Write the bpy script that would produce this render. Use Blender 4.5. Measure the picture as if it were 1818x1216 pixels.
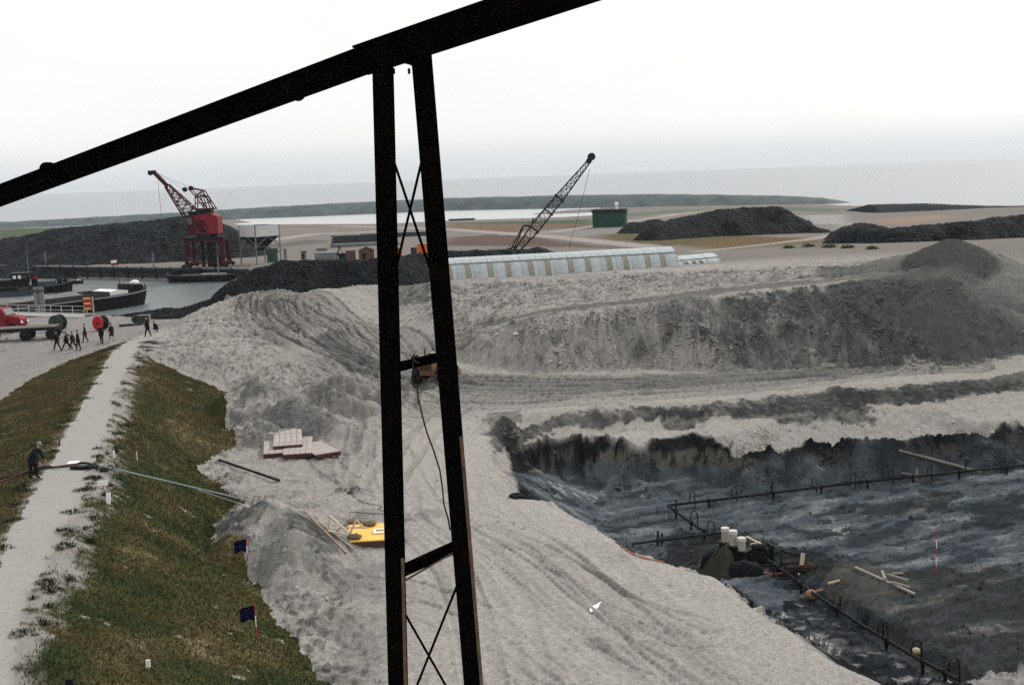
import bpy, bmesh, math, random
import numpy as np
from mathutils import Vector, Matrix, Euler
from mathutils.geometry import delaunay_2d_cdt

for o in list(bpy.data.objects):
    bpy.data.objects.remove(o, do_unlink=True)
scn = bpy.context.scene
COL = scn.collection
R = math.radians
random.seed(7)

# ------------------------------------------------------------------ camera
F, CX, CY = 2100.0, 909.0, 608.0          # focal length and centre in photo pixels
CAMZ = 14.5
cam_d = bpy.data.cameras.new('camera')
cam = bpy.data.objects.new('camera', cam_d)
COL.objects.link(cam)
cam_d.sensor_fit = 'HORIZONTAL'
cam_d.sensor_width = 36.0
cam_d.lens = 36.0 * F / 1818.0
cam_d.clip_start = 0.5
cam_d.clip_end = 30000.0
MR = Matrix.Rotation(R(90 - 8.08), 3, 'X') @ Matrix.Rotation(R(-2.08), 3, 'Z')
cam.matrix_world = Matrix.Translation((0, 0, CAMZ)) @ MR.to_4x4()
scn.camera = cam

# ------------------------------------------------------------------ sky, sun, exposure
SUN_AZ, SUN_EL = R(38), R(38)
w = bpy.data.worlds.new('World')
scn.world = w
w.use_nodes = True
nt = w.node_tree
for n in list(nt.nodes):
    nt.nodes.remove(n)
def wn(t, **k):
    n = nt.nodes.new(t)
    for a, b in k.items():
        setattr(n, a, b)
    return n
sky = wn('ShaderNodeTexSky', sky_type='NISHITA', sun_disc=False)
sky.sun_elevation = SUN_EL
sky.sun_rotation = SUN_AZ
sky.dust_density = 4.0
sky.air_density = 1.0
hs = wn('ShaderNodeHueSaturation')
hs.inputs['Saturation'].default_value = 0.35
hs.inputs['Value'].default_value = 0.10
nt.links.new(sky.outputs[0], hs.inputs['Color'])
# thin bright overcast: the cloud layer is a little greyer and bluer low over the sea
tc = wn('ShaderNodeTexCoord')
sep = wn('ShaderNodeSeparateXYZ')
nt.links.new(tc.outputs['Generated'], sep.inputs[0])
ramp = wn('ShaderNodeValToRGB')
ramp.color_ramp.interpolation = 'EASE'
e = ramp.color_ramp.elements
e[0].position = 0.0; e[0].color = (0.75, 0.80, 0.83, 1)
e[1].position = 0.045; e[1].color = (1.02, 1.015, 1.0, 1)
nt.links.new(sep.outputs['Z'], ramp.inputs[0])
cl = wn('ShaderNodeTexNoise'); cl.inputs['Scale'].default_value = 2.2; cl.inputs['Detail'].default_value = 5
mp = wn('ShaderNodeMapping'); mp.inputs['Scale'].default_value = (1, 1, 3.0)
nt.links.new(tc.outputs['Generated'], mp.inputs[0]); nt.links.new(mp.outputs[0], cl.inputs['Vector'])
clm = wn('ShaderNodeMapRange'); clm.inputs['To Min'].default_value = 0.9; clm.inputs['To Max'].default_value = 1.12
nt.links.new(cl.outputs['Fac'], clm.inputs['Value'])
mul = wn('ShaderNodeMix', data_type='RGBA', blend_type='MULTIPLY'); mul.inputs[0].default_value = 1
nt.links.new(ramp.outputs[0], mul.inputs[6]); nt.links.new(clm.outputs[0], mul.inputs[7])
mx = wn('ShaderNodeMix', data_type='RGBA'); mx.inputs[0].default_value = 0.88
nt.links.new(hs.outputs[0], mx.inputs[6]); nt.links.new(mul.outputs[2], mx.inputs[7])
bg = wn('ShaderNodeBackground'); bg.inputs['Strength'].default_value = 0.635
nt.links.new(mx.outputs[2], bg.inputs['Color'])
wo = wn('ShaderNodeOutputWorld')
nt.links.new(bg.outputs[0], wo.inputs['Surface'])

sd = bpy.data.lights.new('sun', 'SUN')
sd.energy = 1.5
sd.angle = R(10)
sd.color = (1.0, 0.96, 0.90)
sun = bpy.data.objects.new('sun', sd)
COL.objects.link(sun)
sdir = Vector((math.sin(SUN_AZ) * math.cos(SUN_EL), math.cos(SUN_AZ) * math.cos(SUN_EL), math.sin(SUN_EL)))
sun.rotation_euler = (-sdir).to_track_quat('-Z', 'Y').to_euler()
sun.location = sdir * 60

scn.view_settings.view_transform = 'Standard'
scn.view_settings.look = 'None'
scn.view_settings.exposure = 0.70
scn.view_settings.gamma = 1.0
scn.view_settings.use_curve_mapping = False
scn.render.engine = 'CYCLES'
scn.cycles.max_bounces = 6
scn.cycles.diffuse_bounces = 2
scn.cycles.glossy_bounces = 2
scn.cycles.volume_bounces = 0
scn.cycles.use_denoising = False

# ------------------------------------------------------------------ measuring helpers
CAM = Vector((0, 0, CAMZ))
def ray(px, py):
    return MR @ Vector(((px - CX) / F, -(py - CY) / F, -1.0))
def PZ(px, py, z):
    d = ray(px, py); t = (z - CAMZ) / d.z
    return (d.x * t, d.y * t, z)
def PD(px, py, D):
    d = ray(px, py); t = D / d.y
    return (d.x * t, D, CAMZ + d.z * t)
MRn = np.array(MR)

# ------------------------------------------------------------------ noise (numpy)
_rs = np.random.RandomState(5)
_perm = np.concatenate([_rs.permutation(512)] * 3)
_ga = _rs.uniform(0, 2 * np.pi, 512)
_gx, _gy = np.cos(_ga), np.sin(_ga)
def perlin(x, y):
    xi = np.floor(x).astype(np.int64); yi = np.floor(y).astype(np.int64)
    xf = x - xi; yf = y - yi
    u = xf * xf * xf * (xf * (xf * 6 - 15) + 10); v = yf * yf * yf * (yf * (yf * 6 - 15) + 10)
    def g(ix, iy, fx, fy):
        h = _perm[(_perm[ix & 511] + (iy & 511))] & 511
        return _gx[h] * fx + _gy[h] * fy
    a = g(xi, yi, xf, yf); b = g(xi + 1, yi, xf - 1, yf)
    c = g(xi, yi + 1, xf, yf - 1); d = g(xi + 1, yi + 1, xf - 1, yf - 1)
    return 1.5 * ((a * (1 - u) + b * u) * (1 - v) + (c * (1 - u) + d * u) * v)
def fbm(x, y, o=4, g=0.5, ridged=False):
    s = 0; a = 1; t = 0; f = 1
    for k in range(o):
        n = perlin(x * f + 17.3 * k, y * f + 9.1 * k)
        if ridged: n = 1 - 2 * np.abs(n)
        s = s + a * n; t += a; a *= g; f *= 2.03
    return s / t
def sstep(a, b, x):
    t = np.clip((x - a) / (b - a), 0, 1)
    return t * t * (3 - 2 * t)

# ------------------------------------------------------------------ ground shape: break lines measured in metres
LINES = []
def line(*pts): LINES.append([tuple(p) for p in pts])
Z_, D_ = PZ, PD
FLOOR, SANDF, PITZ = -2.0, -2.4, -6.6
# levee: crest edges and toes
line(Z_(-420,1700,1.9), Z_(-160,1240,1.9), Z_(-40,1060,1.8), Z_(0,994,1.75), Z_(35,916,1.7), Z_(70,857,1.6), Z_(100,800,1.5), Z_(133,742,1.4), Z_(149,709,1.3), Z_(169,675,1.2), Z_(189,642,1.1), Z_(204,620,1.0), Z_(229,604,0.9), Z_(262,590,0.8))
line(Z_(-60,1700,1.95), Z_(50,1240,1.9), Z_(59,1131,1.85), Z_(78,1073,1.8), Z_(102,1014,1.75), Z_(129,955,1.7), Z_(157,916,1.65), Z_(170,870,1.6), Z_(186,810,1.5), Z_(200,742,1.4), Z_(212,698,1.3), Z_(232,653,1.2), Z_(246,620,1.05), Z_(262,604,0.95), Z_(285,591,0.85))
line(Z_(-1100,1700,0), Z_(-700,1240,0), Z_(-330,930,0), Z_(-120,790,0), Z_(0,712,0), Z_(60,672,0), Z_(130,637,0), Z_(200,613,0.1), Z_(236,600,0.4))
line(Z_(760,1700,-2.5), Z_(600,1240,-2.5), Z_(580,1216,-2.5), Z_(530,1150,-2.45), Z_(490,1100,-2.45), Z_(475,1060,-2.4), Z_(430,1010,-2.4), Z_(395,960,-2.35), Z_(385,900,-2.3), Z_(375,850,-2.2), Z_(350,825,-2.1), Z_(390,806,-2.1), Z_(415,788,-2.1), Z_(402,760,-2.05), Z_(414,720,-2.0), Z_(398,694,-1.7), Z_(330,664,-0.7), Z_(270,640,0.4), Z_(252,622,0.9))
# mounded sand at the end of the levee, then the long crest of the spoil bank
line(Z_(292,592,0.85), D_(318,566,117), D_(360,545,119), D_(400,528,122), D_(450,517,125), D_(490,511,127), D_(530,521,128), D_(556,513,129), D_(610,509,130), D_(665,502,131), D_(720,507,131), D_(762,500,131), Z_(800,497,3.0), Z_(1000,487,3.0), Z_(1205,472,3.05), Z_(1350,466,3.0), Z_(1500,462,3.2), D_(1600,452,126), D_(1650,440,122), D_(1690,428,118), D_(1730,452,118), D_(1770,480,118), D_(1818,505,117), D_(1960,560,115))
# behind that crest
line((-32,122,-0.6), (-24,132,-0.2), (-17,138,0.5), (-8,141,1.2))
# shoulder in front of the hut road
line(Z_(700,535,1.3), Z_(800,540,1.7), Z_(860,528,2.4), Z_(1000,506,2.9), Z_(1200,491,3.1), Z_(1350,484,3.1), Z_(1500,474,3.2), D_(1620,466,118))
# ledge with the track: back edge and front edge
line(Z_(815,582,0.7), Z_(870,564,1.4), Z_(960,548,2.2), Z_(1100,533,2.7), Z_(1250,516,3.1), Z_(1400,500,3.3), Z_(1560,482,3.6), Z_(1640,474,4.0))
line(Z_(820,600,0.0), Z_(860,584,0.8), Z_(960,562,2.0), Z_(1060,549,2.5), Z_(1200,534,3.0), Z_(1330,520,3.2), Z_(1450,508,3.4), Z_(1570,498,3.6), Z_(1660,492,4.1))
# foot of the bank
line(Z_(815,640,-1.7), Z_(880,655,-1.9), Z_(960,662,FLOOR), Z_(1060,655,FLOOR), Z_(1150,650,FLOOR), Z_(1300,656,FLOOR), Z_(1450,652,FLOOR), Z_(1600,648,FLOOR), Z_(1720,640,-1.9), Z_(1790,632,-1.7), Z_(1960,640,-1.6))
# small bench half way up the right hand face
line(Z_(1240,600,0.35), Z_(1330,596,0.35), Z_(1450,585,0.6), Z_(1540,565,1.2), Z_(1600,540,2.0))
# ramp from the crest down past the loader
line(D_(480,530,122), D_(520,560,116), Z_(580,600,-0.2), Z_(640,650,-1.4), Z_(700,690,-1.8))
line(D_(560,535,123), D_(620,562,116), Z_(690,590,-0.6), Z_(740,640,-1.5))
line(Z_(430,700,-1.5), Z_(500,640,-0.3), Z_(560,680,-1.4), Z_(620,720,-1.9))
# excavation: far rim, terrace edge, cliff foot
line(Z_(846,752,-2.3), Z_(890,739,-2.25), Z_(1000,729,-2.25), Z_(1150,721,-2.2), Z_(1300,707,-2.2), Z_(1450,690,-2.15), Z_(1530,683,-2.1), Z_(1650,676,-2.1), Z_(1720,664,-2.1), Z_(1818,656,-2.1), Z_(1960,646,-2.1))
line(Z_(880,775,-3.0), Z_(940,762,-3.0), Z_(1070,752,-3.05), Z_(1150,752,-3.1), Z_(1250,745,-3.1), Z_(1400,738,-3.2), Z_(1530,735,-3.2), Z_(1650,725,-3.2), Z_(1818,705,-3.1), Z_(1960,690,-3.1))
line(Z_(902,815,-3.6), Z_(940,792,-3.5), Z_(1010,778,-3.5), Z_(1070,774,-3.5), Z_(1105,784,-3.6), Z_(1140,796,-3.75), Z_(1165,780,-3.55), Z_(1230,770,-3.5), Z_(1270,778,-3.5), Z_(1330,790,-3.6), Z_(1390,793,-3.65), Z_(1440,783,-3.6), Z_(1490,781,-3.6), Z_(1530,790,-3.65), Z_(1570,780,-3.6), Z_(1610,782,-3.6), Z_(1660,768,-3.6), Z_(1720,765,-3.6), Z_(1780,755,-3.6), Z_(1960,735,-3.6))
line(Z_(912,842,-5.3), Z_(950,848,-5.7), Z_(1010,842,-5.8), Z_(1100,846,-5.9), Z_(1150,856,-6.0), Z_(1250,850,-5.9), Z_(1330,846,-5.8), Z_(1450,832,-5.7), Z_(1600,818,-5.5), Z_(1720,808,-5.4), Z_(1820,796,-5.3), Z_(1960,780,-5.3))
# the pit floor
line(Z_(960,872,-6.1), Z_(1060,885,-6.3), Z_(1185,908,-6.5), Z_(1330,890,-6.4), Z_(1500,866,-6.3), Z_(1700,845,-6.2), Z_(1818,836,-6.1), Z_(1960,822,-6.1))
DITCH = [Z_(1400,1040,-7.2), Z_(1440,1065,-7.3), Z_(1560,1140,-7.4), Z_(1700,1225,-7.5)]
for off, zz in ((.9, -6.45), (-1.1, -6.95)):
    line(*[(p[0] + .83 * off, p[1] + .56 * off, zz) for p in DITCH])
line(Z_(1225,945,-6.7), Z_(1290,985,-6.9), Z_(1350,1005,-7.0), *DITCH, Z_(1760,1260,-7.5))
line(Z_(1400,985,-6.8), Z_(1480,1030,-6.4), Z_(1560,1090,-6.3), Z_(1700,1150,-6.5), Z_(1818,1180,-6.6))
line(Z_(1500,1000,-6.4), Z_(1640,1050,-6.2), Z_(1818,1080,-6.2), Z_(1960,1100,-6.2))
line(Z_(1450,960,-6.6), Z_(1600,970,-6.6), Z_(1818,960,-6.5), Z_(1960,950,-6.5))
line(Z_(1600,1225,-4.2),Z_(1690,1216,-5.2), Z_(1818,1196,-5.2), Z_(1960,1170,-5.2))
# near rim of the pit: the edge of the working platform, and its toe out of sight
NEAR = [Z_(846,752,-2.3), Z_(858,790,-2.35), Z_(874,835,-2.4), Z_(905,878,-2.5), Z_(960,887,-2.5), Z_(1030,930,-2.5), Z_(1110,976,-2.55), Z_(1200,1004,-2.6), Z_(1268,1020,-2.65), Z_(1310,1062,-2.7), Z_(1390,1112,-2.7), Z_(1450,1160,-2.7), Z_(1560,1216,-2.7), Z_(1700,1300,-2.7)]
LINES.append(NEAR)
toe = []
for i in range(3, len(NEAR)):
    a = Vector(NEAR[max(i - 1, 0)]); b = Vector(NEAR[min(i + 1, len(NEAR) - 1)])
    t = (b - a); n = Vector((-t.y, t.x, 0)).normalized()
    if n.x < 0: n = -n
    p = Vector(NEAR[i]) + n * 4.6
    toe.append((p.x, p.y, -6.3 - 0.08 * i))
LINES.append(toe[1:])
# the sandy flat between levee and pit
line(Z_(690,780,-2.2), Z_(620,830,-2.25), Z_(560,900,-2.3), Z_(640,1000,-2.4), Z_(760,1216,-2.5))
line(Z_(750,720,-2.05), Z_(790,800,-2.25), Z_(820,900,-2.4), Z_(960,1000,-2.5), Z_(1150,1150,-2.6), Z_(1250,1260,-2.6))
line(Z_(760,690,-2.0), Z_(900,695,-2.05), Z_(1100,690,-2.05), Z_(1300,680,-2.0), Z_(1500,668,-2.0), Z_(1700,655,-2.0), Z_(1960,650,-1.9))
# yard and harbour edge
line((-90,80,0), Z_(-60,660,0), Z_(60,625,0), Z_(160,612,0), Z_(230,590,0.3))
EDGE = [Z_(-150,566,0), Z_(0,562,0), Z_(130,559,0), Z_(190,558,0), Z_(250,561,0.1), Z_(300,566,0.4)]
line(*EDGE, (-38,124,0.3), (-27,136,.2), (-18,144,.5), (-6,148,.8))
line(*[(p[0] * 1.045, p[1] * 1.045, -4.2) for p in EDGE], (-41,140,-4.2), (-36,160,-4.2), (-38,185,-4.2))
line((-130,165,-6), (-75,180,-6), (-54,185,-6), (-48,190,-5))
QUAY = [Z_(-250,468,0.0), Z_(0,471,0.0), Z_(430,476.5,0.0), (-45, 197, 0)]
line(*QUAY)
line(*[(p[0] * .985, p[1] * .985, -5.0) for p in QUAY])
line((-34,150,0.3), (-30,170,.3), (-34,195,0.2))
for (x, y, z) in [(-110,250,0),(-60,250,0.2),(-20,250,0.5),(20,240,0.8),(70,240,1),(120,240,1.4),(-130,330,0),(-60,330,0),(0,330,0.5),(60,330,0.8),(120,330,1),(190,330,1),
                  (-20,165,0.6),(0,160,0.8),(20,165,1.0),(45,170,1.8),(70,165,2.4),(100,160,2.6),(130,150,3),(10,190,0.8),(50,200,1.2),(100,200,1.6),(150,190,2),
                  (-250,300,0),(-180,180,-7),(-160,100,0),(-120,60,0),(120,60,-2),(120,90,-2),(180,120,2),(240,200,2),(300,300,1),
                  (-60,30,0),(-30,20,0),(-10,14,-2.4),(0,20,-2.5),(8,24,-2.7),(20,16,-2.7),(40,20,-2.7),(70,40,-3), (-100,20,0),(100,30,-3)]:
    LINES.append([(x, y, z)])
# far land, the basin and the outer shore
line(Z_(-300,428,0), Z_(0,420,0), Z_(200,408,0), Z_(430,401,0), Z_(500,403,0), Z_(680,402,0), Z_(800,396,0.2), Z_(1000,390,0.3), Z_(1060,388,0.4), Z_(1200,378,0.4), Z_(1400,372,0.2), Z_(1480,374,-0.6), Z_(1530,381,-0.5), Z_(1650,377,-0.2), Z_(1820,377,0), Z_(2100,380,0))
line(Z_(432,394,-2.9), Z_(500,398,-2.6), Z_(680,397,-2.6), Z_(800,391,-2.6), Z_(1000,385,-2.6), Z_(1050,382,-2.6))
line(Z_(480,392,-5), Z_(680,388,-5), Z_(800,383,-5), Z_(1000,378,-5))
line(Z_(-300,416,-1.6), Z_(0,407,-1.6), Z_(200,400,-1.6), Z_(420,391,-1.6), Z_(440,389,-2.2), Z_(800,375,-2.2), Z_(1040,371,-2.2), Z_(1070,370,-1.5), Z_(1200,366,-1.0), Z_(1400,363,-1.2), Z_(1500,363,-2.6), Z_(1530,367,-3), Z_(1650,367,-3), Z_(1820,366,-3), Z_(2100,368,-3))
for (x, y) in [(-420,760),(-200,760),(0,760),(200,760),(420,760),(300,640),(420,500),(-520,560)]:
    LINES.append([(x, y, -8.0)])
for (x, y) in [(-400,250),(-300,100),(-150,5),(0,2),(150,5),(300,100),(460,250)]:
    LINES.append([(x, y, -3.0 if x > -100 else 0)])

# ------------------------------------------------------------------ triangulate and sample on a polar grid
vs, zs, es = [], [], []
for L in LINES:
    i0 = len(vs)
    for p in L:
        vs.append(Vector((p[0], p[1]))); zs.append(p[2])
    for k in range(len(L) - 1):
        es.append((i0 + k, i0 + k + 1))
cv, ce, cf, ov, oe, of = delaunay_2d_cdt(vs, es, [], 0, 1e-4)
TV = np.array([(v.x, v.y) for v in cv])
TZ = np.zeros(len(cv))
allp = np.array([(v.x, v.y) for v in vs]); allz = np.array(zs)
for i, o in enumerate(ov):
    if o: TZ[i] = np.mean([zs[k] for k in o])
    else:
        d = np.hypot(*(allp - TV[i]).T) + 1e-6
        k = np.argsort(d)[:3]; TZ[i] = np.sum(allz[k] / d[k]) / np.sum(1 / d[k])
rows = np.concatenate([np.linspace(13, 34, 50, endpoint=False), np.arange(34, 50, .11), np.arange(50, 72, .15), np.arange(72, 134, .19),
                       np.arange(134, 180, .5), np.arange(180, 300, 1.2), np.arange(300, 720, 4.0)])
cols = np.concatenate([np.linspace(-34, -25, 60, endpoint=False), np.linspace(-25, 25, 1000, endpoint=False), np.linspace(25, 34, 61)])
cols = np.radians(cols)
NR, NC = len(rows), len(cols)
RR, TT = np.meshgrid(rows, cols, indexing='ij')
GX, GY = RR * np.sin(TT), RR * np.cos(TT)
GZ = np.full((NR, NC), -3.0)
for f in cf:
    tri = [f[0], f[1], f[2]]
    P = TV[tri]; zz = TZ[tri]
    rr = np.hypot(P[:, 0], P[:, 1]); r1 = rr.max() + .5
    # nearest distance of the triangle to the origin
    r0 = 1e9
    for k in range(3):
        a, b = P[k], P[(k + 1) % 3]; ab = b - a
        t = np.clip(-np.dot(a, ab) / max(np.dot(ab, ab), 1e-9), 0, 1); r0 = min(r0, np.hypot(*(a + t * ab)))
    i0, i1 = np.searchsorted(rows, r0 - .5), np.searchsorted(rows, r1)
    th = np.arctan2(P[:, 0], P[:, 1])
    if th.max() - th.min() < 2.5:
        j0, j1 = np.searchsorted(cols, th.min() - .002), np.searchsorted(cols, th.max() + .002)
    else: j0, j1 = 0, NC
    if i1 <= i0 or j1 <= j0: continue
    x, y = GX[i0:i1, j0:j1], GY[i0:i1, j0:j1]
    (ax, ay), (bx, by), (cx, cy) = P
    den = (by - cy) * (ax - cx) + (cx - bx) * (ay - cy)
    if abs(den) < 1e-9: continue
    l0 = ((by - cy) * (x - cx) + (cx - bx) * (y - cy)) / den
    l1 = ((cy - ay) * (x - cx) + (ax - cx) * (y - cy)) / den
    l2 = 1 - l0 - l1
    m = (l0 >= -1e-6) & (l1 >= -1e-6) & (l2 >= -1e-6)
    sub = GZ[i0:i1, j0:j1]
    sub[m] = (l0 * zz[0] + l1 * zz[1] + l2 * zz[2])[m]

def blur(A, kr, kc):
    def b1(A, k, ax):
        if k < 1: return A
        pw = [(0, 0), (0, 0)]; pw[ax] = (k + 1, k)
        c = np.cumsum(np.pad(A, pw, mode='edge'), axis=ax)
        n = 2 * k + 1
        return (c[n:, :] - c[:-n, :]) / n if ax == 0 else (c[:, n:] - c[:, :-n]) / n
    return b1(b1(A, kr, 0), kc, 1)
_soft = blur(blur(GZ, 2, 5), 2, 5); _hard = blur(GZ, 1, 2)
_k = np.clip((RR - 66) / 4, 0, 1) * np.clip((88 - RR) / 3, 0, 1) * (TT > -.05)
GZ = _soft * (1 - _k) + _hard * _k

class Field:
    pass
def sample(A, x, y):
    r = np.hypot(x, y); t = np.arctan2(x, y)
    i = np.clip(np.searchsorted(rows, r) - 1, 0, NR - 2); j = np.clip(np.searchsorted(cols, t) - 1, 0, NC - 2)
    fr = np.clip((r - rows[i]) / (rows[i + 1] - rows[i]), 0, 1); fc = np.clip((t - cols[j]) / (cols[j + 1] - cols[j]), 0, 1)
    return (A[i, j] * (1 - fr) + A[i + 1, j] * fr) * (1 - fc) + (A[i, j + 1] * (1 - fr) + A[i + 1, j + 1] * fr) * fc
_ds = np.concatenate([np.arange(20, 140, .1), np.arange(140, 700, .6)])
def hit(px, py):
    """ground point seen at a photo pixel"""
    d = ray(px, py)
    x = _ds * d.x / d.y; z = CAMZ + _ds * d.z / d.y
    g = sample(GZ, x, _ds)
    k = np.nonzero(z <= g)[0]
    k = k[0] if len(k) else len(_ds) - 1
    return Vector((x[k], _ds[k], g[k]))
def gz(x, y):
    return float(sample(GZ, np.array([x]), np.array([y]))[0])

# ------------------------------------------------------------------ loose piles and windrows
def cone(px, py, D, base, rx, ry, rot=0, sharp=4.0, lump=.16):
    global GZ
    c = PD(px, py, D); h = c[2] - base
    dx, dy = GX - c[0], GY - c[1]
    ca, sa = math.cos(rot), math.sin(rot)
    u = (dx * ca + dy * sa) / rx; v = (-dx * sa + dy * ca) / ry
    m = (np.abs(u) < 1.6) & (np.abs(v) < 1.6)
    q = np.hypot(u[m], v[m]) + lump * fbm(GX[m] * .45, GY[m] * .45, 3) * np.clip(np.hypot(u[m], v[m]) * 2, 0, 1)
    prof = np.clip(1 - np.sqrt(q * q + .012 / sharp) + .06, 0, 1)
    z = base + h * prof
    g = GZ[m]
    k = .25
    e_ = np.clip(.5 + .5 * (z - g) / k, 0, 1)
    GZ[m] = np.where(prof > 0, np.maximum(g, z * e_ + g * (1 - e_)), g)
cone(455, 745, 76, -2.2, 3.6, 2.2, .1)
cone(895, 742, 78.5, -3.2, 1.3, 1.0, 0)
cone(1800, 492, 106, -1.8, 13, 9.0, .3, 2, .12)
cone(1640, 468, 113, 1.2, 8.0, 6.0, .3, 1, .2)

# ------------------------------------------------------------------ polygon masks on the ground
def world_poly(pts):
    return np.array([tuple(hit(*p))[:2] if len(p) == 2 else PZ(*p)[:2] for p in pts])
_wx = fbm(GX * .22, GY * .22, 3) ; _wy = fbm(GX * .22 + 50, GY * .22 + 31, 3)
_w2x = fbm(GX * 1.1, GY * 1.1, 3); _w2y = fbm(GX * 1.1 + 50, GY * 1.1 + 31, 3)
def poly_mask(P, soft=1.0, warp=1.0, fine=.35):
    """soft inside mask of a ground polygon, edge wobbled"""
    M = np.zeros((NR, NC))
    pad = soft + warp + 1
    m = (GX > P[:, 0].min() - pad) & (GX < P[:, 0].max() + pad) & (GY > P[:, 1].min() - pad) & (GY < P[:, 1].max() + pad)
    x = GX[m] + warp * _wx[m] + fine * _w2x[m]; y = GY[m] + warp * _wy[m] + fine * _w2y[m]
    ins = np.zeros(len(x), bool); dist = np.full(len(x), 1e9)
    n = len(P)
    for i in range(n):
        ax, ay = P[i]; bx, by = P[(i + 1) % n]
        c = ((ay > y) != (by > y))
        with np.errstate(divide='ignore', invalid='ignore'):
            ins ^= c & (x < (bx - ax) * (y - ay) / (by - ay + 1e-12) + ax)
        ex, ey = bx - ax, by - ay
        t = np.clip(((x - ax) * ex + (y - ay) * ey) / (ex * ex + ey * ey + 1e-9), 0, 1)
        dist = np.minimum(dist, np.hypot(x - ax - t * ex, y - ay - t * ey))
    s = np.where(ins, dist, -dist)
    M[m] = sstep(-soft, soft, s)
    return M
def line_dist(P, pad=4.0):
    m = (GX > P[:, 0].min() - pad) & (GX < P[:, 0].max() + pad) & (GY > P[:, 1].min() - pad) & (GY < P[:, 1].max() + pad)
    x, y = GX[m], GY[m]; d = np.full(len(x), 1e3); s = np.ones(len(x)); L = np.zeros(len(x)); l0 = 0
    for i in range(len(P) - 1):
        ax, ay = P[i]; ex, ey = P[i + 1] - P[i]; ll = math.hypot(ex, ey)
        t = np.clip(((x - ax) * ex + (y - ay) * ey) / (ll * ll + 1e-9), 0, 1)
        dx, dy = x - ax - t * ex, y - ay - t * ey
        q = np.hypot(dx, dy); k = q < d
        d[k] = q[k]; s[k] = np.where(ex * dy - ey * dx >= 0, 1, -1)[k]; L[k] = l0 + t[k] * ll
        l0 += ll
    return m, d * s, L

# zones of the ground
PATH_POLY = [(-420,1700,1.9),(-160,1240,1.9),(-40,1060,1.8),(0,994),(35,916),(70,857),(100,800),(133,742),(149,709),(169,675),(189,642),(204,620),(229,604),(262,590),
             (300,581),(292,594),(273,601),(251,612),(240,624),(226,653),(204,698),(195,742),(182,787),(160,834),(140,897),(104,955),(66,1014),(44,1073),(30,1131),(15,1240,1.9),(-120,1700,1.9)]
PATH_P = world_poly(PATH_POLY)
LEV_P = world_poly([(-1100,1700,0),(-700,1240,0),(-330,930,0),(-120,790,0),(0,712),(60,672),(130,637),(200,614),(250,599),(262,606),(250,625),(275,642),(330,666),(398,695),(412,720),(398,760),(414,788),(388,806),(340,825),(372,850),(432,886),(385,930),(376,985),(430,1010),(475,1062),(490,1100),(530,1150),(580,1216),(600,1240,-2.5),(760,1700,-2.5)])
# spread of the path's pale sand over the crest
SH_P = world_poly([(-420,1700,1.9),(-160,1240,1.9),(0,994),(60,857),(95,800),(128,742),(165,675),(200,620),(262,590),(285,592),(268,612),(252,650),(238,700),(222,760),(210,812),(196,880),(165,940),(132,1005),(102,1070),(80,1131),(52,1240,1.9),(-60,1700,1.9)])
YARD_P = world_poly([(-300,1000,0),(-120,790),(0,712),(60,672),(130,637),(200,613),(250,598),(300,585),(330,566),(300,558),(190,557),(0,560),(-150,566,0)])
PIT_P = world_poly([(905,842),(950,848),(1010,842),(1100,846),(1150,856),(1250,850),(1330,846),(1450,832),(1600,818),(1720,808),(1818,796),(1960,780),(1960,1260,-6.5),(1640,1260,-6.5),(1500,1190),(1440,1162),(1380,1118),(1300,1070),(1262,1026),(1180,1000),(1110,978),(1030,932),(962,889),(925,885)])
PIT_P = np.concatenate([world_poly([(905,842),(950,848),(1010,842),(1100,846),(1150,856),(1250,850),(1330,846),(1450,832),(1600,818),(1720,808),(1818,796),(1960,780,-5.3)]),
                        np.array([(75, 62), (60, 36), (34, 34)]), np.array([(p[0] - .5, p[1] - .3) for p in toe[::-1]]) * .985])
PITALL_P = np.concatenate([np.array([p[:2] for p in [Z_(902,812,-3.6), Z_(940,790,-3.5), Z_(1010,777,-3.5), Z_(1070,773,-3.5), Z_(1105,783,-3.6), Z_(1140,797,-3.75), Z_(1165,779,-3.55), Z_(1230,769,-3.5), Z_(1270,777,-3.5), Z_(1330,789,-3.6), Z_(1390,794,-3.65), Z_(1440,782,-3.6), Z_(1490,780,-3.6), Z_(1530,790,-3.65), Z_(1570,779,-3.6), Z_(1610,781,-3.6), Z_(1660,767,-3.6), Z_(1720,764,-3.6), Z_(1780,754,-3.6), Z_(1960,734,-3.6)]]),
                           np.array([(75, 62), (60, 36), (34, 33)]), np.array([(NEAR[i][0] + .55, NEAR[i][1] + .3) for i in range(len(NEAR) - 2, 2, -1)])])
m_path = poly_mask(PATH_P, .35, .25, .3)
m_lev = poly_mask(LEV_P, .25, .4, .5)
m_sh = poly_mask(SH_P, .5, .5, .9)
m_yard = poly_mask(YARD_P, .8, .3, .2)
m_pit = poly_mask(PIT_P, .8, .5, .5)
m_pitall = poly_mask(PITALL_P, .18, .15, .18)
m_near = (GY < 165)

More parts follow.
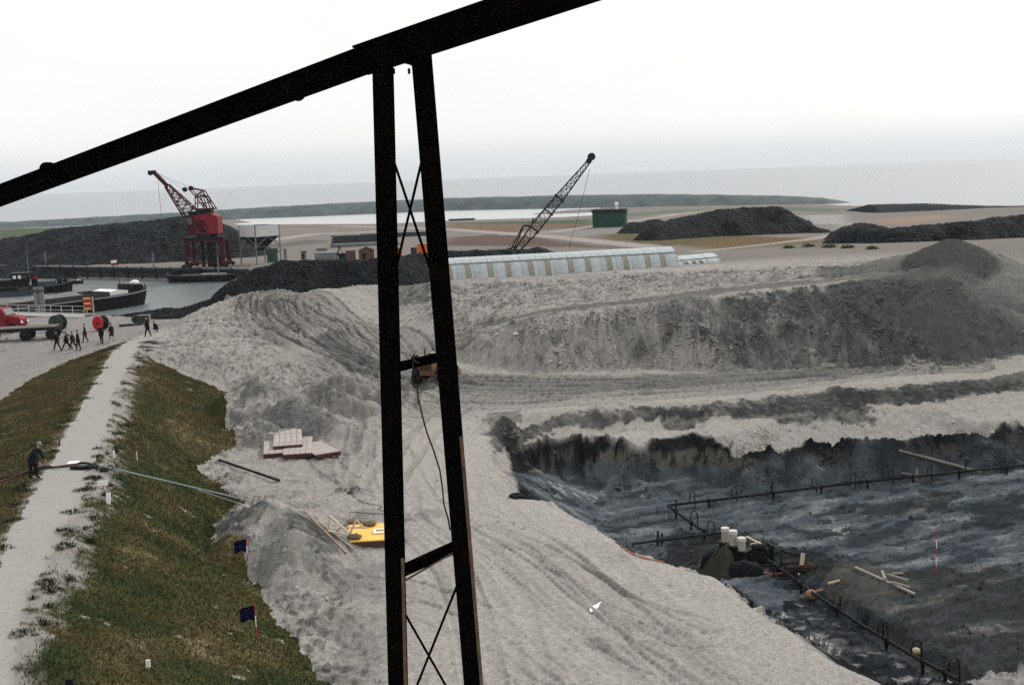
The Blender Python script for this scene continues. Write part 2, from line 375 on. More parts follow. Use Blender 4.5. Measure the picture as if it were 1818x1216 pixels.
# ------------------------------------------------------------------ relief
def worley(x, y, seed=0):
    """cell noise: random value of the nearest cell, and distance to its centre"""
    xi = np.floor(x).astype(np.int64); yi = np.floor(y).astype(np.int64)
    best = np.full(x.shape, 9.); val = np.zeros(x.shape)
    for dx in (-1, 0, 1):
        for dy in (-1, 0, 1):
            cx, cy = xi + dx, yi + dy
            h = _perm[(_perm[(cx + seed) & 511] + (cy & 511))] & 511
            d = (cx + .15 + .7 * (_ga[h] / 6.2832) - x) ** 2 + (cy + .15 + .7 * ((_ga[(h * 7 + 3) & 511]) / 6.2832) - y) ** 2
            k = d < best
            best = np.where(k, d, best); val = np.where(k, _ga[(h * 13 + 5) & 511] / 6.2832, val)
    return val, np.sqrt(best)
dzr = np.gradient(GZ, axis=0) / np.gradient(RR, axis=0)
dzc = np.gradient(GZ, axis=1) / np.gradient(TT, axis=1) / RR
slope = blur(np.hypot(dzr, dzc), 3, 6)
m_cliff = sstep(.45, 1.0, slope) * (1 - m_lev) * (RR < 135)
m_far = sstep(135, 175, RR)
NEARM = RR < 175
def on_near(fn):
    o = np.zeros((NR, NC)); o[NEARM] = fn(GX[NEARM], GY[NEARM]); return o
rough = on_near(lambda x, y: fbm(x * .33, y * .33, 5, .55))
lump = on_near(lambda x, y: fbm(x * 1.3 + 7, y * 1.3, 4, .6))
gul = on_near(lambda x, y: fbm(x * .55 + .9 * fbm(x * .3, y * .3, 2), y * .14, 4, .6, True))
blk = on_near(lambda x, y: fbm(x * .55 + 3, y * .9, 4, .55, True))
wv1 = np.zeros((NR, NC)); wd1 = np.zeros((NR, NC)); wv2 = np.zeros((NR, NC)); wd2 = np.zeros((NR, NC))
wv1[NEARM], wd1[NEARM] = worley(GX[NEARM] * .75 + .8 * rough[NEARM], GY[NEARM] * .75 + .8 * lump[NEARM])
wv2[NEARM], wd2[NEARM] = worley(GX[NEARM] * 2.6 + .5 * lump[NEARM], GY[NEARM] * 2.6 + .5 * rough[NEARM], 77)
flat = np.clip(m_lev + m_yard, 0, 1)
platform = poly_mask(world_poly([(620,830),(700,720),(760,690),(1100,688),(1500,668),(1960,645,-2),(1960,650,-2),(1650,672),(1300,703),(1000,725),(870,742),(858,790),(905,878),(960,887),(1110,976),(1268,1020),(1390,1112),(1560,1216),(1560,1260,-2.6),(700,1260,-2.5),(680,1000)]), 2, 1)
road = poly_mask(world_poly([(700,660),(860,664),(1200,662),(1500,655),(1960,640,-2),(1960,652,-2),(1650,668),(1300,700),(1000,722),(840,735),(740,760),(680,720)]), 2, 1)
amp = .20 * (1 - flat) * (1 - .72 * platform) * (1 - .6 * m_pit) * (1 - .7 * road) + .05 * m_lev + .015
GZ = GZ + amp * rough * 1.3 + amp * .45 * lump * (1 - .6 * platform)
# cut faces: runnels down the slope and slumped blocks
GZ = GZ + m_cliff * (.30 * (gul - .25) + .16 * (blk - .25) + .55 * (wv1 - .5) * (1 - .5 * np.clip(wd1, 0, 1)) + .14 * (wv2 - .5))
face = poly_mask(world_poly([(840,585),(960,562),(1060,549),(1200,534),(1330,520),(1450,508),(1570,498),(1660,492),(1780,600),(1780,640),(1500,650),(1300,654),(1150,648),(960,655),(850,640)]), .5, .5)
face_r = poly_mask(world_poly([(850,600),(960,574),(1060,561),(1200,546),(1330,532),(1450,520),(1570,510),(1650,506),(1760,600),(1770,640),(1500,650),(1300,654),(1150,648),(960,655),(850,640)]), .6, .3)
# eroded face of the bank: runnels, slipped slabs, a low scarp along the bench
GZ = GZ + face_r * (.55 * (gul - .30) + .30 * (blk - .25) + .50 * (wv1 - .5) * sstep(.75, .25, wd1) + .12 * (wv2 - .5))
m_rub = poly_mask(world_poly([(262,640),(300,590),(400,532),(490,515),(560,560),(470,640),(430,690),(398,690),(330,662)]), 2, 1.5)
rub2 = poly_mask(world_poly([(700,520),(800,505),(1500,468),(1640,470),(1640,640),(1300,650),(960,655),(830,640)]), 2, 1.5)
rub3 = poly_mask(world_poly([(400,730),(455,660),(540,650),(620,700),(600,770),(520,780),(430,790),(400,870),(480,880),(620,980),(600,1080),(640,1216),(580,1216),(480,1080),(380,1000),(380,930),(360,830)]), 1.5, 1)
lane = poly_mask(world_poly([(830,584),(960,548),(1060,535),(1200,519),(1330,505),(1450,494),(1570,483),(1650,474),(1660,490),(1570,497),(1450,508),(1330,520),(1200,534),(1060,549),(960,562),(850,588)]), .5, .1)
rub2 = rub2 * (1 - lane)
rubm = np.clip(m_rub * .7 + rub2 * .9 + rub3, 0, 1)
GZ = GZ + rubm * (.14 * on_near(lambda x, y: fbm(x * 1.0, y * .8, 4, .6)) + .32 * (wv2 - .5) * sstep(.7, .15, wd2) + .34 * np.clip(wv1 - .6, 0, 1) * sstep(.6, .1, wd1))
GZ = GZ + m_pit * (.18 * rough + .12 * (wv1 - .5) * sstep(.7, .2, wd1) * sstep(-.1, .4, rough))
GZ = GZ + m_pit * .24 * on_near(lambda x, y: fbm(x * .25 + y * .2, y * 1.5 - x * .3, 4, .6, True))
GZ = GZ - .05 * m_path
GZ = GZ + .07 * (1 - m_far) * (1 - m_lev) * (1 - .55 * platform) * (1 - m_path) * (wv2 - .5) * sstep(.75, .2, wd2)
# tipped piles keep their straight slopes
cone(478, 886, 54, -2.6, 4.3, 5.2, .5)
cone(408, 940, 50.5, -2.6, 2.6, 3.4, .2)
cone(520, 940, 50.5, -2.6, 3.0, 3.6, .2)
cone(455, 666, 84, -2.3, 5.2, 4.5, .3)
cone(515, 706, 78.5, -2.3, 4.8, 2.8, .1)
cone(560, 735, 77, -2.3, 4.5, 2.0, -.2)
cone(600, 662, 86, -2.2, 5.0, 1.6, .2)
cone(590, 690, 83, -2.2, 4.5, 1.2, .15)
cone(1690, 425, 118, .5, 13.5, 11.5, 0, 8, .06)
cone(1682, 490, 103.5, -2.1, 10.0, 8.0, .1, 6, .07)
cone(1240, 958, 66, -7.0, 3.0, 2.0, .2)
cone(1180, 968, 66.5, -6.9, 2.0, 1.2, .2)
cone(1400, 965, 64, -6.9, 4, 2.5, .2)
cone(1455, 995, 61.0, -7.0, 2.2, 1.5, .2)
cone(1300, 940, 69, -6.9, 4, 1.6, .2)
cone(1620, 905, 72, -6.6, 4, 2.0, .5)
cone(1760, 895, 71, -6.6, 4, 2.0, .4)
GZ = GZ + .05 * rub3 * (wv2 - .5) * sstep(.7, .2, wd2)
# ------------------------------------------------------------------ tyre tracks pressed into the sand
m_dist = np.zeros((NR, NC))          # churned, slightly damp sand of the tracks
def track(pts, gauge=1.9, wd=.26, depth=.11, dark=.5, n=1, spread=.0):
    global GZ, m_dist
    base = world_poly(pts)
    # densify with Catmull-Rom
    P = []
    for i in range(len(base) - 1):
        p0, p1, p2, p3 = base[max(i - 1, 0)], base[i], base[i + 1], base[min(i + 2, len(base) - 1)]
        for t in np.linspace(0, 1, 6, endpoint=False):
            P.append(.5 * ((2 * p1) + (-p0 + p2) * t + (2 * p0 - 5 * p1 + 4 * p2 - p3) * t * t + (-p0 + 3 * p1 - 3 * p2 + p3) * t ** 3))
    P.append(base[-1]); P = np.array(P)
    m, s, L = line_dist(P, spread + gauge + 2)
    x, y = GX[m], GY[m]; dz = np.zeros(len(x)); md = m_dist[m]
    s = s + .5 * perlin(x * .11, y * .11)
    for k in range(n):
        off = (k - (n - 1) / 2) * spread / max(n, 1) + .25 * math.sin(k * 2.3)
        dd = np.abs(s - off + .35 * np.sin(L * .09 + 2.1 * k))
        fade = np.clip(.85 + .8 * perlin(x * .13 + 3.7 * k, y * .13), .1, 1.1)
        r1 = np.exp(-((dd - gauge / 2) / wd) ** 4) * fade
        b1 = np.exp(-((dd - gauge / 2 - wd * 1.6) / (wd * .5)) ** 2) * fade
        lug = .5 + .5 * np.sign(np.sin(L * 14 + 3 * s))
        dz += -depth * r1 * (.75 + .25 * lug) + depth * .7 * b1
        md = np.maximum(md, dark * r1 * (.7 + .3 * lug)); md = np.maximum(md, dark * .35 * np.exp(-(dd / (gauge * .6)) ** 4) * fade)
    GZ[m] += dz; m_dist[m] = md
track([(500,532),(510,560),(560,592),(620,625),(690,655),(760,676)], n=7, spread=8.5, dark=.75, wd=.17, gauge=1.7)
track([(540,528),(600,560),(660,590),(700,620),(735,665)], n=4, spread=6, dark=.7, wd=.18)
track([(1640,476),(1500,490),(1300,514),(1100,536),(950,556),(850,582),(760,620),(720,660),(700,720)], n=2, spread=2.2, dark=.55)
track([(1600,655),(1400,668),(1200,682),(1000,692),(850,690),(740,676)], n=5, spread=5, dark=.7, wd=.2)
track([(1700,650),(1500,660),(1300,674),(1100,680),(900,678),(800,672)], n=5, spread=4.5, dark=.65, wd=.2)
track([(1450,676),(1250,694),(1050,704),(860,710),(760,735),(700,790),(660,860)], n=2, spread=2.5, dark=.3)
track([(820,720),(760,760),(730,830),(740,900),(790,980),(860,1080),(900,1216)], n=2, spread=2, dark=.10, depth=.05)
track([(840,870),(900,950),(1000,1040),(1120,1130),(1250,1216)], n=2, spread=2.5, dark=.12, depth=.035)
track([(760,900),(860,990),(980,1080),(1090,1160),(1150,1216)], n=2, spread=1.6, dark=.12, depth=.04)
track([(600,700),(660,690),(720,700),(760,730)], n=3, spread=3, dark=.4)
track([(640,760),(640,800),(650,860)], n=1, gauge=1.4, dark=.3)
track([(560,640),(620,690),(650,740),(640,800)], n=3, spread=3, dark=.35)
track([(800,500),(1000,492),(1250,480),(1450,470),(1600,462)], n=2, spread=2, dark=.25)
track([(0,660),(100,632),(200,596),(300,574)], n=2, spread=2.0, dark=.3, depth=.03)
track([(-30,625),(100,600),(200,580),(300,566)], n=2, spread=2.0, dark=.25, depth=.03)

track([(470,540),(490,570),(540,606),(600,640),(660,668),(720,690)], n=3, spread=4.5, dark=.75)
track([(600,700),(640,760),(650,830),(680,900),(720,1000),(760,1120),(780,1216)], n=1, dark=.14, depth=.04)
track([(960,900),(1060,980),(1180,1080),(1320,1180)], n=1, dark=.12, depth=.04)
track([(1180,1130),(1230,1170),(1290,1216)], n=2, spread=1.2, gauge=1.2, dark=.25, depth=.06)
track([(540,640),(580,665),(640,690),(700,706),(780,716),(900,716),(1100,704),(1300,690),(1560,664)], n=2, spread=3.0, dark=.5)
_tr = random.Random(3)
for pts in ([(700,800),(760,880),(860,960),(1000,1060),(1180,1180)], [(850,900),(960,960),(1080,1040),(1240,1120)], [(720,930),(800,1010),(860,1120),(880,1216)], [(980,1000),(1080,1050),(1200,1140),(1300,1216)],
            [(560,790),(620,850),(700,880),(800,900),(900,930)], [(600,1020),(720,1040),(860,1090),(1000,1190)], [(870,940),(1000,1000),(1120,1060),(1250,1100)], [(640,740),(700,760),(760,800),(800,860)], [(730,1080),(860,1130),(980,1216)],
            [(520,600),(560,640),(620,668),(700,680),(780,684)], [(1500,660),(1300,690),(1100,712),(960,716),(860,726),(800,780)], [(450,560),(470,600),(520,640),(600,672)]):
    track(pts, gauge=_tr.uniform(1.3, 1.8), wd=.11, depth=.055, dark=.42, n=1)
m_dist = np.clip(m_dist * 1.35, 0, 1)

# ------------------------------------------------------------------ ground colour (albedo) and wetness
DRY = np.array((.345, .328, .306)); DAMP = np.array((.10, .10, .096)); DARK = np.array((.070, .073, .074))
WET = np.array((.042, .052, .060)); BLK = np.array((.020, .022, .025)); PALE = np.array((.50, .475, .45))
C = np.empty((NR, NC, 3)); C[:] = DRY
damp = np.zeros((NR, NC))
def paint(col, m, k=1.0):
    global C
    rws = np.nonzero(np.any(m > 0, axis=1))[0]; cls = np.nonzero(np.any(m > 0, axis=0))[0]
    if not len(rws): return
    s = (slice(rws[0], rws[-1] + 1), slice(cls[0], cls[-1] + 1))
    a = np.clip(m[s] * k, 0, 1)[..., None]
    C[s] = C[s] * (1 - a) + np.array(col) * a
n1 = fbm(GX * .12, GY * .12, 3); n2 = fbm(GX * .6, GY * .6, 4, .6); n3 = on_near(lambda x, y: fbm(x * 2.4, y * 2.4, 3, .6))
C *= (1 + .10 * n1 + .05 * n2 + .05 * n3 + .10 * (wv2 - .5))[..., None]
sand = (1 - m_lev)
paint(DAMP, sstep(.28, .42, n2 + .5 * n1 + .4 * n3) * sand * (1 - m_far), .42)
paint(DAMP, sstep(.80, .90, wv2 + .25 * n2) * sstep(.6, .3, wd2) * sand * (1 - m_far) * (.35 + .65 * rubm), .75)
paint(DAMP, sstep(.50, .75, wv1 + .5 * n2) * rubm, .45)
# damp sand lying open on the freshly cut bank and in the heaps
def zone(pts, col, k=.8, soft=1.2, warp=1.5, br=.35, fine=.5):
    m = poly_mask(world_poly(pts), soft, warp, fine)
    q = sstep(.40, .60, m + (.30 + .3 * br) * (n2 + .7 * n3 + .6 * (wv2 - .5) + .4 * (wv1 - .5)) * (m > 0.02))
    paint(col, q * np.clip(1 + br * 1.2 * n2 + br * n3 + br * .8 * (wv2 - .6), .25, 1.3), k)
    return m
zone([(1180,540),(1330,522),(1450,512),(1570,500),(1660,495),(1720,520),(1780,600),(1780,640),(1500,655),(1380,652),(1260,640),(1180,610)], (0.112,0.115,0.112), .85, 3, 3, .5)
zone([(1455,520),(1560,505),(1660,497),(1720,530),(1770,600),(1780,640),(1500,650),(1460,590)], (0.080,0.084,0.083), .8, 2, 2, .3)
zone([(1300,535),(1360,530),(1365,585),(1310,590)], (0.081,0.084,0.083), .6, 1.5, 2, .4)
zone([(1380,520),(1460,512),(1470,570),(1390,580)], (0.090,0.091,0.090), .6, 1.5, 2, .4)
zone([(1450,475),(1560,465),(1640,455),(1650,480),(1560,495),(1460,500)], (0.117,0.119,0.115), .8, 2, 2, .4)
0 and zone([(1630,470),(1660,437),(1690,428),(1722,447),(1700,470),(1680,478)], (0.049,0.054,0.054), .9, .8, 1, .2)
0 and zone([(1722,447),(1790,490),(1818,520),(1818,560),(1740,510),(1690,480)], (0.099,0.103,0.100), .7, 1.5, 1.5, .4)
0 and zone([(1640,470),(1690,480),(1818,560),(1818,640),(1770,640),(1700,520)], (0.238,0.238,0.232), .6, 1.5, 1.5, .5)
zone([(1050,560),(1180,545),(1180,610),(1100,640),(1040,600)], (0.226,0.226,0.220), .5, 2, 2, .8)
# track ledge along the bank, wet lip below it, runnels and slips on the face
st1 = on_near(lambda x, y: fbm(x * .55 + .5 * fbm(x * .3, y * .3, 2), y * .10, 4, .6))
paint((.40, .382, .36), face * sstep(20, 8, GX + 5 * n1), .65)  # left part of the face painted paler to offset its self-shading
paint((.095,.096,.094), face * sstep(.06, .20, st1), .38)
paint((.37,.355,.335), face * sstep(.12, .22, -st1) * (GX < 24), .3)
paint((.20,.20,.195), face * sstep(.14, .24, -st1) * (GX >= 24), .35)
paint((.05,.052,.052), face * sstep(.80, .9, wv1 + .3 * n2) * sstep(.5, .3, wd1), .6)
zone([(840,578),(960,551),(1060,538),(1200,522),(1330,508),(1450,497),(1570,486),(1650,478),(1660,488),(1570,494),(1450,505),(1330,517),(1200,531),(1060,546),(960,559),(860,580)], (.17,.165,.155), .85, .4, .3, .2)
zone([(960,546),(1060,534),(1200,519),(1330,505),(1450,494),(1570,483),(1570,486),(1450,497),(1330,508),(1200,522),(1060,537),(960,550)], (.40,.38,.36), .8, .25, .2, .2)
zone([(1235,600),(1330,596),(1450,585),(1540,565),(1605,538),(1608,542),(1545,570),(1450,590),(1330,601),(1240,605)], (.045,.047,.047), .8, .25, .5, .3)
0 and zone([(1700,430),(1722,450),(1790,495),(1818,525),(1818,570),(1740,530),(1700,480)], (.16,.16,.155), .6, .8, 1, .5)
zone([(800,500),(1000,490),(1205,477),(1350,470),(1500,466),(1610,458),(1610,463),(1500,471),(1350,478),(1205,486),(1000,499),(800,508)], (.38,.355,.335), .8, .8, .6, .1)
def disc(c0, rx, ry, col, k, ymax=None, edge=.12):
    u = (GX - c0[0]) / rx; v = (GY - c0[1]) / ry; d = np.hypot(u, v) + .10 * n2 + .05 * n3
    mk = sstep(1 + edge, 1 - edge, d)
    if ymax is not None: mk = mk * (GY < ymax)
    paint(col, mk * (1 + .25 * n3), k)
pk_ = PD(1690, 425, 118); fa_ = PD(1682, 490, 103.5)
disc((pk_[0] + 1, pk_[1]), 13, 10.5, (.15, .15, .145), .8)
disc((pk_[0] - 1.2, pk_[1] - 3), 4.6, 4.4, (.062, .065, .063), .9)
disc((fa_[0], fa_[1]), 10.2, 8.4, (.085, .088, .085), .9, edge=.06)
disc((fa_[0] + 8.5, fa_[1] + 1), 4.5, 6.5, (.19, .188, .18), .7)
# terrace of the pit: dark bands just under the rim, pale slumped sand on it
zone([(850,758),(890,742),(1000,733),(1150,726),(1300,712),(1450,696),(1530,690),(1650,682),(1818,662),(1960,650,-2.4),(1960,672,-2.8),(1818,694),(1650,712),(1500,730),(1380,738),(1200,742),(1000,756),(880,790)], (0.065,0.066,0.064), .85, .8, .8, .35)
zone([(1280,720),(1500,690),(1560,700),(1560,760),(1480,755),(1300,745)], (0.046,0.048,0.047), .75, 1, 1, .5)
zone([(1480,700),(1640,680),(1818,665),(1818,690),(1640,712),(1520,730)], (0.037,0.039,0.038), .7, .8, 1, .6)
zone([(1170,730),(1260,722),(1265,760),(1180,765)], (0.037,0.039,0.038), .8, .7, 1, .4)
zone([(1080,770),(1160,760),(1240,764),(1240,772),(1165,780),(1140,797),(1105,783)], (0.400,0.385,0.360), .85, .5, .6, .2)
zone([(1240,752),(1340,748),(1480,745),(1500,760),(1560,770),(1650,745),(1740,735),(1818,728),(1818,748),(1720,762),(1610,780),(1530,788),(1440,780),(1390,792),(1330,788),(1270,776),(1235,768)], (0.360,0.348,0.330), .8, .6, .8, .5)
zone([(862,735),(925,728),(920,782),(868,800)], (0.037,0.039,0.040), .8, .5, .6, .5)
# everything below the terrace edge is cut into wet ground: overhang shade painted black, grey sand painted as lit, then wet blue-grey sand
tl = np.clip((-3.55 - GZ) / 2.3, -.2, 1.5) + .16 * n2 + .10 * (wv1 - .5)
wall = m_pitall * (1 - m_pit)
paint((.016, .017, .018), m_pitall, 1.0)
paint((.095, .090, .080), wall * sstep(.26, .36, tl) * sstep(.80, .66, tl) * sstep(.25, .5, wv1 + .35 * n2 + .1), .8)
paint((.15, .14, .125), wall * sstep(.30, .40, tl) * sstep(.72, .6, tl) * sstep(.74, .84, wv1 + .25 * n2), .8)
paint((.008, .009, .011), wall * sstep(.70, .8, wv2 + .4 * n2), .8)
paint((.008, .009, .011), wall * sstep(.56, .64, wv1 + .3 * n2) * (GX > 14), .75)
gfan = on_near(lambda x, y: fbm(x * .42 + .5 * fbm(x * .2, y * .2, 2), y * .12 - x * .10, 4, .6))
paint((.060, .074, .086), wall * sstep(.66, .8, tl), .85)
paint((.115, .130, .142), wall * sstep(.62, .75, tl) * sstep(.0, .18, gfan), .7)
paint((.012, .015, .018), wall * sstep(.62, .75, tl) * sstep(.06, .16, -gfan), .8)
pw = fbm(GX * .06, GY * .06, 3)
pn = on_near(lambda x, y: fbm(x * .16 + y * .13 + 1.1 * fbm(x * .09, y * .09, 2), y * .62 - x * .26 + 1.3 * fbm(x * .07 + 9, y * .07, 2), 5, .62))
paint((.072, .085, .097), m_pit, .97)
paint((.125, .142, .158), m_pit * sstep(.02, .30, pn), .5)
paint((.022, .028, .034), m_pit * sstep(.05, .16, -pn + .25 * n2), .75)
paint((.150, .172, .190), m_pit * sstep(.30, .42, pn + .2 * n2), .22)
zone([(1380,985),(1450,985),(1520,1000),(1818,1015),(1960,1010,-6.3),(1960,1250,-6.3),(1700,1225),(1560,1130),(1440,1050)], (0.034,0.037,0.037), .85, 1.0, 1.2, .4)
zone([(1420,1010),(1560,1000),(1640,1040),(1560,1080),(1480,1060)], (0.071,0.069,0.063), .7, 1.0, 1, .5)
zone([(1560,910),(1640,870),(1720,880),(1640,925)], (0.028,0.031,0.032), .8, .6, 1, .4)
zone([(1720,900),(1800,870),(1818,930),(1740,940)], (0.025,0.028,0.030), .8, .6, 1, .4)
zone([(1110,975),(1200,940),(1330,945),(1480,985),(1480,1010),(1440,1060),(1360,1010),(1270,1015)], (0.019,0.021,0.022), .85, .6, .8, .4)
zone([(1620,1226),(1690,1212),(1818,1190),(1960,1170,-5.2),(1960,1260,-5.2),(1640,1260,-5.2)], (0.300,0.290,0.275), .9, .4, .5, .3)
zone([(1310,1050),(1420,1050),(1560,1130),(1720,1225),(1560,1212),(1440,1150)], (0.014,0.016,0.019), .8, .6, .8, .5)
# tracks, churned patches, and the piles' shaded and lit flanks painted in
paint((.085, .085, .082), m_dist * np.clip(1 + .6 * n3, 0, 1.3), .95)
zone([(545,600),(600,585),(690,650),(660,672),(610,650)], (0.081,0.082,0.081), .7, 1, 1, .5)
zone([(800,668),(1000,674),(1400,655),(1560,655),(1500,672),(1200,690),(1000,700),(800,700)], (0.133,0.133,0.129), .6, 1.5, 1.5, .5)
zone([(380,940),(440,900),(478,890),(455,930),(440,985),(450,1020),(400,1000),(376,975)], (0.081,0.084,0.084), .85, .5, .6, .7)  # pile's left flank painted dark as its shaded side
zone([(478,890),(560,920),(620,985),(560,1000),(470,1010),(450,960)], (0.187,0.186,0.179), .7, .6, .8, .6)  # its right flank painted paler, as the side towards the sun
zone([(405,720),(455,672),(480,690),(440,715),(420,730)], (0.130,0.134,0.134), .8, .4, .5, .5)  # shaded left flank of the farther pile, painted dark
zone([(470,700),(510,720),(530,760),(480,755)], (0.118,0.123,0.123), .6, .6, .8, .6)
zone([(400,745),(600,740),(640,765),(560,775),(430,770)], (0.139,0.141,0.139), .7, .6, .8, .8)
zone([(715,912),(790,902),(785,916),(715,928)], (0.093,0.093,0.092), .8, .3, .3, .3)
zone([(630,905),(690,900),(690,925),(630,930)], (0.125,0.125,0.121), .7, .3, .3, .5)
zone([(500,915),(560,915),(600,985),(560,985)], (0.093,0.094,0.093), .7, .4, .5, .6)
zone([(590,1000),(690,1000),(700,1080),(600,1060)], (0.195,0.193,0.187), .6, .8, 1, .8)
zone([(600,1090),(700,1085),(720,1216),(620,1216)], (0.187,0.186,0.179), .55, .8, 1, .8)
zone([(1050,1130),(1085,1135),(1075,1158),(1050,1152)], (0.043,0.045,0.043), .8, .2, .2, .4)
zone([(690,500),(760,505),(770,535),(700,540)], (0.087,0.090,0.087), .7, 1, 1, .6)
# the platform's dry top
paint((.44, .418, .392), platform * (1 - road) * (1 - m_pitall) * np.clip(1 - m_dist, 0, 1), .6)
# yard: trodden grey-pink sand
paint((.25, .238, .232), m_yard * np.clip(1 + .3 * n2, 0, 1.2), .7)
# path and levee
paint((.315, .305, .29), m_path, .95)
paint((.25, .24, .222), np.clip(m_sh - m_path, 0, 1), .8)
# far land
def fz(pts, col, k=.9, soft=3, warp=3): 
    P = np.array([PZ(a, b, .6)[:2] for a, b in pts])
    paint(col, poly_mask(P, soft, warp, .6) * np.clip(1 + .5 * n2, 0, 1.2), k)
paint((.215, .197, .185), m_far)
fz([(-300,430),(0,421),(230,409),(250,392),(0,398),(-300,410)], (.075,.105,.065), .9)
fz([(780,436),(905,438),(1120,444),(1000,430),(950,420),(880,416),(800,421)], (.12,.088,.074))
fz([(780,408),(900,412),(1040,404),(1060,396),(1000,394),(800,396)], (.17,.125,.095))
fz([(790,395),(930,397),(1050,398),(1050,388),(960,390),(800,392)], (.085,.115,.075))
fz([(1010,405),(1050,398),(1130,396),(1190,408),(1320,421),(1420,432),(1300,440),(1180,440),(1080,428)], (.115,.10,.052))
fz([(985,420),(1050,400),(1120,398),(1130,412),(1060,420)], (.24,.23,.22))
fz([(1195,440),(1330,424),(1460,428),(1480,436),(1300,450)], (.15,.11,.065))
fz([(1420,380),(1500,378),(1510,400),(1440,400)], (.33,.33,.32))
fz([(1110,372),(1280,360),(1300,366),(1180,384)], (.34,.28,.25))
fz([(1540,392),(1650,380),(1700,384),(1600,400)], (.30,.22,.18))
fz([(440,400),(690,402),(690,397),(440,396)], (.22,.16,.14))
fz([(470,440),(560,430),(600,424),(540,423),(480,432)], (.14,.13,.12))
fz([(1060,388),(1200,378),(1400,372),(1480,372),(1500,362),(1200,362),(1060,370)], (.13,.16,.13))
fz([(1400,452),(1500,446),(1510,438),(1400,440)], (.13,.15,.10), .6)
fz([(1480,400),(1530,395),(1560,412),(1490,425)], (.30,.30,.29), .7)
def rd(pts, wd, col=(.36,.325,.30)):
    P = np.array([PZ(a, b, .6)[:2] for a, b in pts]); m, s, L = line_dist(P, 8)
    o_ = np.zeros((NR, NC)); o_[m] = sstep(wd, wd * .6, np.abs(s) + .6 * perlin(GX[m] * .1, GY[m] * .1)); paint(col, o_, .85)
rd([(600,398),(700,401),(800,406),(880,413),(960,419),(1060,430),(1150,441)], 3.2)
rd([(900,416),(980,413),(1040,404),(1100,396),(1180,384),(1240,374),(1300,366)], 2.6)
rd([(470,424),(560,412),(660,409)], 4)
rd([(1240,452),(1340,442),(1440,430),(1500,418)], 2.0, (.33,.32,.30))
C = np.clip(C, .008, .7)
pud = np.zeros((NR, NC))
for pts in ([(930,862),(1010,866),(1100,868),(1210,880),(1200,890),(1080,880),(960,876)], [(1310,1050),(1400,1060),(1520,1130),(1640,1205),(1560,1200),(1440,1140),(1340,1080)], [(1420,940),(1520,900),(1560,930),(1480,965)], [(1640,1190),(1720,1210),(1740,1225),(1680,1225)]):
    pud = np.maximum(pud, poly_mask(world_poly(pts), .5, .5) * sstep(.10, .16, on_near(lambda x, y: fbm(x * .5 + y * .2, y * 1.3, 3, .6))))
paint((.035, .042, .048), pud, .8)
wetness = np.clip(pud * .72 + m_pit * sstep(.05, .4, pn) * .42, 0, 1)

# ------------------------------------------------------------------ materials
MATS = {}
def mat_nodes(name):
    m = bpy.data.materials.new(name); m.use_nodes = True
    t = m.node_tree; b = t.nodes['Principled BSDF']
    MATS[name] = m
    return m, t, b
def N(t, ty, ins=None, **k):
    n = t.nodes.new(ty)
    for a, v in k.items(): setattr(n, a, v)
    for a, v in (ins or {}).items(): n.inputs[a].default_value = v
    return n
def ground_mat(name, rgh=.95, bump=.35, grain=.22):
    m, t, b = mat_nodes(name)
    at = N(t, 'ShaderNodeAttribute', attribute_name='Col')
    tc = N(t, 'ShaderNodeTexCoord')
    n1 = N(t, 'ShaderNodeTexNoise', {'Scale': 14.0, 'Detail': 5, 'Roughness': .8})
    n2 = N(t, 'ShaderNodeTexNoise', {'Scale': 4.5, 'Detail': 8, 'Roughness': .8})
    t.links.new(tc.outputs['Object'], n1.inputs['Vector']); t.links.new(tc.outputs['Object'], n2.inputs['Vector'])
    ad = N(t, 'ShaderNodeMath', operation='ADD'); t.links.new(n1.outputs['Fac'], ad.inputs[0]); t.links.new(n2.outputs['Fac'], ad.inputs[1])
    mr = N(t, 'ShaderNodeMapRange', {'From Min': .7, 'From Max': 1.3, 'To Min': 1 - 2.6 * grain, 'To Max': 1 + 2.0 * grain})
    t.links.new(ad.outputs[0], mr.inputs['Value'])
    mu = N(t, 'ShaderNodeMix', data_type='RGBA', blend_type='MULTIPLY'); mu.inputs[0].default_value = 1
    t.links.new(at.outputs['Color'], mu.inputs[6]); t.links.new(mr.outputs[0], mu.inputs[7])
    t.links.new(mu.outputs[2], b.inputs['Base Color'])
    aw = N(t, 'ShaderNodeAttribute', attribute_name='wet')
    rm = N(t, 'ShaderNodeMapRange', {'To Min': rgh, 'To Max': .10}); t.links.new(aw.outputs['Fac'], rm.inputs['Value'])
    t.links.new(rm.outputs[0], b.inputs['Roughness'])
    sp = N(t, 'ShaderNodeMapRange', {'To Min': .0, 'To Max': .5}); t.links.new(aw.outputs['Fac'], sp.inputs['Value'])
    t.links.new(sp.outputs[0], b.inputs['Specular IOR Level'])
    bp = N(t, 'ShaderNodeBump', {'Strength': bump, 'Distance': .13}); t.links.new(ad.outputs[0], bp.inputs['Height'])
    t.links.new(bp.outputs[0], b.inputs['Normal'])
    return m
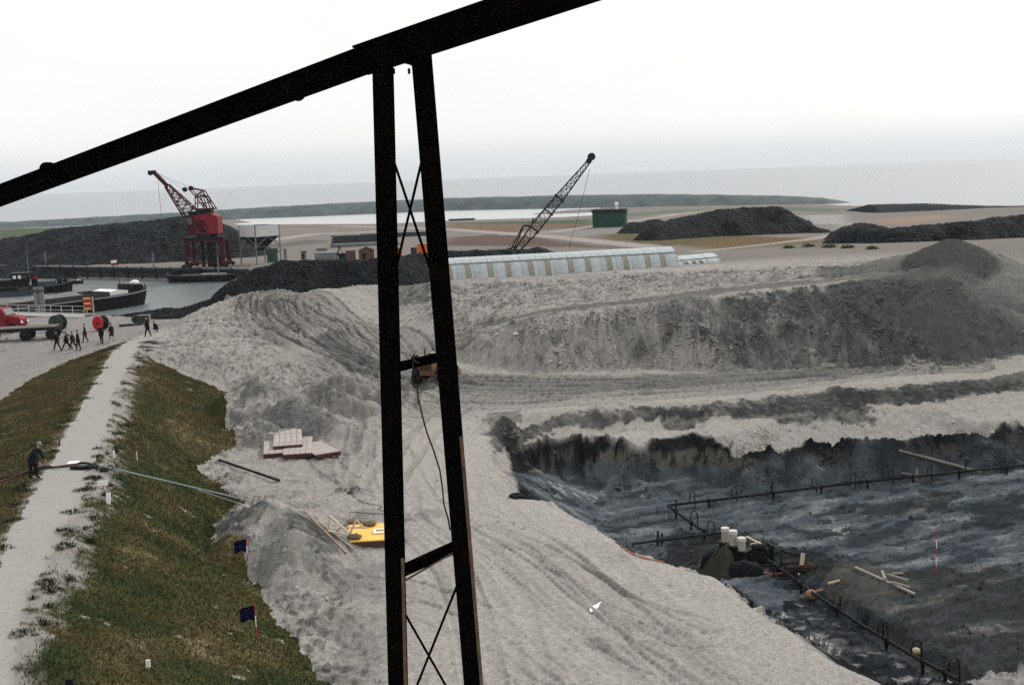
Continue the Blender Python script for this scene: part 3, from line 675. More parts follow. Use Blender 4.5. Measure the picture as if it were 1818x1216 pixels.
def plain(name, col, rgh=.7, metal=0, var=.25, scale=6.0, bump=0, dirt=None):
    """painted / natural surface with uneven tone"""
    m, t, b = mat_nodes(name)
    tc = N(t, 'ShaderNodeTexCoord')
    n1 = N(t, 'ShaderNodeTexNoise', {'Scale': scale, 'Detail': 6, 'Roughness': .7}); t.links.new(tc.outputs['Object'], n1.inputs['Vector'])
    mr = N(t, 'ShaderNodeMapRange', {'From Min': .3, 'From Max': .7, 'To Min': 1 - var, 'To Max': 1 + var}); t.links.new(n1.outputs['Fac'], mr.inputs['Value'])
    mu = N(t, 'ShaderNodeMix', data_type='RGBA', blend_type='MULTIPLY'); mu.inputs[0].default_value = 1
    mu.inputs[6].default_value = (*col, 1); t.links.new(mr.outputs[0], mu.inputs[7])
    out = mu.outputs[2]
    if dirt:
        n2 = N(t, 'ShaderNodeTexNoise', {'Scale': scale * .6, 'Detail': 8, 'Roughness': .75}); t.links.new(tc.outputs['Object'], n2.inputs['Vector'])
        cr = N(t, 'ShaderNodeMapRange', {'From Min': .5, 'From Max': .68}); t.links.new(n2.outputs['Fac'], cr.inputs['Value'])
        m2 = N(t, 'ShaderNodeMix', data_type='RGBA'); m2.inputs[7].default_value = (*dirt, 1)
        t.links.new(cr.outputs[0], m2.inputs[0]); t.links.new(out, m2.inputs[6]); out = m2.outputs[2]
    t.links.new(out, b.inputs['Base Color'])
    b.inputs['Roughness'].default_value = rgh; b.inputs['Metallic'].default_value = metal
    b.inputs['Specular IOR Level'].default_value = .5 if rgh < .5 else (.08 if max(col) < .06 else .2)
    if bump:
        bp = N(t, 'ShaderNodeBump', {'Strength': bump, 'Distance': .05}); t.links.new(n1.outputs['Fac'], bp.inputs['Height']); t.links.new(bp.outputs[0], b.inputs['Normal'])
    return m
M_SAND = ground_mat('sand', bump=.7)
M_PITM = ground_mat('wet_sand', bump=.35, grain=.14)
M_PATH = ground_mat('path_sand', bump=.3, grain=.10)

# turf: greens and straw in patches
def turf_mat():
    m, t, b = mat_nodes('turf')
    tc = N(t, 'ShaderNodeTexCoord')
    n1 = N(t, 'ShaderNodeTexNoise', {'Scale': .35, 'Detail': 6, 'Roughness': .65}); n2 = N(t, 'ShaderNodeTexNoise', {'Scale': 5.5, 'Detail': 6, 'Roughness': .75})
    for n in (n1, n2): t.links.new(tc.outputs['Object'], n.inputs['Vector'])
    ad = N(t, 'ShaderNodeMath', operation='MULTIPLY_ADD'); ad.inputs[1].default_value = .55; t.links.new(n2.outputs['Fac'], ad.inputs[0]); t.links.new(n1.outputs['Fac'], ad.inputs[2])
    cr = N(t, 'ShaderNodeValToRGB')
    el = cr.color_ramp.elements
    el[0].position = .56; el[0].color = (.012, .020, .006, 1)
    el[1].position = .98; el[1].color = (.20, .17, .10, 1)
    x = el.new(.68); x.color = (.028, .040, .011, 1)
    x = el.new(.80); x.color = (.062, .056, .019, 1)
    x = el.new(.90); x.color = (.10, .078, .034, 1)
    t.links.new(ad.outputs[0], cr.inputs[0])
    at = N(t, 'ShaderNodeAttribute', attribute_name='Col')
    mx = N(t, 'ShaderNodeMix', data_type='RGBA'); t.links.new(at.outputs['Alpha'], mx.inputs[0])
    t.links.new(cr.outputs[0], mx.inputs[6]); t.links.new(at.outputs['Color'], mx.inputs[7])
    # browner on the dry outer slope
    t.links.new(mx.outputs[2], b.inputs['Base Color'])
    b.inputs['Roughness'].default_value = .95; b.inputs['Specular IOR Level'].default_value = .1
    bp = N(t, 'ShaderNodeBump', {'Strength': .8, 'Distance': .15}); t.links.new(n2.outputs['Fac'], bp.inputs['Height']); t.links.new(bp.outputs[0], b.inputs['Normal'])
    return m
M_TURF = turf_mat()

# ------------------------------------------------------------------ object helpers
def tag(o, label=None, cat=None, group=None, kind=None):
    if label: o['label'] = label
    if cat: o['category'] = cat
    if group: o['group'] = group
    if kind: o['kind'] = kind
    return o
def link(name, me, mat=None, parent=None):
    o = bpy.data.objects.new(name, me); COL.objects.link(o)
    if mat is not None and len(me.materials) == 0: me.materials.append(mat)
    if parent is not None: o.parent = parent
    return o
def np_mesh(name, V, Q, smooth=True):
    me = bpy.data.meshes.new(name)
    me.vertices.add(len(V)); me.vertices.foreach_set('co', np.ascontiguousarray(V, np.float32).ravel())
    k = Q.shape[1]
    me.loops.add(Q.size); me.loops.foreach_set('vertex_index', np.ascontiguousarray(Q, np.int32).ravel())
    me.polygons.add(len(Q)); me.polygons.foreach_set('loop_start', np.arange(0, Q.size, k, dtype=np.int32))
    me.update(calc_edges=True)
    if smooth: me.polygons.foreach_set('use_smooth', np.ones(len(Q), bool))
    return me
idx = np.arange(NR * NC).reshape(NR, NC)
QF = np.stack([idx[:-1, :-1], idx[:-1, 1:], idx[1:, 1:], idx[1:, :-1]], -1).reshape(-1, 4)
def fmean(A): return .25 * (A[:-1, :-1] + A[:-1, 1:] + A[1:, 1:] + A[1:, :-1]).reshape(-1)
zoneid = np.zeros(len(QF), int)
zoneid[fmean(m_pitall) > .5] = 1
zoneid[fmean(m_lev) > .5] = 2
zoneid[fmean(m_path) > .5] = 3
zoneid[fmean(RR) > 172] = 4
VALL = np.stack([GX, GY, GZ], -1).reshape(-1, 3)
CALL = C.reshape(-1, 3); WALL = wetness.reshape(-1)
# how much of the crest is bare sand (alpha of the colour layer on the turf)
bare = np.clip(m_sh * sstep(-.22, .12, n2 + .4 * n3 + .12) + sstep(.42, .62, n2 + .5 * n3) * m_lev * .8, 0, 1).reshape(-1)
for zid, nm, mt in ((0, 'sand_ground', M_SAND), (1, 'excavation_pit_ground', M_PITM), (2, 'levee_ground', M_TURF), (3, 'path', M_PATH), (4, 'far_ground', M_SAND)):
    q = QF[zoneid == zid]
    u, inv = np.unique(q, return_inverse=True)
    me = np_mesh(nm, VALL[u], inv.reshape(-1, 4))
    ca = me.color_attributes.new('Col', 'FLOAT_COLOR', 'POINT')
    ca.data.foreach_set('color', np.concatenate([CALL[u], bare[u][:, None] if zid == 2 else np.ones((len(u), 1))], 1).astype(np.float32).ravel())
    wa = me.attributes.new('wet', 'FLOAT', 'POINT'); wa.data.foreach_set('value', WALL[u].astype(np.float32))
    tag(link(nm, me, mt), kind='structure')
# ------------------------------------------------------------------ water
def water_mat(name, col, rgh, sc, bump):
    m, t, b = mat_nodes(name)
    b.inputs['Base Color'].default_value = (*col, 1); b.inputs['Roughness'].default_value = rgh
    b.inputs['IOR'].default_value = 1.33
    tc = N(t, 'ShaderNodeTexCoord'); mp = N(t, 'ShaderNodeMapping', {'Scale': (1, .6, 1)}); t.links.new(tc.outputs['Object'], mp.inputs[0])
    n = N(t, 'ShaderNodeTexNoise', {'Scale': sc, 'Detail': 5, 'Roughness': .6}); t.links.new(mp.outputs[0], n.inputs['Vector'])
    bp = N(t, 'ShaderNodeBump', {'Strength': bump, 'Distance': .3}); t.links.new(n.outputs['Fac'], bp.inputs['Height']); t.links.new(bp.outputs[0], b.inputs['Normal'])
    return m
WL = -2.2
def sheet(name, pts, z, mat):
    me = bpy.data.meshes.new(name); me.from_pydata([(x, y, z) for x, y in pts], [], [tuple(range(len(pts)))]); 
    return link(name, me, mat)
tag(sheet('harbour_water', [(-320,100),(-26,100),(-26,290),(-320,290)], WL, water_mat('harbour_water_surface', (.15,.17,.18), .22, 1.4, .9)), kind='structure')
tag(sheet('sea', [(-6500,300),(6500,300),(6500,7500),(-6500,7500)], WL, water_mat('sea_surface', (.16,.19,.215), .26, .25, .8)), kind='structure')
MATS['sea_surface'].node_tree.nodes['Principled BSDF'].inputs['Specular IOR Level'].default_value = .5
_b = [PZ(420, 404, WL), PZ(700, 404, WL), PZ(1066, 392, WL), PZ(1066, 368, WL), PZ(800, 373, WL), PZ(420, 388, WL)]
tag(sheet('basin_water', [(p[0], p[1]) for p in _b], WL + .03, water_mat('basin_surface', (.42,.44,.45), .35, .8, 1.0)), kind='structure')

# ------------------------------------------------------------------ generic strip/prism helpers
def add_box(bm, c, s, rot=None):
    m = Matrix.Translation(c) @ (rot.to_4x4() if rot is not None else Matrix()) @ Matrix.Diagonal((s[0], s[1], s[2], 1))
    return bmesh.ops.create_cube(bm, size=1.0, matrix=m)['verts']
def frame_to(d):
    d = Vector(d).normalized(); return d.to_track_quat('Z', 'Y').to_matrix()
def add_bar(bm, a, b, wx, wy=None, up=None):
    a, b = Vector(a), Vector(b); d = b - a
    rot = frame_to(d)
    if up is not None:
        z = d.normalized(); x = Vector(up).cross(z)
        if x.length > 1e-5:
            x.normalize(); y = z.cross(x); rot = Matrix((x, y, z)).transposed()
    return add_box(bm, (a + b) / 2, (wx, wy if wy else wx, d.length), rot)
def add_tube(bm, pts, r, seg=8, cap=True, taper=None):
    pts = [Vector(p) for p in pts]; rings = []
    for i, p in enumerate(pts):
        d = (pts[min(i + 1, len(pts) - 1)] - pts[max(i - 1, 0)])
        rot = frame_to(d); rr = r if taper is None else r * (1 + (taper - 1) * i / (len(pts) - 1))
        rings.append([bm.verts.new(p + rot @ Vector((rr * math.cos(2 * math.pi * k / seg), rr * math.sin(2 * math.pi * k / seg), 0))) for k in range(seg)])
    for i in range(len(rings) - 1):
        for k in range(seg):
            bm.faces.new((rings[i][k], rings[i][(k + 1) % seg], rings[i + 1][(k + 1) % seg], rings[i + 1][k]))
    if cap:
        bm.faces.new(rings[0][::-1]); bm.faces.new(rings[-1])
    return rings
def add_cyl(bm, a, b, r, seg=12, r2=None):
    return add_tube(bm, [a, b], r, seg, True, (r2 / r) if r2 is not None else None)
def add_prism(bm, poly, depth, mtx=Matrix()):
    """polygon in local XZ extruded along local Y by depth (centred)"""
    f = [bm.verts.new(mtx @ Vector((x, -depth / 2, z))) for x, z in poly]
    g = [bm.verts.new(mtx @ Vector((x, depth / 2, z))) for x, z in poly]
    n = len(poly)
    bm.faces.new(f); bm.faces.new(g[::-1])
    for i in range(n): bm.faces.new((f[(i + 1) % n], f[i], g[i], g[(i + 1) % n]))
def build(name, fn, mat, parent=None, bevel=0, smooth=False):
    bm = bmesh.new(); fn(bm)
    if bevel: bmesh.ops.bevel(bm, geom=bm.edges[:], offset=bevel, segments=1, affect='EDGES')
    bmesh.ops.recalc_face_normals(bm, faces=bm.faces[:])
    me = bpy.data.meshes.new(name); bm.to_mesh(me); bm.free()
    if smooth: me.polygons.foreach_set('use_smooth', np.ones(len(me.polygons), bool))
    return link(name, me, mat, parent)
def empty(name, loc, rz=0, label=None, cat=None, group=None):
    o = bpy.data.objects.new(name, None); COL.objects.link(o); o.location = loc; o.rotation_euler = (0, 0, rz)
    o.empty_display_size = .2
    return tag(o, label, cat, group)

# ------------------------------------------------------------------ ring dyke beyond the basin
def strip_mesh(name, foot, mat, wtop, zb, seed, amp=.5, sub=220, label=None):
    """long bank: foot polyline (x, y, ztop), back side falls to the sea"""
    F_ = np.array(foot); n = len(F_)
    t = np.linspace(0, n - 1, sub); i = np.clip(t.astype(int), 0, n - 2); f = (t - i)[:, None]
    P = F_[i] * (1 - f) + F_[i + 1] * f
    prof = [(0, 0), (.25, .3), (.5, .6), (.75, .88), (1, 1), (1.35, 1), (1.7, .8), (2.2, .4), (2.8, 0)]
    V = []
    for k, (u, v) in enumerate(prof):
        q = P.copy(); q[:, 1] += u * wtop
        q[:, 2] = zb + (P[:, 2] - zb) * v + (amp * fbm(P[:, 0] * .09 + seed, np.full(sub, k * .7 + seed), 4, .65) if 0 < k < 8 else 0)
        V.append(q)
    V = np.concatenate(V); Q = []
    for k in range(len(prof) - 1):
        a = np.arange(sub - 1) + k * sub
        Q.append(np.stack([a, a + 1, a + 1 + sub, a + sub], -1))
    me = np_mesh(name, V, np.concatenate(Q))
    return link(name, me, mat)
M_DYKE = plain('dyke_stone', (.085, .105, .11), .95, var=.35, scale=.12, bump=.3)
foot = []
for px, py, ty in ((-300,416,405), (-100,411,398), (0,407,395), (200,399,384), (400,391,372), (560,385,363), (800,375,352), (1000,371,347), (1200,367,345), (1400,364,347), (1480,363,351), (1520,361,357)):
    a = PZ(px, py, -2.3); b = PD(px, ty, a[1] + 16)
    foot.append((a[0], a[1], b[2]))
tag(strip_mesh('dyke', foot, M_DYKE, 16, -2.7, 3.0), kind='structure')
bank = []
for px, py, ty in ((1525,375,373), (1560,378,363), (1650,376,361), (1740,375,364), (1850,374,366), (2100,378,370)):
    a = PZ(px, py, -.3); b = PD(px, ty, a[1] + 8)
    bank.append((a[0], a[1], b[2]))
tag(strip_mesh('stone_bank', bank, plain('dark_bank_stone', (.022, .027, .033), .95, var=.4, scale=.5, bump=.4), 8, -1.0, 8.0, .35), 'low dark stone bank along the seashore at the far right', 'bank')

# ------------------------------------------------------------------ haze
hz = build('haze', lambda bm: add_box(bm, (0, 3000, 11), (13600, 9400, 40)), None)
m = bpy.data.materials.new('haze_air'); m.use_nodes = True; t = m.node_tree; t.nodes.clear()
pv = N(t, 'ShaderNodeVolumePrincipled'); pv.inputs['Color'].default_value = (.90, .94, 1.0, 1); pv.inputs['Density'].default_value = .00007; pv.inputs['Anisotropy'].default_value = .2
mo = N(t, 'ShaderNodeOutputMaterial'); t.links.new(pv.outputs[0], mo.inputs['Volume'])
hz.data.materials.append(m)
tag(hz, kind='stuff')
# ------------------------------------------------------------------ common finishes
STEEL_BLK = plain('black_steel', (.0018, .0016, .0015), .9, .0, .4, 8.0, .2, dirt=(.006, .0035, .002))  # near-black base colour with slightly browner patches
STEEL_BLK.node_tree.nodes['Principled BSDF'].inputs['Specular IOR Level'].default_value = 0.0
RED = plain('red_paint', (.19, .010, .018), .6, 0, .3, 2.0, 0, dirt=(.07, .010, .014))
DKRED = plain('dark_red_paint', (.055, .007, .010), .65, 0, .35, 2.0)
BLACKM = plain('black_iron', (.014, .015, .018), .7, 0, .4, 3.0)
DKGREY = plain('dark_grey_paint', (.045, .05, .055), .7, 0, .3, 2.0)
GREY = plain('grey_sheet', (.17, .175, .18), .6, 0, .25, 1.2)
RUBBER = plain('rubber', (.016, .016, .017), .9, 0, .3, 8)
WHITE = plain('white_paint', (.75, .75, .72), .6, 0, .1, 6)
CREAM = plain('cream_wood', (.52, .42, .31), .8, 0, .2, 9)
WOOD = plain('weathered_wood', (.27, .215, .17), .9, 0, .3, 7, .2)
WOODD = plain('brown_wood', (.10, .06, .045), .9, 0, .35, 6, .2)
ORANGE = plain('orange_paint', (.55, .13, .03), .6, 0, .15, 3)
GREENP = plain('green_boards', (.015, .06, .045), .8, 0, .3, 2)
GREENC = plain('green_paint', (.02, .075, .05), .7, 0, .3, 2)
YELLOWP = plain('yellow_plywood', (.80, .48, .10), .6, 0, .12, 3)
ROOFF = plain('roofing_felt', (.085, .09, .095), .9, 0, .35, 1.5)
GLASS = plain('dark_glass', (.05, .06, .07), .15, 0, .1, 3)

# ------------------------------------------------------------------ black stone and coal heaps
def heap(name, ridge, slope, mat, label, cat='heap', res=.7, rough_=.55, group=None, zmin=None, seed=0., kind=None, flatshade=True):
    """ridge: world points (x, y, ztop); sides fall away at the given slope until the ground"""
    Rg = np.array(ridge, float); hmax = Rg[:, 2].max() + 3
    x0, x1 = Rg[:, 0].min() - hmax / slope - 1, Rg[:, 0].max() + hmax / slope + 1
    y0, y1 = Rg[:, 1].min() - hmax / slope - 1, Rg[:, 1].max() + hmax / slope + 1
    X, Y = np.meshgrid(np.arange(x0, x1, res), np.arange(y0, y1, res), indexing='ij')
    rs = np.random.RandomState(int(seed * 10) + 3)
    X = X + rs.uniform(-.3, .3, X.shape) * res; Y = Y + rs.uniform(-.3, .3, X.shape) * res
    H = np.full(X.shape, -99.)
    segs = [(Rg[i], Rg[i + 1]) for i in range(len(Rg) - 1)] or [(Rg[0], Rg[0])]
    wx = X + 1.6 * fbm(X * .13 + seed, Y * .13, 3); wy = Y + 1.6 * fbm(X * .13 + 40 + seed, Y * .13, 3)
    for a, b in segs:
        ex, ey = b[0] - a[0], b[1] - a[1]
        t = np.clip(((wx - a[0]) * ex + (wy - a[1]) * ey) / (ex * ex + ey * ey + 1e-9), 0, 1)
        dd = np.hypot(wx - a[0] - t * ex, wy - a[1] - t * ey)
        H = np.maximum(H, a[2] + t * (b[2] - a[2]) - slope * (np.sqrt(dd * dd + .8) - .89))
    H += .7 * rough_ * fbm(X * .3 + seed, Y * .3, 3) + rough_ * .8 * np.abs(fbm(X * 1.1 + seed, Y * 1.1, 2)) + rs.uniform(-.22, .22, X.shape) * rough_
    G = sample(GZ, X, Y)
    if zmin is not None: G = np.maximum(G, zmin)
    keep = H > G - .35
    ii = np.arange(X.size).reshape(X.shape)
    Q = np.stack([ii[:-1, :-1], ii[1:, :-1], ii[1:, 1:], ii[:-1, 1:]], -1).reshape(-1, 4)
    Q = Q[keep.reshape(-1)[Q].any(1)]
    H = np.maximum(H, G - .6)
    u, inv = np.unique(Q, return_inverse=True)
    me = np_mesh(name, np.stack([X, Y, H], -1).reshape(-1, 3)[u], inv.reshape(-1, 4), smooth=not flatshade)
    return tag(link(name, me, mat), label, cat, group, kind)
def stone_mat(name, c0, c1, sc=2.6):
    m, t, b = mat_nodes(name)
    tc = N(t, 'ShaderNodeTexCoord')
    v = N(t, 'ShaderNodeTexVoronoi', {'Scale': sc}); t.links.new(tc.outputs['Object'], v.inputs['Vector'])
    cr = N(t, 'ShaderNodeValToRGB'); cr.color_ramp.elements[0].color = (*c0, 1); cr.color_ramp.elements[1].color = (*c1, 1)
    cr.color_ramp.elements[0].position = .25; cr.color_ramp.elements[1].position = .95
    sp = N(t, 'ShaderNodeSeparateColor'); t.links.new(v.outputs['Color'], sp.inputs[0]); t.links.new(sp.outputs[0], cr.inputs[0])
    nn = N(t, 'ShaderNodeTexNoise', {'Scale': .16, 'Detail': 6, 'Roughness': .65}); t.links.new(tc.outputs['Object'], nn.inputs['Vector'])
    mr = N(t, 'ShaderNodeMapRange', {'From Min': .35, 'From Max': .68, 'To Min': .5, 'To Max': 1.35}); t.links.new(nn.outputs['Fac'], mr.inputs['Value'])
    mu = N(t, 'ShaderNodeMix', data_type='RGBA', blend_type='MULTIPLY'); mu.inputs[0].default_value = 1; t.links.new(cr.outputs[0], mu.inputs[6]); t.links.new(mr.outputs[0], mu.inputs[7])
    t.links.new(mu.outputs[2], b.inputs['Base Color']); b.inputs['Roughness'].default_value = .85; b.inputs['Specular IOR Level'].default_value = .1
    bp = N(t, 'ShaderNodeBump', {'Strength': .9, 'Distance': .4}); t.links.new(v.outputs['Distance'], bp.inputs['Height']); t.links.new(bp.outputs[0], b.inputs['Normal'])
    return m
BASALT = stone_mat('basalt_rubble', (.002, .003, .0045), (.013, .017, .022))
SLAG = stone_mat('dark_slag', (.005, .0075, .010), (.024, .031, .036), 1.8)
heap('slag_heap', [PD(-60,440,262), PD(40,420,250), PD(110,404,246), PD(200,397,243), PD(260,392,243), PD(320,384,243), PD(350,384,243), PD(395,398,243)], .62, SLAG, 'long dark slag heap on the quay behind the red crane', res=.6, rough_=.32, seed=1.)
heap('slag_heap', [PD(5,424,275), PD(30,420,275), PD(45,424,275)], .6, SLAG, 'small dark slag mound at the far left edge beyond the harbour', res=.9, rough_=.4, seed=2.)
heap('basalt_heap', [PD(425,500,152), PD(470,472,153), PD(500,462,153), PD(560,463,153), PD(640,461,153), PD(700,458,153), PD(745,452,156), PD(800,447,158), PD(880,444,160)], .8, BASALT, 'black basalt heap stretching behind the sand crest to the arched hut', res=.32, rough_=.34, seed=3.)
heap('stone_revetment', [PD(205,560,150), PD(260,553,150), PD(330,546,150), PD(372,534,151), PD(400,520,152), PD(430,505,152)], .55, BASALT, 'low black stone revetment along the harbour edge beside the barge', 'revetment', res=.32, rough_=.3, seed=4.)
heap('basalt_heap', [PD(1165,400,232), PD(1210,384,238), PD(1270,374,240), PD(1330,369,241), PD(1385,367,240), PD(1395,378,238), PD(1430,398,235), PD(1462,407,232)], .72, BASALT, 'large black basalt heap right of the green shed', res=.5, rough_=.42, seed=5.)
heap('basalt_heap', [PD(1125,396,262), PD(1165,389,262)], .7, BASALT, 'small black rubble mound beside the green shed', res=.8, rough_=.4, seed=6.)
heap('basalt_heap', [PD(1505,404,196), PD(1560,406,190), PD(1620,402,189), PD(1700,394,188), PD(1780,385,188), PD(1850,380,188), PD(1950,378,188)], .75, BASALT, 'long black basalt heap behind the conical sand pile on the right', res=.45, rough_=.42, seed=7.)
heap('basalt_heap', [PD(1505,402,208), PD(1530,396,210), PD(1560,400,208)], .72, BASALT, 'small black basalt mound at the left tip of the right hand heap', res=.6, rough_=.5, seed=8.)
heap('timber_rubble_mound', [PD(810,449,185), PD(860,446,185), PD(925,442,185), PD(955,441,185)], .5, BASALT, 'low black strip of rubble behind the arched hut roof', 'mound', res=.6, rough_=.4, seed=9.)

# ------------------------------------------------------------------ the steel frame right in front of the lens
fr = empty('steel_frame', (0, 0, 0), 0, 'black steel trestle frame with sloping beam in the near foreground', 'steel frame')
def ibeam(bm, a, b, h, wd, up=(0, 0, 1), tf=.02):
    a, b = Vector(a), Vector(b); z = (b - a).normalized(); y = Vector(up); y = (y - z * y.dot(z)).normalized(); x = y.cross(z)
    rot = Matrix((x, y, z)).transposed(); c = (a + b) / 2; L = (b - a).length
    add_box(bm, c + y * (h / 2 - tf / 2), (wd, tf, L), rot); add_box(bm, c - y * (h / 2 - tf / 2), (wd, tf, L), rot)
    add_box(bm, c, (tf * .8, h - 2 * tf, L), rot)
bl0, bl1 = PD(-220, 429, 17.2), PD(705, 86, 11.15)
bl0 = Vector(bl1).lerp(Vector(bl0), 1.6)
build('beam', lambda bm: ibeam(bm, bl0, bl1, .235, .16), STEEL_BLK, fr)
br0, br1 = PD(640, 108, 11.3), PD(1500, -180, 8.2)
br1 = Vector(br0).lerp(Vector(br1), 2.3)
build('beam', lambda bm: ibeam(bm, br0, br1, .265, .16), STEEL_BLK, fr)
DL = 11.1
def leg_line(pxt, pyt, pxb, pyb, D):
    a = Vector(PD(pxt, pyt, D)); b = Vector(PD(pxb, pyb, D)); d = (b - a)
    t = (-2.55 - a.z) / d.z
    return a, a + d * t
la, lb = leg_line(679, 84, 707, 1216, DL)
ra, rb = leg_line(747, 84, 841, 1216, DL)
def leg(bm, a, b):
    ibeam(bm, a, b, .155, .182, up=(0, 1, 0), tf=.014)
build('leg', lambda bm: leg(bm, la, lb), STEEL_BLK, fr)
build('leg', lambda bm: leg(bm, ra, rb), STEEL_BLK, fr)
LIT_EDGE = plain('lit_edge_brown', (.085, .055, .038), .9, 0, .5, 9, .3)  # brown that stands for light on the flange edges
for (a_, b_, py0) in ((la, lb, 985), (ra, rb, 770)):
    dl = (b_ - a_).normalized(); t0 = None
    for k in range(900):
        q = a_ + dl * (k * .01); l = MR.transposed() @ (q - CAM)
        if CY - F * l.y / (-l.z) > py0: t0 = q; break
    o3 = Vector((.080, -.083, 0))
    build('lit_flange_strip', lambda bm: add_bar(bm, t0 + o3, b_ + o3 + Vector((0, 0, .4)), .03, .014, up=(0, 1, 0)), LIT_EDGE, fr)  # strip paints the light falling on the leg's lower right flange
CONC = plain('concrete', (.30, .29, .27), .95, 0, .2, 2, .2)
for p in (lb, rb):
    build('footing', lambda bm: add_box(bm, (p.x, p.y, -2.5), (.7, .7, .6)), CONC, fr)
def on_leg(a, b, py, side):
    # point of a leg line at a picture height
    best = None
    for k in range(400):
        t = k / 400; q = a + (b - a) * t
        l = MR.transposed() @ (q - CAM); y = CY - F * l.y / (-l.z)
        if best is None or abs(y - py) < best[0]: best = (abs(y - py), q)
    return best[1] + Vector((side * .07, 0, 0))
build('cross_bar', lambda bm: ibeam(bm, on_leg(la, lb, 654, 1), on_leg(ra, rb, 630, -1), .085, .07, tf=.012), STEEL_BLK, fr)
build('cross_bar', lambda bm: ibeam(bm, on_leg(la, lb, 1015, 1), on_leg(ra, rb, 968, -1), .10, .10, tf=.014), STEEL_BLK, fr)
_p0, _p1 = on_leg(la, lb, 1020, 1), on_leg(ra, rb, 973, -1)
build('lit_flange_strip', lambda bm: add_bar(bm, _p0 + Vector((.02, -.056, -.038)), _p1 + Vector((-.02, -.056, -.038)), .012, .035, up=(0, 1, 0)), LIT_EDGE, fr)  # same painted light along the lower cross bar
for (y0, s0, y1, s1) in ((285, 0, 492, 1), (280, 1, 478, 0), (1082, 0, 1290, 1), (1035, 1, 1262, 0)):
    p0 = on_leg(*( (ra, rb) if s0 else (la, lb)), y0, -1 if s0 else 1); p1 = on_leg(*((ra, rb) if s1 else (la, lb)), y1, -1 if s1 else 1)
    build('brace_rod', lambda bm: add_cyl(bm, p0, p1, .0125, 8), STEEL_BLK, fr)
def gus(bm):
    g = [(660,73),(668,73),(684,78),(735,62),(764,70),(764,90),(764,150),(738,150),(733,120),(728,116),(716,113),(701,112),(697,118),(697,150),(664,150)]
    for D in (DL - .1, DL - .115):
        pass
    f = [bm.verts.new(PD(x, y, DL - .085)) for x, y in g]; k = [bm.verts.new(PD(x, y, DL - .1)) for x, y in g]
    bm.faces.new(f); bm.faces.new(k[::-1]); n = len(g)
    for i in range(n): bm.faces.new((f[i], f[(i + 1) % n], k[(i + 1) % n], k[i]))
build('gusset_plate', gus, STEEL_BLK, fr)
for (px, py, D, r) in ((86, 301, 14.75, .088), (527, 166, 12.05, .075), (685, 74, 11.0, .034)):
    c = Vector(PD(px, py, D)); build('roller', lambda bm: add_cyl(bm, c - Vector((0, .07, 0)), c + Vector((0, .07, 0)), r, 20), STEEL_BLK, fr)
for (px, py) in ((699, 122), (726, 122)):
    c = PD(px, py, DL - .06); build('bolt', lambda bm: add_cyl(bm, c, (c[0], c[1], c[2] - .05), .012, 6), STEEL_BLK, fr)

# rope tied to the cross bar
ROPE = plain('tarred_rope', (.022, .018, .015), .9, 0, .4, 30)
rp = empty('rope', PD(737, 640, DL - .06), 0, 'knotted dark rope hanging from the cross bar of the steel frame', 'rope')
def rel(pts, D): 
    o_ = Vector(rp.location); return [Vector(PD(x, y, D)) - o_ for x, y in pts]
build('strand', lambda bm: add_tube(bm, rel([(741,690),(742,705),(749,735),(757,765),(770,800),(781,835),(786,870),(788,895),(795,918),(799,940)], DL - .06), .0085, 6), ROPE, rp, smooth=True)
build('loop', lambda bm: (add_tube(bm, rel([(735,628),(733,648),(736,660),(731,668),(730,677),(735,686),(741,692),(743,683),(742,672),(738,664),(737,655)], DL - .06), .009, 6), add_tube(bm, rel([(733,640),(745,645),(742,632),(730,636)], DL - .10), .014, 6)), ROPE, rp, smooth=True)
build('knot', lambda bm: (add_tube(bm, rel([(735,658),(739,664),(736,672)], DL - .06), .022, 8)), ROPE, rp, smooth=True)

# ------------------------------------------------------------------ arched huts
def hut_mat():
    m, t, b = mat_nodes('galvanised_sheet')
    tc = N(t, 'ShaderNodeTexCoord')
    n1 = N(t, 'ShaderNodeTexNoise', {'Scale': 1.1, 'Detail': 7, 'Roughness': .7}); t.links.new(tc.outputs['Object'], n1.inputs['Vector'])
    cr = N(t, 'ShaderNodeValToRGB'); cr.color_ramp.elements[0].position = .35; cr.color_ramp.elements[0].color = (.33, .375, .395, 1); cr.color_ramp.elements[1].position = .65; cr.color_ramp.elements[1].color = (.50, .54, .555, 1)
    t.links.new(n1.outputs['Fac'], cr.inputs[0]); t.links.new(cr.outputs[0], b.inputs['Base Color'])
    b.inputs['Metallic'].default_value = .0; b.inputs['Roughness'].default_value = .65; b.inputs['Specular IOR Level'].default_value = .2
    wv = N(t, 'ShaderNodeTexWave', {'Scale': 2.6}); t.links.new(tc.outputs['Object'], wv.inputs['Vector'])
    bp = N(t, 'ShaderNodeBump', {'Strength': .5, 'Distance': .05}); t.links.new(wv.outputs['Fac'], bp.inputs['Height']); t.links.new(bp.outputs[0], b.inputs['Normal'])
    return m
ALU = hut_mat()
SKYL = plain('yellowed_skylight', (.255, .24, .19), .7, 0, .35, 3)
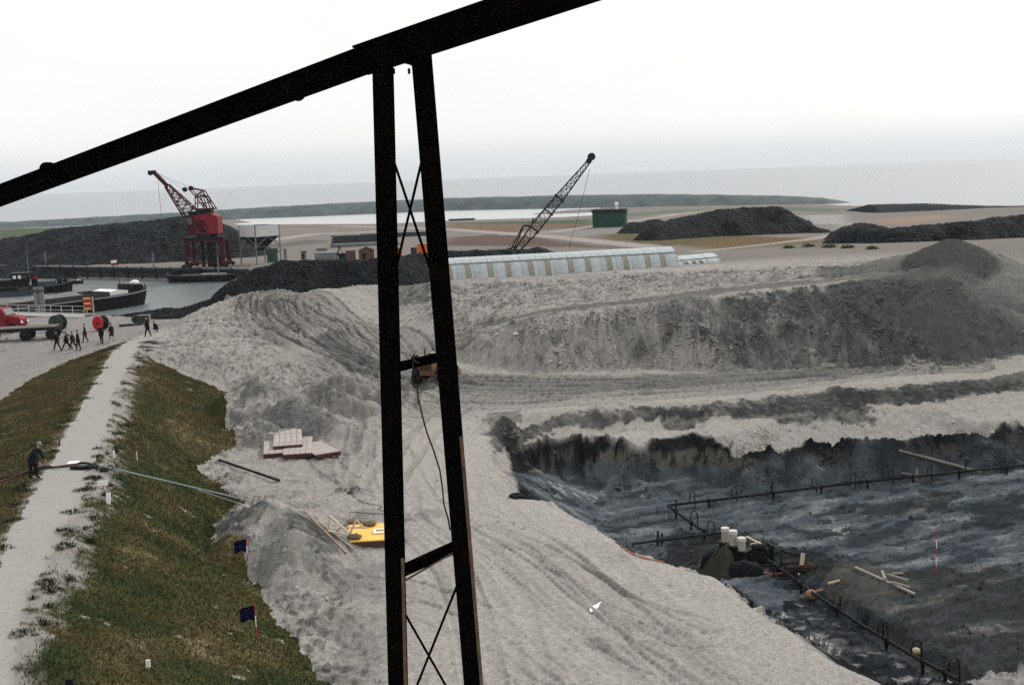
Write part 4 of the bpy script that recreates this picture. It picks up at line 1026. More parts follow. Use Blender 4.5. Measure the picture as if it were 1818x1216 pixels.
def arch_hut(A, B, zc, r, npan, label, sky_at=(), skymat=SKYL, gable=True):
    A, B = Vector(A), Vector(B); ax = (B - A); L = ax.length; rz = math.atan2(ax.y, ax.x)
    mid = (A + B) / 2; n = Vector((-math.sin(rz), math.cos(rz), 0))
    root = empty('arched_hut', (mid.x + n.x * r, mid.y + n.y * r, zc), rz, label, 'hut')
    pl = L / npan
    def shell(bm, x0, x1, a0, a1, ro, ri, seg):
        ring = []
        for x in (x0, x1):
            o_ = []; i_ = []
            for k in range(seg + 1):
                a = a0 + (a1 - a0) * k / seg
                o_.append(bm.verts.new((x, -ro * math.cos(a), ro * math.sin(a)))); i_.append(bm.verts.new((x, -ri * math.cos(a), ri * math.sin(a))))
            ring.append((o_, i_))
        (o0, i0), (o1, i1) = ring
        for k in range(seg):
            bm.faces.new((o0[k], o1[k], o1[k + 1], o0[k + 1])); bm.faces.new((i0[k + 1], i1[k + 1], i1[k], i0[k]))
            bm.faces.new((o0[k], o0[k + 1], i0[k + 1], i0[k])); bm.faces.new((o1[k + 1], o1[k], i1[k], i1[k + 1]))
        bm.faces.new((o0[0], i0[0], i1[0], o1[0])); bm.faces.new((o1[-1], i1[-1], i0[-1], o0[-1]))
    cache = {}
    split = R(52)
    for k in range(npan):
        for (a0, a1, dr, nm) in ((R(-12), split, 0, 'lo'), (split - R(1.5), R(118), .02, 'hi'), (R(117), R(192), 0, 'bk')):
            if nm not in cache:
                ob = build('panel', lambda bm: shell(bm, -pl / 2 - .03, pl / 2 - .035, a0, a1, r + dr, r + dr - .04, 10), ALU, root, smooth=False)
                cache[nm] = ob
            else:
                ob = cache[nm].copy(); COL.objects.link(ob)
            ob.location = (-L / 2 + pl * (k + .5), 0, .0 + (.012 if k % 2 else 0))
    rib = None
    for k in range(npan + 1):
        if rib is None: rib = ob = build('rib', lambda bm: shell(bm, -.03, .03, R(-8), R(188), r + .045, r + .01, 24), plain('sheet_lap', (.30, .33, .34), .6, 0, .2, 3) if 'sheet_lap' not in MATS else MATS['sheet_lap'], root)
        else: ob = rib.copy(); COL.objects.link(ob)
        ob.location = (-L / 2 + pl * k - .03, 0, 0)
    build('seam', lambda bm: shell(bm, -L / 2, L / 2, split - R(2.0), split - R(.2), r + .06, r + .03, 1), DKGREY, root)
    for s in sky_at:
        key = 'sky'
        if key not in cache:
            ob = build('skylight', lambda bm: shell(bm, -.33, .33, R(2), split - R(3), r + .035, r + .005, 8), skymat, root); cache[key] = ob
        else:
            ob = cache[key].copy(); COL.objects.link(ob)
        ob.location = (s * L - L / 2, 0, 0)
    if gable:
        for e_ in (-1, 1):
            def gb(bm):
                v = [bm.verts.new((e_ * (L / 2 - .3), -(r - .06) * math.cos(R(-10 + 200 * k / 18)), (r - .06) * math.sin(R(-10 + 200 * k / 18)))) for k in range(19)]
                v2 = [bm.verts.new((q.co.x + .08 * e_, q.co.y, q.co.z)) for q in v]
                bm.faces.new(v); bm.faces.new(v2[::-1])
                for i in range(19): bm.faces.new((v[i], v2[i], v2[(i + 1) % 19], v[(i + 1) % 19]))
            g = build('gable', gb, GREY, root)
            def dr_(bm):
                add_box(bm, (e_ * (L / 2 - .19), 0, .9), (.06, 2.0, 2.2))
            build('door', dr_, BLACKM, g)
    return root
hA, hB = Vector(PZ(784, 497, 3.0)), Vector(PZ(1206, 473, 3.0))
arch_hut((hA.x, hA.y, 0), (hB.x, hB.y, 0), 2.45, 2.75, 15, 'long silvery arched metal hut behind the sand bank',
         sky_at=[(x - 784) / (1206 - 784) for x in (799, 831, 869, 900, 940, 970, 1010, 1041, 1080, 1110, 1150, 1178)])
hA, hB = Vector(PZ(1196, 463, 2.6)), Vector(PZ(1283, 455, 2.6))
DSKY = plain('dark_skylight', (.06, .065, .07), .4, 0, .2, 3)
arch_hut((hA.x, hA.y, 0), (hB.x, hB.y, 0), 0.75, 2.2, 4, 'short white arched roof just right of the long hut', sky_at=[.30, .45, .60], skymat=DSKY)
# little lean-to at the near end of the hut
sh = empty('lean_to', hit(752, 494), 0, 'small pale lean-to with dark opening at the hut end between the steel legs', 'lean-to')
build('post', lambda bm: add_box(bm, (-.35, -.2, .75), (.75, .5, 1.6)), GREY, sh)
build('roof', lambda bm: add_prism(bm, [(0, 1.5), (2.0, 1.5), (1.3, 2.6), (.2, 2.7)], 1.0), GREY, sh)
build('opening', lambda bm: add_box(bm, (1.1, .2, .7), (2.0, .6, 1.5)), BLACKM, sh)
# ------------------------------------------------------------------ red portal crane
def lattice(bm, p0, p1, w0, w1, n, r, side, up2, chord=None):
    """four-chord lattice from p0 to p1, square sections w0 -> w1 (w may be (a,b))"""
    p0, p1 = Vector(p0), Vector(p1); d = p1 - p0; s = Vector(side).normalized(); u = Vector(up2); u = (u - d.normalized() * u.dot(d.normalized())).normalized()
    st = []
    for i in range(n + 1):
        t = i / n; wa = w0[0] + (w1[0] - w0[0]) * t; wb = w0[1] + (w1[1] - w0[1]) * t; c = p0 + d * t
        st.append([c + s * (a * wa / 2) + u * (b * wb / 2) for a, b in ((-1, -1), (1, -1), (1, 1), (-1, 1))])
    for k in range(4): add_bar(bm, st[0][k], st[-1][k], chord or r * 1.7)
    for i in range(n):
        for k in range(4):
            k2 = (k + 1) % 4
            a, b = (st[i][k], st[i + 1][k2]) if i % 2 == 0 else (st[i][k2], st[i + 1][k])
            add_bar(bm, a, b, r)
            add_bar(bm, st[i + 1][k], st[i + 1][k2], r)
    return st
cp = Vector(PZ(371, 474, 0)); 
crane = empty('portal_crane', cp, R(0), 'red portal harbour crane with lattice boom on the quay', 'crane')
CW = 3.25
for sx in (-1, 1):
    for sy in (-1, 1):
        build('leg', lambda bm: add_bar(bm, (sx * CW, sy * 2.6, .35), (sx * (CW - .15), sy * 2.2, 5.2), .5, .5), DKRED, crane)
        build('bogie', lambda bm: (add_box(bm, (sx * CW, sy * 2.6, .45), (1.6, .7, .5)), add_cyl(bm, (sx * CW - .5, sy * 2.6 - .2, .22), (sx * CW - .5, sy * 2.6 + .2, .22), .22), add_cyl(bm, (sx * CW + .5, sy * 2.6 - .2, .22), (sx * CW + .5, sy * 2.6 + .2, .22), .22)), BLACKM, crane)
for z in (.8, 4.9):
    for sy in (-1, 1):
        build('portal_beam', lambda bm: add_box(bm, (0, sy * (2.55 if z < 1 else 2.2), z), (2 * CW - .5, .38, .42 if z > 1 else .25)), DKRED, crane)
    for sx in (-1, 1):
        build('portal_beam', lambda bm: add_box(bm, (sx * CW * .98, 0, z), (.36, 4.4 if z > 1 else 4.7, .4)), DKRED, crane)
build('portal_deck', lambda bm: add_box(bm, (0, 0, 5.3), (2 * CW + .3, 5.2, .3)), BLACKM, crane)
for sx in (-1, 1):
    build('portal_brace', lambda bm: (add_bar(bm, (sx * 3.0, -2.45, 2.4), (sx * 1.0, -2.25, 4.7), .2), add_bar(bm, (sx * 3.0, 2.45, 2.4), (sx * 1.0, 2.25, 4.7), .2)), DKRED, crane)
build('ladder', lambda bm: [add_bar(bm, (3.9, -2.3 + .5 * k, .1), (3.7, -2.3 + .5 * k, 5.2), .08) for k in range(2)] + [add_bar(bm, (3.88 - .02 * j, -2.3, .5 + .4 * j), (3.88 - .02 * j, -1.8, .5 + .4 * j), .06) for j in range(12)], DKRED, crane)
build('inner_machinery', lambda bm: (add_box(bm, (.6, .3, 2.2), (1.4, 1.4, 4.4)), add_cyl(bm, (-.9, 0, .1), (-.9, 0, 5.2), .35), add_box(bm, (1.9, 1.2, 1.0), (1.2, 1.2, 2.0))), BLACKM, crane)
build('slewing_ring', lambda bm: add_cyl(bm, (0, 0, 5.4), (0, 0, 6.0), 1.9, 24), BLACKM, crane)
house = build('machinery_house', lambda bm: add_prism(bm, [(-1.6, 5.95), (2.55, 5.95), (2.55, 9.0), (1.2, 9.6), (-1.6, 9.3)], 3.6), RED, crane, .04)
build('side_panel', lambda bm: add_box(bm, (.45, -1.83, 7.2), (.10, .06, 2.4)), DKRED, house)
build('side_panel', lambda bm: add_box(bm, (-.6, -1.84, 7.6), (1.6, .05, 1.6)), DKRED, house)
build('vent', lambda bm: add_box(bm, (-.2, -1.85, 6.5), (1.2, .06, .5)), BLACKM, house)
build('operator_cab', lambda bm: (add_box(bm, (-2.35, -.6, 7.6), (1.3, 2.0, 3.3)),), DKRED, crane, .04)
build('cab_window', lambda bm: add_box(bm, (-2.45, -1.61, 8.3), (.9, .06, 1.1)), GLASS, crane)
build('cab_window', lambda bm: add_box(bm, (-3.01, -.6, 8.3), (.06, 1.5, 1.1)), GLASS, crane)
build('winch', lambda bm: (add_cyl(bm, (-.8, -1.3, 9.9), (-.8, 1.3, 9.9), .6, 16), add_box(bm, (.7, 0, 9.9), (1.2, 2.2, .9)), add_box(bm, (-2.2, .2, 9.6), (1.2, 1.8, .8))), BLACKM, crane)
build('roof_rail', lambda bm: (add_box(bm, (-.2, -1.3, 10.35), (4.3, .2, .22)), add_box(bm, (-.2, 1.3, 10.35), (4.3, .2, .22))) and None, DKRED, crane)
def gantry(bm):
    for sy in (-1, 1):
        y = sy * .9
        for a, b in (((1.9, 10.3), (.0, 13.6)), ((-1.5, 10.3), (-1.3, 12.8)), ((-1.3, 12.8), (0, 13.6)), ((-1.3, 12.8), (.2, 10.4)), ((.2, 10.4), (-.4, 12.9)), ((-.4, 12.9), (.7, 12.3)), ((-1.3, 12.6), (.5, 12.6)), ((-2.4, 14.0), (-.9, 12.2)), ((-2.0, 14.1), (0, 13.6)), ((.7, 12.3), (1.2, 10.4)), ((-1.4, 11.4), (.9, 11.4))):
            add_bar(bm, (a[0], y, a[1]), (b[0], y, b[1]), .16)
    for (x, z) in ((0, 13.6), (-1.3, 12.8), (.5, 12.6), (1.9, 10.3), (-2.2, 14.05)):
        add_bar(bm, (x, -.9, z), (x, .9, z), .14)
build('gantry_frame', gantry, DKRED, crane)
for (x, z) in ((-3.3, 13.9), (-2.2, 14.1)):
    build('sheave', lambda bm: add_cyl(bm, (x, -.25, z), (x, .25, z), .42, 16), BLACKM, crane)
b0, b1, b2 = Vector((-2.6, 0, 9.6)), Vector((-6.4, 0, 14.7)), Vector((-8.7, 0, 17.3))
boom = build('boom', lambda bm: lattice(bm, b0, b1, (2.2, 2.4), (.9, .75), 8, .11, (0, 1, 0), (1, 0, 1)), DKRED, crane)
build('boom_head', lambda bm: add_bar(bm, b1, b2, .7, .62), DKRED, boom)
build('head_sheave', lambda bm: (add_box(bm, b2 + Vector((-.2, 0, -.1)), (1.3, .8, .5)), add_cyl(bm, b2 + Vector((-.5, -.3, -.3)), b2 + Vector((-.5, .3, -.3)), .4)), BLACKM, boom)
for k, (a, b) in enumerate(((b2, (-2.2, .2, 14.1)), (b2, (-3.3, -.2, 13.9)), ((-8.0, .1, 15.8), (-7.75, .1, 5.4)), ((-7.95, -.1, 15.8), (-7.7, -.1, 5.4)), ((-2.2, .2, 14.1), (.5, .2, 12.6)), ((2.2, 0, 9.4), (5.6, .5, 13.9)))):
    build('wire_rope', lambda bm: add_cyl(bm, a, b, .028 if k < 5 else .012, 5), DKGREY, crane)
build('grab', lambda bm: (add_box(bm, (-7.75, 0, 5.3), (.8, .7, .5)), add_prism(bm, [(-8.5, 4.6), (-7.0, 4.6), (-7.3, 3.6), (-7.75, 3.3), (-8.2, 3.6)], 1.2), add_bar(bm, (-8.3, 0, 4.6), (-7.8, 0, 5.2), .15), add_bar(bm, (-7.2, 0, 4.6), (-7.7, 0, 5.2), .15)), BLACKM, crane)
# quay wall with cap and fenders
qa, qb = Vector(PZ(-250, 468, 0)), Vector(PZ(440, 476.7, 0))
qd = (qb - qa); qn = Vector((qd.y, -qd.x, 0)).normalized()
QW = plain('quay_timber', (.035, .038, .042), .9, 0, .4, .6, .2)
quay = tag(build('quay_wall', lambda bm: add_bar(bm, qa + qn * .1 + Vector((0, 0, -1.75)), qb + qn * .1 + Vector((0, 0, -1.75)), .9, 3.1, up=(0, 0, 1)), QW), 'long dark timber quay wall across the harbour below the red crane', 'quay wall')
build('cap_beam', lambda bm: add_bar(bm, qa + qn * .2 + Vector((0, 0, .0)), qb + qn * .2 + Vector((0, 0, .0)), 1.1, .25, up=(0, 0, 1)), GREY, quay)
build('waling', lambda bm: add_bar(bm, qa + qn * .6 + Vector((0, 0, -.75)), qb + qn * .6 + Vector((0, 0, -.75)), .3, .3, up=(0, 0, 1)), BLACKM, quay)
for k in range(22):
    p = qa + qd * (.30 + k * .032) + qn * .7
    if k == 0: f0 = build('fender_pile', lambda bm: add_cyl(bm, (0, 0, -1.7), (0, 0, 1.9), .14, 8), BLACKM, quay); ff = f0
    else: ff = f0.copy(); COL.objects.link(ff)
    ff.location = (p.x, p.y, -1.7)
def bollard_post(px, py, D, h, r, mat, label):
    p = PD(px, py, D)
    o = empty('mooring_post', p, 0, label, 'post')
    build('shaft', lambda bm: add_cyl(bm, (0, 0, -.8), (0, 0, h), r, 10, r * .9), mat, o); build('cap', lambda bm: add_cyl(bm, (0, 0, h), (0, 0, h + .12), r * 1.25, 10), DKGREY, o)
bollard_post(82, 474, 233, 2.9, .14, GREY, 'slim grey post on the quay left of the flag')
bollard_post(273, 476, 217, 2.9, .14, GREY, 'slim grey post on the quay left of the red crane')
bollard_post(388, 480, 206, 2.6, .12, GREY, 'slim grey post on the quay in front of the red crane')

# ------------------------------------------------------------------ hopper
hp = Vector(PZ(464, 468, .1)); hop = empty('hopper', (hp.x, hp.y, gz(hp.x, hp.y)), R(45), 'grey square loading hopper on tall legs right of the red crane', 'hopper')
s_ = 2.55
build('bin', lambda bm: [add_box(bm, (0, sy * s_, 6.0), (2 * s_ + .1, .1, 2.0)) for sy in (-1, 1)] + [add_box(bm, (sx * s_, 0, 6.0), (.1, 2 * s_ - .12, 2.0)) for sx in (-1, 1)], plain('pale_sheet', (.55, .55, .54), .7, 0, .2, 1.5), hop)
def fun(bm):
    t = [bm.verts.new((x * (s_ - .02), y * (s_ - .02), 5.0)) for x, y in ((-1, -1), (1, -1), (1, 1), (-1, 1))]; b_ = [bm.verts.new((x * .35, y * .35, 2.4)) for x, y in ((-1, -1), (1, -1), (1, 1), (-1, 1))]
    for i in range(4): bm.faces.new((t[i], t[(i + 1) % 4], b_[(i + 1) % 4], b_[i]))
    bm.faces.new(b_)
build('funnel', fun, BLACKM, hop)
build('load', lambda bm: add_prism(bm, [(-2.4, 5.4), (2.4, 5.4), (2.2, 6.6), (.6, 7.0), (-2.2, 6.2)], 4.8), SLAG, hop)
for sx, sy in ((-1, -1), (1, -1), (1, 1), (-1, 1)):
    build('leg', lambda bm: add_bar(bm, (sx * s_, sy * s_, -.3), (sx * s_, sy * s_, 7.0), .18), GREY, hop)
for k in range(4):
    a = ((-1, -1), (1, -1), (1, 1), (-1, 1))[k]; b = ((-1, -1), (1, -1), (1, 1), (-1, 1))[(k + 1) % 4]
    build('brace', lambda bm: (add_bar(bm, (a[0] * s_, a[1] * s_, 3.2), ((a[0] + b[0]) / 2 * s_, (a[1] + b[1]) / 2 * s_, 5.0), .1), add_bar(bm, (b[0] * s_, b[1] * s_, 3.2), ((a[0] + b[0]) / 2 * s_, (a[1] + b[1]) / 2 * s_, 5.0), .1), add_bar(bm, (a[0] * s_, a[1] * s_, 3.2), (b[0] * s_, b[1] * s_, 3.2), .08)), GREY, hop)

# ------------------------------------------------------------------ green lattice dragline behind the hut
DGREEN = plain('green_lattice_paint', (.014, .026, .024), .7, 0, .3, 1)
dp = Vector(PD(893, 458, 172)); dp.z = gz(dp.x, dp.y)
dr = empty('dragline', dp, R(0), 'dark green lattice boom dragline standing behind the arched hut', 'dragline')
def D2(px, py, D=172): return Vector(PD(px, py, D)) - dp
d0, d1 = D2(912, 452), D2(1043, 290)
dm = d0.lerp(d1, .28); dn = d0.lerp(d1, .62)
sd_, ud_ = (0, 1, 0), (-1, 0, 1)
bmn = build('boom', lambda bm: (lattice(bm, d0, dm, (1.3, .5), (1.3, 1.35), 3, .085, sd_, ud_, .16), lattice(bm, dm, dn, (1.3, 1.35), (1.2, 1.2), 6, .075, sd_, ud_, .15), lattice(bm, dn, d1, (1.2, 1.2), (.75, .5), 6, .075, sd_, ud_, .15)), DGREEN, dr)
for q in (dm, d0.lerp(d1, .47), dn):
    bd = (d1 - d0).normalized(); u_ = Vector(ud_); u_ = (u_ - bd * u_.dot(bd)).normalized()
    build('splice_frame', lambda bm: [add_bar(bm, q + Vector((0, a * .68, 0)) + u_ * b * .72, q + Vector((0, c * .68, 0)) + u_ * d_ * .72, .24) for a, b, c, d_ in ((-1, -1, 1, -1), (1, -1, 1, 1), (1, 1, -1, 1), (-1, 1, -1, -1))], DGREEN, bmn)
build('boom_head', lambda bm: (add_box(bm, d1 + Vector((.35, 0, .55)), (.75, .9, 1.2), Matrix.Rotation(R(30), 3, 'Y')), add_cyl(bm, d1 + Vector((.6, -.4, .9)), d1 + Vector((.6, .4, .9)), .55, 14)), BLACKM, bmn)
build('a_frame', lambda bm: (add_bar(bm, D2(905, 462), D2(930, 400) , .2), add_bar(bm, D2(930, 400), D2(942, 402), .25), add_bar(bm, D2(895, 465), D2(928, 402), .16), add_bar(bm, D2(945, 398), D2(947, 387), .2), add_bar(bm, D2(880, 452), D2(915, 437), .2)), DGREEN, dr)
for a, b in ((D2(1036, 303), D2(935, 402)), (D2(1032, 312), D2(947, 390)), (D2(935, 402), D2(888, 455)), (D2(1047, 300), D2(1026, 385)), (D2(1026, 385), D2(1010, 440))):
    build('wire_rope', lambda bm: add_cyl(bm, a, b, .03, 5), DGREEN, dr)
build('house', lambda bm: add_prism(bm, [(-2.6, 1.0), (1.2, 1.0), (1.2, 3.0), (-2.2, 3.0), (-2.6, 2.6)], 2.8), DGREEN, dr, .04)
build('cab', lambda bm: add_box(bm, (1.6, -.8, 2.0), (1.0, 1.2, 1.9)), DGREEN, dr, .03)
build('cab_window', lambda bm: add_box(bm, (1.6, -1.42, 2.4), (.7, .04, .8)), GLASS, dr)
for sy in (-1, 1):
    build('crawler_track', lambda bm: add_prism(bm, [(-2.0, .1), (-1.7, 0), (1.7, 0), (2.0, .1), (2.1, .45), (1.8, .8), (-1.8, .8), (-2.1, .45)], .7, Matrix.Translation((0, sy * 1.2, 0))), BLACKM, dr)

# ------------------------------------------------------------------ green shed
sp = Vector(PZ(1083, 398, 1.4)); gz0 = gz(sp.x, sp.y)
shed = empty('green_shed', (sp.x, sp.y, sp.z - .4), R(-14), 'dark green wooden shed with pitched felt roof and white chimney in the distance', 'shed')
k_ = sp.y / 2100
W_, Hh, Dp_ = 58 * k_, 20 * k_, 26 * k_
build('wall', lambda bm: add_prism(bm, [(-Dp_ / 2, -.5), (Dp_ / 2, -.5), (Dp_ / 2, Hh), (0, Hh + 1.3), (-Dp_ / 2, Hh)], W_, Matrix.Rotation(R(90), 4, 'Z')), GREENP, shed)
rf = build('roof', lambda bm: [add_bar(bm, (-W_ / 2 - .3, s * (Dp_ / 4 + .15), Hh + .72), (W_ / 2 + .3, s * (Dp_ / 4 + .15), Hh + .72), Dp_ / 2 + .75, .12, up=(0, -s * .42, .9)) for s in (-1, 1)], ROOFF, shed)
build('chimney', lambda bm: (add_cyl(bm, (W_ * .22, -.3, Hh + 1.0), (W_ * .22, -.3, Hh + 2.4), .35, 10), add_cyl(bm, (W_ * .22, -.3, Hh + 2.4), (W_ * .22, -.3, Hh + 3.0), .6, 10, .3)), WHITE, rf)
for k in range(9):
    build('board', lambda bm: add_box(bm, (-W_ / 2 + (k + .5) * W_ / 9, -Dp_ / 2 - .05, Hh / 2), (.12, .07, Hh - .1)), GREENP, shed)
# ------------------------------------------------------------------ boats
HULLB = plain('tarred_hull', (.010, .010, .012), .75, 0, .4, 1)
HULLG = plain('grey_blue_hull', (.06, .072, .085), .7, 0, .3, 1)
DECK = plain('deck_plate', (.13, .13, .13), .8, 0, .3, 1)
def hull_bm(bm, L, B, zb, zt, sheer=.3, blunt=.75, n=24, stern=.85):
    """deck outline pointed (rounded) at both ends, sides down to the keel"""
    top = []; bot = []
    for side in (1, -1):
        rng = range(n + 1) if side == 1 else range(n - 1, 0, -1)
        for k in rng:
            t = k / n; u = 2 * t - 1
            b = B / 2 * (1 - abs(u) ** (7 if u < 0 else 5)) ** .5 if abs(u) < 1 else 0
            if abs(u) == 1: b = 0
            b = max(b, .04 * B) if abs(u) < 1 else b
            z = zt + sheer * max(0, abs(u) - .55) ** 2 * 4
            top.append(bm.verts.new((u * L / 2, side * b, z))); bot.append(bm.verts.new((u * L / 2 * .95, side * b * .8, zb)))
    m_ = len(top)
    for i in range(m_): bm.faces.new((top[i], top[(i + 1) % m_], bot[(i + 1) % m_], bot[i]))
    bm.faces.new(bot[::-1]); bm.faces.new(top)
def gunwale_bm(bm, L, B, zt, sheer, w=.16, n=24):
    pts = []
    for side in (1, -1):
        rng = range(n + 1) if side == 1 else range(n - 1, -1, -1)
        for k in rng:
            t = k / n; u = 2 * t - 1
            b = B / 2 * max(1 - abs(u) ** (7 if u < 0 else 5), 0) ** .5
            pts.append((u * L / 2, side * b, zt + sheer * max(0, abs(u) - .55) ** 2 * 4 + .05))
    add_tube(bm, pts, w, 5)
# near barge: its stern is right, the bow lies outside the picture
s0, s1 = Vector(PZ(-190, 572, -.5)), Vector(PZ(262, 517, -.5))
ax = s1 - s0; bL = ax.length
ctr = (s0 + s1) / 2
barge = empty('cargo_barge', (ctr.x, ctr.y, WL), math.atan2(ax.y, ax.x), 'long black cargo barge loaded with grey sand moored beyond the jetty', 'barge')
build('hull', lambda bm: hull_bm(bm, bL, 6.2, -1.0, 1.75, .6), HULLB, barge, smooth=False)
build('gunwale', lambda bm: gunwale_bm(bm, bL, 6.25, 1.75, .6, .08), GREY, barge)
build('coaming', lambda bm: [add_box(bm, (-bL * .08, s * 2.3, 2.15), (bL * .72, .12, .7)) for s in (-1, 1)] + [add_box(bm, (-bL * .08 + e_ * bL * .36, 0, 2.15), (.12, 4.7, .7)) for e_ in (-1, 1)], DKGREY, barge)
def cargo(bm):
    nx, ny = 60, 10; g = []
    for i in range(nx + 1):
        r_ = []
        for j in range(ny + 1):
            u = i / nx; v = j / ny * 2 - 1
            x = -bL * .08 + (u - .5) * bL * .70
            z = 1.85 + .95 * (1 - v * v) * min(1, 6 * u, 6 * (1 - u)) + .12 * math.sin(x * 1.3) * (1 - v * v) + random.uniform(-.05, .05)
            r_.append(bm.verts.new((x, v * 2.22, z)))
        g.append(r_)
    for i in range(nx):
        for j in range(ny): bm.faces.new((g[i][j], g[i + 1][j], g[i + 1][j + 1], g[i][j + 1]))
build('cargo', cargo, plain('wet_gravel', (.16, .165, .17), .95, 0, .3, 2, .4), barge, smooth=True)
build('hatch_cover', lambda bm: add_prism(bm, [(-1.6, 1.85), (1.6, 1.85), (1.6, 2.4), (0, 2.65), (-1.6, 2.4)], 4.2, Matrix.Translation((bL * .325, 0, 0))), WHITE, barge)
build('deckhouse', lambda bm: add_box(bm, (bL * .405, .2, 2.5), (1.0, 2.6, 1.2)), BLACKM, barge, .04)
build('winch', lambda bm: (add_box(bm, (bL * .44, -.6, 2.5), (.9, 1.0, .9)), add_cyl(bm, (bL * .45, -1.2, 2.6), (bL * .45, 1.2, 2.6), .3)), BLACKM, barge)
build('stern_cover', lambda bm: bmesh.ops.create_uvsphere(bm, u_segments=12, v_segments=8, radius=.6, matrix=Matrix.Translation((bL * .452, .5, 3.1)) @ Matrix.Diagonal((1.2, 1, .7, 1))), WHITE, barge, smooth=True)
build('rudder_post', lambda bm: add_cyl(bm, (bL * .49, 0, 1.5), (bL * .49, 0, 2.9), .1), WOODD, barge)
mast = build('mast', lambda bm: add_cyl(bm, (bL * .375, 0, 1.6), (bL * .37, 0, 6.6), .07, 8, .04), DKRED, barge)
build('flag', lambda bm: add_box(bm, (bL * .37 - .5, 0, 6.1), (.95, .03, .34)), RED, mast); build('flag', lambda bm: add_box(bm, (bL * .37 - .5, 0, 6.46), (.95, .034, .36)), WHITE, mast)
build('draught_board', lambda bm: [add_box(bm, (bL * .19, -3.16, .95 - .32 * k), (.42, .05, .2)) for k in range(3)], GREY, barge)
# tug
tp = Vector(PZ(44, 521, WL)); tug = empty('tugboat', (tp.x, tp.y, WL), R(14), 'dark tugboat with wheelhouse windows and a red funnel band in the harbour', 'tugboat')
build('hull', lambda bm: hull_bm(bm, 15.5, 4.6, -.6, 1.15, .7), HULLB, tug)
build('gunwale', lambda bm: gunwale_bm(bm, 15.5, 4.65, 1.15, .7, .1), HULLG, tug)
build('superstructure', lambda bm: add_box(bm, (-2.6, 0, 1.7), (6.5, 2.9, 1.3)), HULLB, tug, .05)
wh = build('wheelhouse', lambda bm: add_box(bm, (-.4, 0, 2.55), (2.6, 2.4, 1.7)), HULLB, tug, .05)
for k in range(3): build('window', lambda bm: add_box(bm, (-1.2 + .8 * k, -1.22, 2.85), (.5, .05, .55)), WHITE if k < 2 else GLASS, wh)
build('roof', lambda bm: add_box(bm, (-.4, 0, 3.46), (3.0, 2.8, .12)), DKGREY, wh)
build('funnel', lambda bm: add_cyl(bm, (1.7, 0, 1.2), (1.7, 0, 3.1), .5, 14), BLACKM, tug); build('funnel_band', lambda bm: add_cyl(bm, (1.7, 0, 2.3), (1.7, 0, 2.8), .53, 14), RED, tug)
build('engine_hatch', lambda bm: add_box(bm, (3.6, 0, 1.55), (2.6, 2.2, .7)), HULLG, tug, .05)
build('towing_gear', lambda bm: (add_box(bm, (5.6, .3, 1.7), (.8, .8, 1.0)), add_bar(bm, (5.0, -1.2, 1.9), (5.0, 1.2, 1.9), .12), add_box(bm, (6.6, -.4, 1.8), (.5, .5, .8))), BLACKM, tug)
build('mast', lambda bm: add_cyl(bm, (.9, 0, 2.4), (.9, 0, 8.0), .06, 6, .03), GREY, tug)
tp = Vector(PZ(-12, 527, WL)); b2_ = empty('work_boat', (tp.x, tp.y, WL), R(8), 'low dark work boat lying in front of the tugboat at the left edge', 'work boat')
build('hull', lambda bm: hull_bm(bm, 14, 3.6, -.5, .95, .4), HULLG, b2_); build('gunwale', lambda bm: gunwale_bm(bm, 14, 3.65, .95, .4, .09), HULLB, b2_); build('hatch', lambda bm: add_box(bm, (1, 0, 1.2), (6, 2, .5)), HULLB, b2_, .04)
tp = Vector(PZ(130, 504, WL)); rb_ = empty('rowing_boat', (tp.x, tp.y, WL), R(4), 'small dark rowing boat with a white stern beside the tugboat', 'rowing boat')
def open_boat(bm, L, B, zt):
    n = 12; rings = []
    for k in range(n + 1):
        u = 2 * k / n - 1; b = B / 2 * max(1 - abs(u) ** 3, .02) ** .6; z = zt + .25 * u * u
        rings.append([bm.verts.new((u * L / 2, y * b, zz)) for y, zz in ((-1, z), (-.75, -.1), (0, -.25), (.75, -.1), (1, z), (.85, z - .02), (.6, .08), (0, 0), (-.6, .08), (-.85, z - .02))])
    for i in range(n):
        for k in range(10): bm.faces.new((rings[i][k], rings[i + 1][k], rings[i + 1][(k + 1) % 10], rings[i][(k + 1) % 10]))
    bm.faces.new(rings[0]); bm.faces.new(rings[-1][::-1])
build('hull', lambda bm: open_boat(bm, 3.6, 1.4, .55), HULLB, rb_); build('thwart', lambda bm: add_box(bm, (0, 0, .45), (.3, 1.15, .05)), WOOD, rb_)
build('stern_locker', lambda bm: add_box(bm, (1.15, 0, .6), (.9, .9, .14)), WHITE, rb_)
tp = Vector(PZ(366, 499, WL)); fb = empty('flat_barge', (tp.x, tp.y, WL), R(-10), 'flat dark lighter moored at the quay below the red crane', 'barge')
build('hull', lambda bm: hull_bm(bm, 14.5, 4.6, -.5, 1.1, .5), HULLB, fb); build('deck', lambda bm: add_box(bm, (1.2, 0, 1.22), (10, 3.6, .22)), DECK, fb); build('gunwale', lambda bm: gunwale_bm(bm, 14.5, 4.65, 1.1, .5, .1), HULLG, fb)
build('bow_winch', lambda bm: (add_box(bm, (-5.6, 0, 1.6), (1.2, 1.4, .8)), add_box(bm, (-2.6, .3, 1.75), (3.0, 1.6, .8))), BLACKM, fb); build('deck_board', lambda bm: add_box(bm, (2.2, -1.0, 1.38), (4.8, .35, .1)), WHITE, fb)

